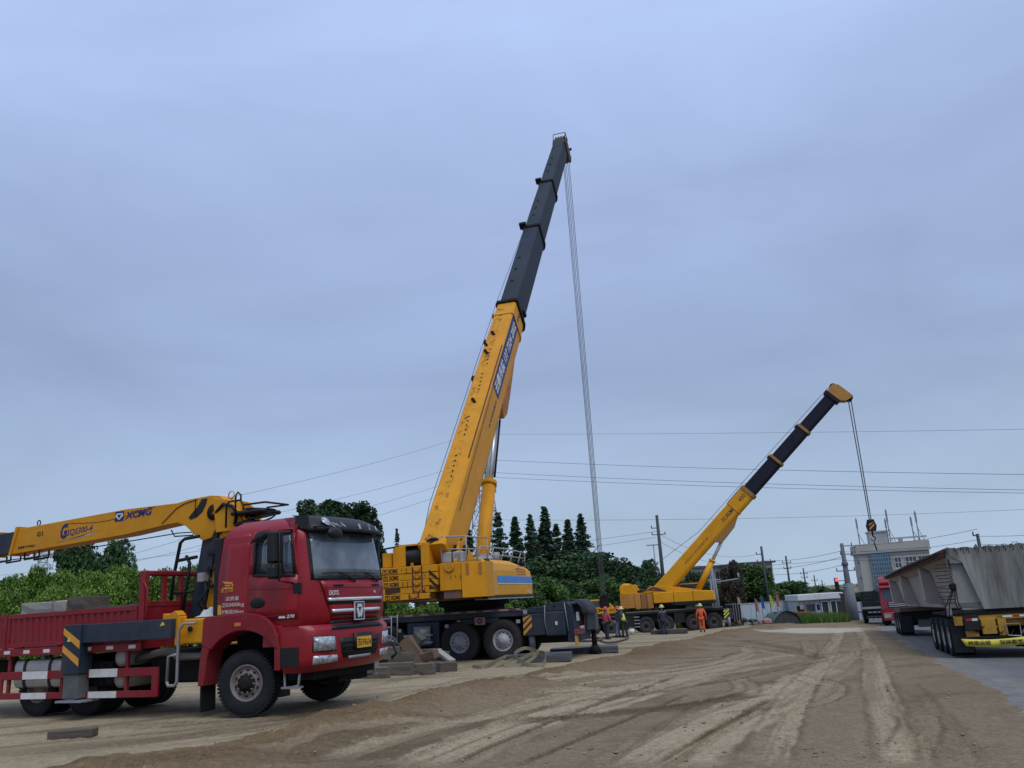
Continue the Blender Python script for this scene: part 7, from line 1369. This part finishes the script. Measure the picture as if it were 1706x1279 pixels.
# ================================================================== loose things on the ground
def gblock(name, px, py, lx, ly, lz, rz, m, label, dz=0, rx=0, ry=0, cat='timber', group=None, dy=0):
    p = G(px, py); return block(name, lx, ly, lz, p.x, p.y+dy, gzf(p.x, p.y)+dz, rz, m, label, cat, group, None, rx, ry)
TB = 'timber baulks heaped by the large crane'
gblock('timber_block', 612, 1130, 1.25, .3, .28, -14, WOOD, 'grey timber baulk at the front left of the heap, under the red truck bumper', group=TB)
gblock('timber_block', 662, 1125, .95, .32, .34, -14, WOOD, 'grey timber baulk in the front row of the heap, second from the left', group=TB)
gblock('timber_block', 601, 1122, .85, .35, .32, -12, GT, 'pale timber baulk behind the front row at the left end of the heap', .02, dy=.5, group=TB)
gblock('timber_block', 640, 1118, 1.0, .35, .36, -10, WOOD, 'timber baulk lying on top of the left half of the heap', .34, dy=.1, group=TB)
gblock('timber_block', 672, 1112, .34, .36, 1.0, -18, mat('green_timber', (.075, .08, .062), .9, dirt=.4, dcol=(.04, .04, .03), ds=4, bump=.3), 'dark greenish timber baulk leaning up steeply in the middle of the heap',   .25, ry=44, rx=8, dy=.3, group=TB)
gblock('timber_block', 703, 1116, .40, .42, .95, -4, mat('brown_timber', (.13, .085, .055), .9, dirt=.5, dcol=(.06, .045, .035), ds=4, bump=.4), 'brown timber baulk leaning left over the middle of the heap', .14, ry=-37, rx=-8, dy=.3, group=TB)
gblock('timber_block', 688, 1100, .40, .35, .5, 10, DWOOD, 'short dark timber block crowning the heap', .72, ry=30, group=TB)
gblock('timber_block', 660, 1114, .7, .5, .6, 5, DWOOD, 'thick dark timber block buried in the core of the heap', .05, dy=.7, group=TB)
gblock('timber_block', 707, 1123, .62, .30, .30, -14, WOOD, 'short timber block standing forward at the front of the heap', group=TB)
gblock('timber_block', 737, 1118, .55, .95, .26, 30, DWOOD, 'dark timber block seen end on at the right end of the heap', group=TB)
gblock('timber_block', 731, 1114, .5, .8, .24, 22, WOOD, 'timber block resting on the end block at the right of the heap', .27, group=TB)
gblock('timber_block', 741, 1116, .22, 1.0, .10, 34, GT, 'pale plank lying slanted on the right end of the heap', .36, rx=18, group=TB)
gblock('timber_block', 717, 1110, .5, .4, .5, 0, WOOD, 'rough timber block wedged between the brown baulk and the right end', .02, dy=.4, group=TB)
# HEAP_EXTRA smaller pieces that break up the heap
for k, (px, py, lx, ly, lz, rz, rx, ry, dz, m_, lab) in enumerate([(648, 1108, .5, .3, .3, 30, 10, 20, .5, DWOOD, 'dark block tipped against the leaning greenish baulk of the heap'), (694, 1106, .75, .26, .24, -30, 0, -25, .62, WOOD, 'short grey timber lying across the top of the heap'), (676, 1120, .45, .3, .28, 20, 0, 12, .28, DWOOD, 'dark block wedged below the leaning baulks of the heap'), (719, 1117, .5, .3, .26, -30, 8, -14, .3, MATS['brown_timber'], 'brown block tilted behind the right front block of the heap'), (628, 1108, .6, .3, .26, 12, -8, 8, .62, WOOD, 'grey block perched on the left half of the heap'), (590, 1124, .4, .3, .3, 25, 0, 0, .0, GT, 'small pale block at the left end of the heap by the truck')]):
    gblock('timber_block', px, py, lx, ly, lz, rz, m_, lab, dz, rx, ry, group=TB)
gblock('timber_block', 121, 1229, .68, .24, .12, 4, DWOOD, 'flat dark timber block lying alone on the sand before the red truck', cat='timber')
PAD = mat('pad_steel', (.055, .062, .075), .6, dirt=.6, dcol=(.13, .12, .11), ds=3)
gblock('outrigger_pad', 900, 1104, 2.1, 1.0, .26, -8, PAD, 'dark steel outrigger pad under the near jack of the large crane, nearest the sling', cat='outrigger pad', dy=.5)
gblock('outrigger_pad', 975, 1089, 2.6, 1.1, .24, -4, PAD, 'dark steel outrigger pad farther right, under the rear jack with the hoses', cat='outrigger pad', dy=.4)
gblock('outrigger_mat', 1115, 1056, 2.2, 1.0, .28, 0, mat('mat_dark', (.05, .045, .04), .9, dirt=.6, dcol=(.14, .12, .09), ds=4, bump=.5), 'low dark stack of matting at the feet of the dark blue worker', cat='matting')
def ribbon(name, pts, w, m, label, cat):
    b = B(); P_ = []
    for px, py, dz in pts: p = G(px, py); P_.append(Vector((p.x, p.y, gzf(p.x, p.y)+dz)))
    Q = []
    P2 = [P_[0]*2-P_[1]]+P_+[P_[-1]*2-P_[-2]]
    for i in range(1, len(P2)-2):
        for t in [k/6 for k in range(6)]:
            a, c, d, e = P2[i-1:i+3]; Q.append(.5*(2*c+(d-a)*t+(2*a-5*c+4*d-e)*t*t+(3*c-a-3*d+e)*t**3))
    Q.append(P_[-1]); vs = []
    for i, p in enumerate(Q):
        t = (Q[min(i+1, len(Q)-1)]-Q[max(i-1, 0)]).normalized(); s = Vector((0, .55, .85)); s = (s-t*s.dot(t)).normalized()*w/2; n_ = t.cross(s).normalized()*.006
        vs += [p-s-n_, p+s-n_, p+s+n_, p-s+n_]
    fs = [(i*4+j, i*4+(j+1) % 4, (i+1)*4+(j+1) % 4, (i+1)*4+j) for i in range(len(Q)-1) for j in range(4)]; b.add(vs, fs, False); o = b.build(name, m); return tag(o, label, cat)
ribbon('lifting_sling', [(787, 1113, .04), (806, 1114, .05), (824, 1108, .10), (845, 1104, .2), (862, 1106, .22), (850, 1110, .16), (828, 1112, .08), (842, 1111, .05), (866, 1109, .18), (885, 1105, .28), (900, 1104, .33), (910, 1107, .3), (905, 1111, .08), (880, 1111, .05), (858, 1108, .30), (876, 1104, .46), (896, 1106, .34), (872, 1110, .07), (840, 1112, .05)], .11, PLAST, 'beige lifting sling lying in loose loops beside the outrigger pad', 'sling')
def tubes(name, lines, r, m, label, cat):
    b = B()
    for pts in lines:
        P_ = [];
        for px, py, dz in pts: p = G(px, py); P_.append(Vector((p.x, p.y, gzf(p.x, p.y)+dz)))
        P2 = [P_[0]*2-P_[1]]+P_+[P_[-1]*2-P_[-2]]; Q = []
        for i in range(1, len(P2)-2):
            for t in [k/5 for k in range(5)]: a, c, d, e = P2[i-1:i+3]; Q.append(.5*(2*c+(d-a)*t+(2*a-5*c+4*d-e)*t*t+(3*c-a-3*d+e)*t**3))
        b.tube(Q+[P_[-1]], r, 6)
    return tag(b.build(name, m), label, cat)
tubes('cable_coil', [[(948, 1077, .3), (962, 1074, .32), (985, 1073, .34), (1010, 1074, .1), (1038, 1068, .06), (1046, 1063, .06), (1030, 1061, .05), (1000, 1066, .1), (968, 1072, .3), (955, 1077, .28), (980, 1078, .27), (1004, 1076, .28), (990, 1073, .32), (966, 1076, .3)]], .05, mat('cable_dark', (.05, .05, .045), .8, dirt=.5), 'dark coiled cable lying over the right outrigger pad near the workers', 'cable')
p = G(1053, 1057); o = thing('bucket', (p.x, p.y, p.z), 0, 'small white bucket on the ground right of the yellow vested worker', 'bucket'); b = B(); b.lathe([(.001, 0), (.15, 0), (.19, .36), (.17, .36), (.14, .03), (.001, .03)], 16, 'z'); b.build('body', WHT, o); b = B(); b.tube([(-.19, 0, .34), (-.12, 0, .45), (.12, 0, .45), (.19, 0, .34)], .01, 5); b.build('handle', GREY, o)
# ================================================================== people
def skinmesh(name, nodes, edges, m, parent, sub=1, root=0):
    me = bpy.data.meshes.new(name); ks = list(nodes); me.from_pydata([nodes[k][:3] for k in ks], [(ks.index(a), ks.index(c)) for a, c in edges], []); o = link(name, me, parent); me.materials.append(m)
    o.modifiers.new('skin', 'SKIN').use_smooth_shade = True
    sv = me.skin_vertices[0].data
    for i, k in enumerate(ks): r_ = nodes[k][3]; sv[i].radius = (r_, r_) if not isinstance(r_, tuple) else r_; sv[i].use_root = (i == root)
    s = o.modifiers.new('sub', 'SUBSURF'); s.levels = sub; s.render_levels = sub; return o
SKIN = mat('skin', (.32, .17, .11), .6, var=.05); HAIR = mat('hair_black', (.012, .011, .01), .6)
def person(px, py, th, label, jacket, trousers, helmet, h=1.72, arms=((.05, -.02), (.05, .02)), lean=0, vest=None, stride=.06, bands=None):
    p = G(px, py); o = thing('person', (p.x, p.y, p.z), th, label, 'person', ); s = h/1.72; o.scale = (s, s, s)
    L = lean
    N = {'pel': (0, 0, .93, (.15, .11)), 'wai': (L*.3, 0, 1.08, (.14, .10)), 'che': (L*.8, 0, 1.28, (.165, .11)), 'nkb': (L, 0, 1.43, .07), 'nck': (L+.01, 0, 1.50, .055), 'jaw': (L+.03, 0, 1.555, (.065, .075)), 'hed': (L+.015, 0, 1.63, (.078, .095)), 'top': (L+.0, 0, 1.70, (.06, .07)), 'nos': (L+.105, 0, 1.60, .014)}
    E = [('pel','wai'),('wai','che'),('che','nkb'),('nkb','nck'),('nck','jaw'),('jaw','hed'),('hed','top'),('hed','nos')]
    J, JE, Q, QE = {}, [], {}, []
    for i, sd in ((0, 1), (1, -1)):
        k = 'L' if sd > 0 else 'R'; fwd, out_ = arms[i]; out_ = abs(out_)
        sh = (L*.95, sd*.19, 1.40); el = (L*.8+fwd*.4-.02, sd*(.25+out_), 1.13); wr = (L*.6+fwd*1.2+.02, sd*(.26+out_*1.2), .90+abs(fwd)*.35); hd = (wr[0]+.015+fwd*.06, wr[1], wr[2]-.09)
        N.update({k+'sh': (*sh, .065), k+'el': (*el, .042), k+'wr': (*wr, .028), k+'pa': (*hd, (.040, .018))}); E += [('che', k+'sh'), (k+'sh', k+'el'), (k+'el', k+'wr'), (k+'wr', k+'pa')]
        for f, (dx, ln) in enumerate([(.032, .07), (.012, .085), (-.010, .08), (-.030, .062)]):
            N[k+f'f{f}'] = (hd[0]+dx, hd[1], hd[2]-ln*.6, .009); N[k+f'g{f}'] = (hd[0]+dx+.008, hd[1]-sd*.015, hd[2]-ln, .008); E += [(k+'pa', k+f'f{f}'), (k+f'f{f}', k+f'g{f}')]
        N[k+'t0'] = (hd[0]+.05, hd[1]-sd*.01, hd[2]+.0, .010); N[k+'t1'] = (hd[0]+.062, hd[1]-sd*.02, hd[2]-.035, .009); E += [(k+'pa', k+'t0'), (k+'t0', k+'t1')]
        st = stride*sd
        hp = (0, sd*.095, .88); kn = (st*.5+.02, sd*.10, .49); an = (st, sd*.105, .09)
        N.update({k+'hp': (*hp, .095), k+'kn': (*kn, .062), k+'an': (*an, .042), k+'to': (st+.14, sd*.12, .03, .035)}); E += [('pel', k+'hp'), (k+'hp', k+'kn'), (k+'kn', k+'an'), (k+'an', k+'to')]
        J.update({k+'sh': (sh[0], sh[1], sh[2], .085), k+'el': (*el, .062), k+'wr': (*wr, .048)}); JE += [('che', k+'sh'), (k+'sh', k+'el'), (k+'el', k+'wr')]
        Q.update({k+'hp': (*hp, .118), k+'kn': (*kn, .085), k+'an': (an[0], an[1], .10, .075)}); QE += [('pel', k+'hp'), (k+'hp', k+'kn'), (k+'kn', k+'an')]
    body = skinmesh('body', N, E, SKIN, o)
    J.update({'hem': (0, 0, .86, (.175, .135)), 'wai': (L*.3, 0, 1.06, (.172, .13)), 'che': (L*.8, 0, 1.29, (.195, .138)), 'nkb': (L, 0, 1.45, .085)}); JE += [('hem','wai'),('wai','che'),('che','nkb')]
    J = {'hem': J['hem'], **J}; skinmesh('jacket', J, JE, jacket, o)
    Q = {'pel': (0, 0, .94, (.165, .128)), **Q}; skinmesh('trousers', Q, QE, trousers, o)
    for sd in (1, -1):
        st = stride*sd; b = B(); b.box(st-.09, st+.20, sd*.11-.05, sd*.11+.05, 0, .05, c=.015); b.box(st-.08, st+.08, sd*.107-.05, sd*.107+.05, .045, .15, c=.03); b.box(st+.05, st+.19, sd*.112-.045, sd*.112+.045, .045, .085, c=.02); b.build('boot', BLK, o)
    b = B(); b.lathe([(.175, -.03), (.165, -.005), (.125, .0), (.125, .02), (.112, .085), (.07, .13), (.001, .145)], 18, 'z', T(L+.012, 0, 1.665)); b.box(L+.12, L+.21, -.08, .08, 1.648, 1.664, c=.006); b.build('helmet', helmet, o)
    b = B(); b.lathe([(.088, 0), (.099, .05), (.096, .10)], 14, 'z', T(L-.008, 0, 1.585)); b.build('hair', HAIR, o)
    for sd in (1, -1): b = B(); b.box(L+.098, L+.106, sd*.034-.012, sd*.034+.012, 1.622, 1.634); b.build('eye', HAIR, o); 
    if vest:
        V = {'hem': (0, 0, .90, (.186, .15)), 'wai': (L*.3, 0, 1.06, (.184, .145)), 'che': (L*.8, 0, 1.30, (.205, .150)), 'top': (L*.95, 0, 1.42, (.12, .10))}; skinmesh('vest', V, [('hem','wai'),('wai','che'),('che','top')], vest, o)
    return o
JO = mat('orange_coverall', (.62, .10, .025), .8, var=.2, ds=9); JN = mat('navy_workwear', (.018, .028, .055), .85, var=.3); JD = mat('dark_workwear', (.03, .028, .035), .85); JR = mat('red_shirt', (.38, .05, .06), .8); JE_ = mat('faded_jeans', (.13, .17, .26), .85, var=.3); HV = mat('hi_vis_vest', (.50, .58, .10), .7, dirt=.3)
HY_ = mat('helmet_yellow', (.60, .50, .16), .35); HW = mat('helmet_pale', (.62, .52, .30), .35); HR = mat('helmet_red', (.45, .05, .05), .35)
person(1171, 1053, 80, 'person in an orange coverall and yellow helmet standing with their back to the camera', JO, JO, HY_, 1.76, ((.02, .03), (.02, .04)), 0, None, .05)
person(1107, 1057, 95, 'person in dark blue workwear and a yellow helmet before the crane wheels', JN, JN, HY_, 1.74, ((.15, .0), (.15, .0)), .04)
person(1042, 1062, 150, 'person in a yellow green vest and pale helmet, nearest the white bucket', JN, JD, HW, 1.70, ((.25, .02), (.2, .02)), .12, HV, .10)
person(1030, 1062, 20, 'person in dark clothes, jeans and a red helmet beside the vested worker', JD, JE_, HR, 1.72, ((.2, .0), (.3, .0)), .08, None, .16)
person(1012, 1065, 40, 'person in a red shirt and dark trousers standing at the hanging hook block', JR, JD, HR, 1.70, ((.2, .05), (.1, .02)), .03)
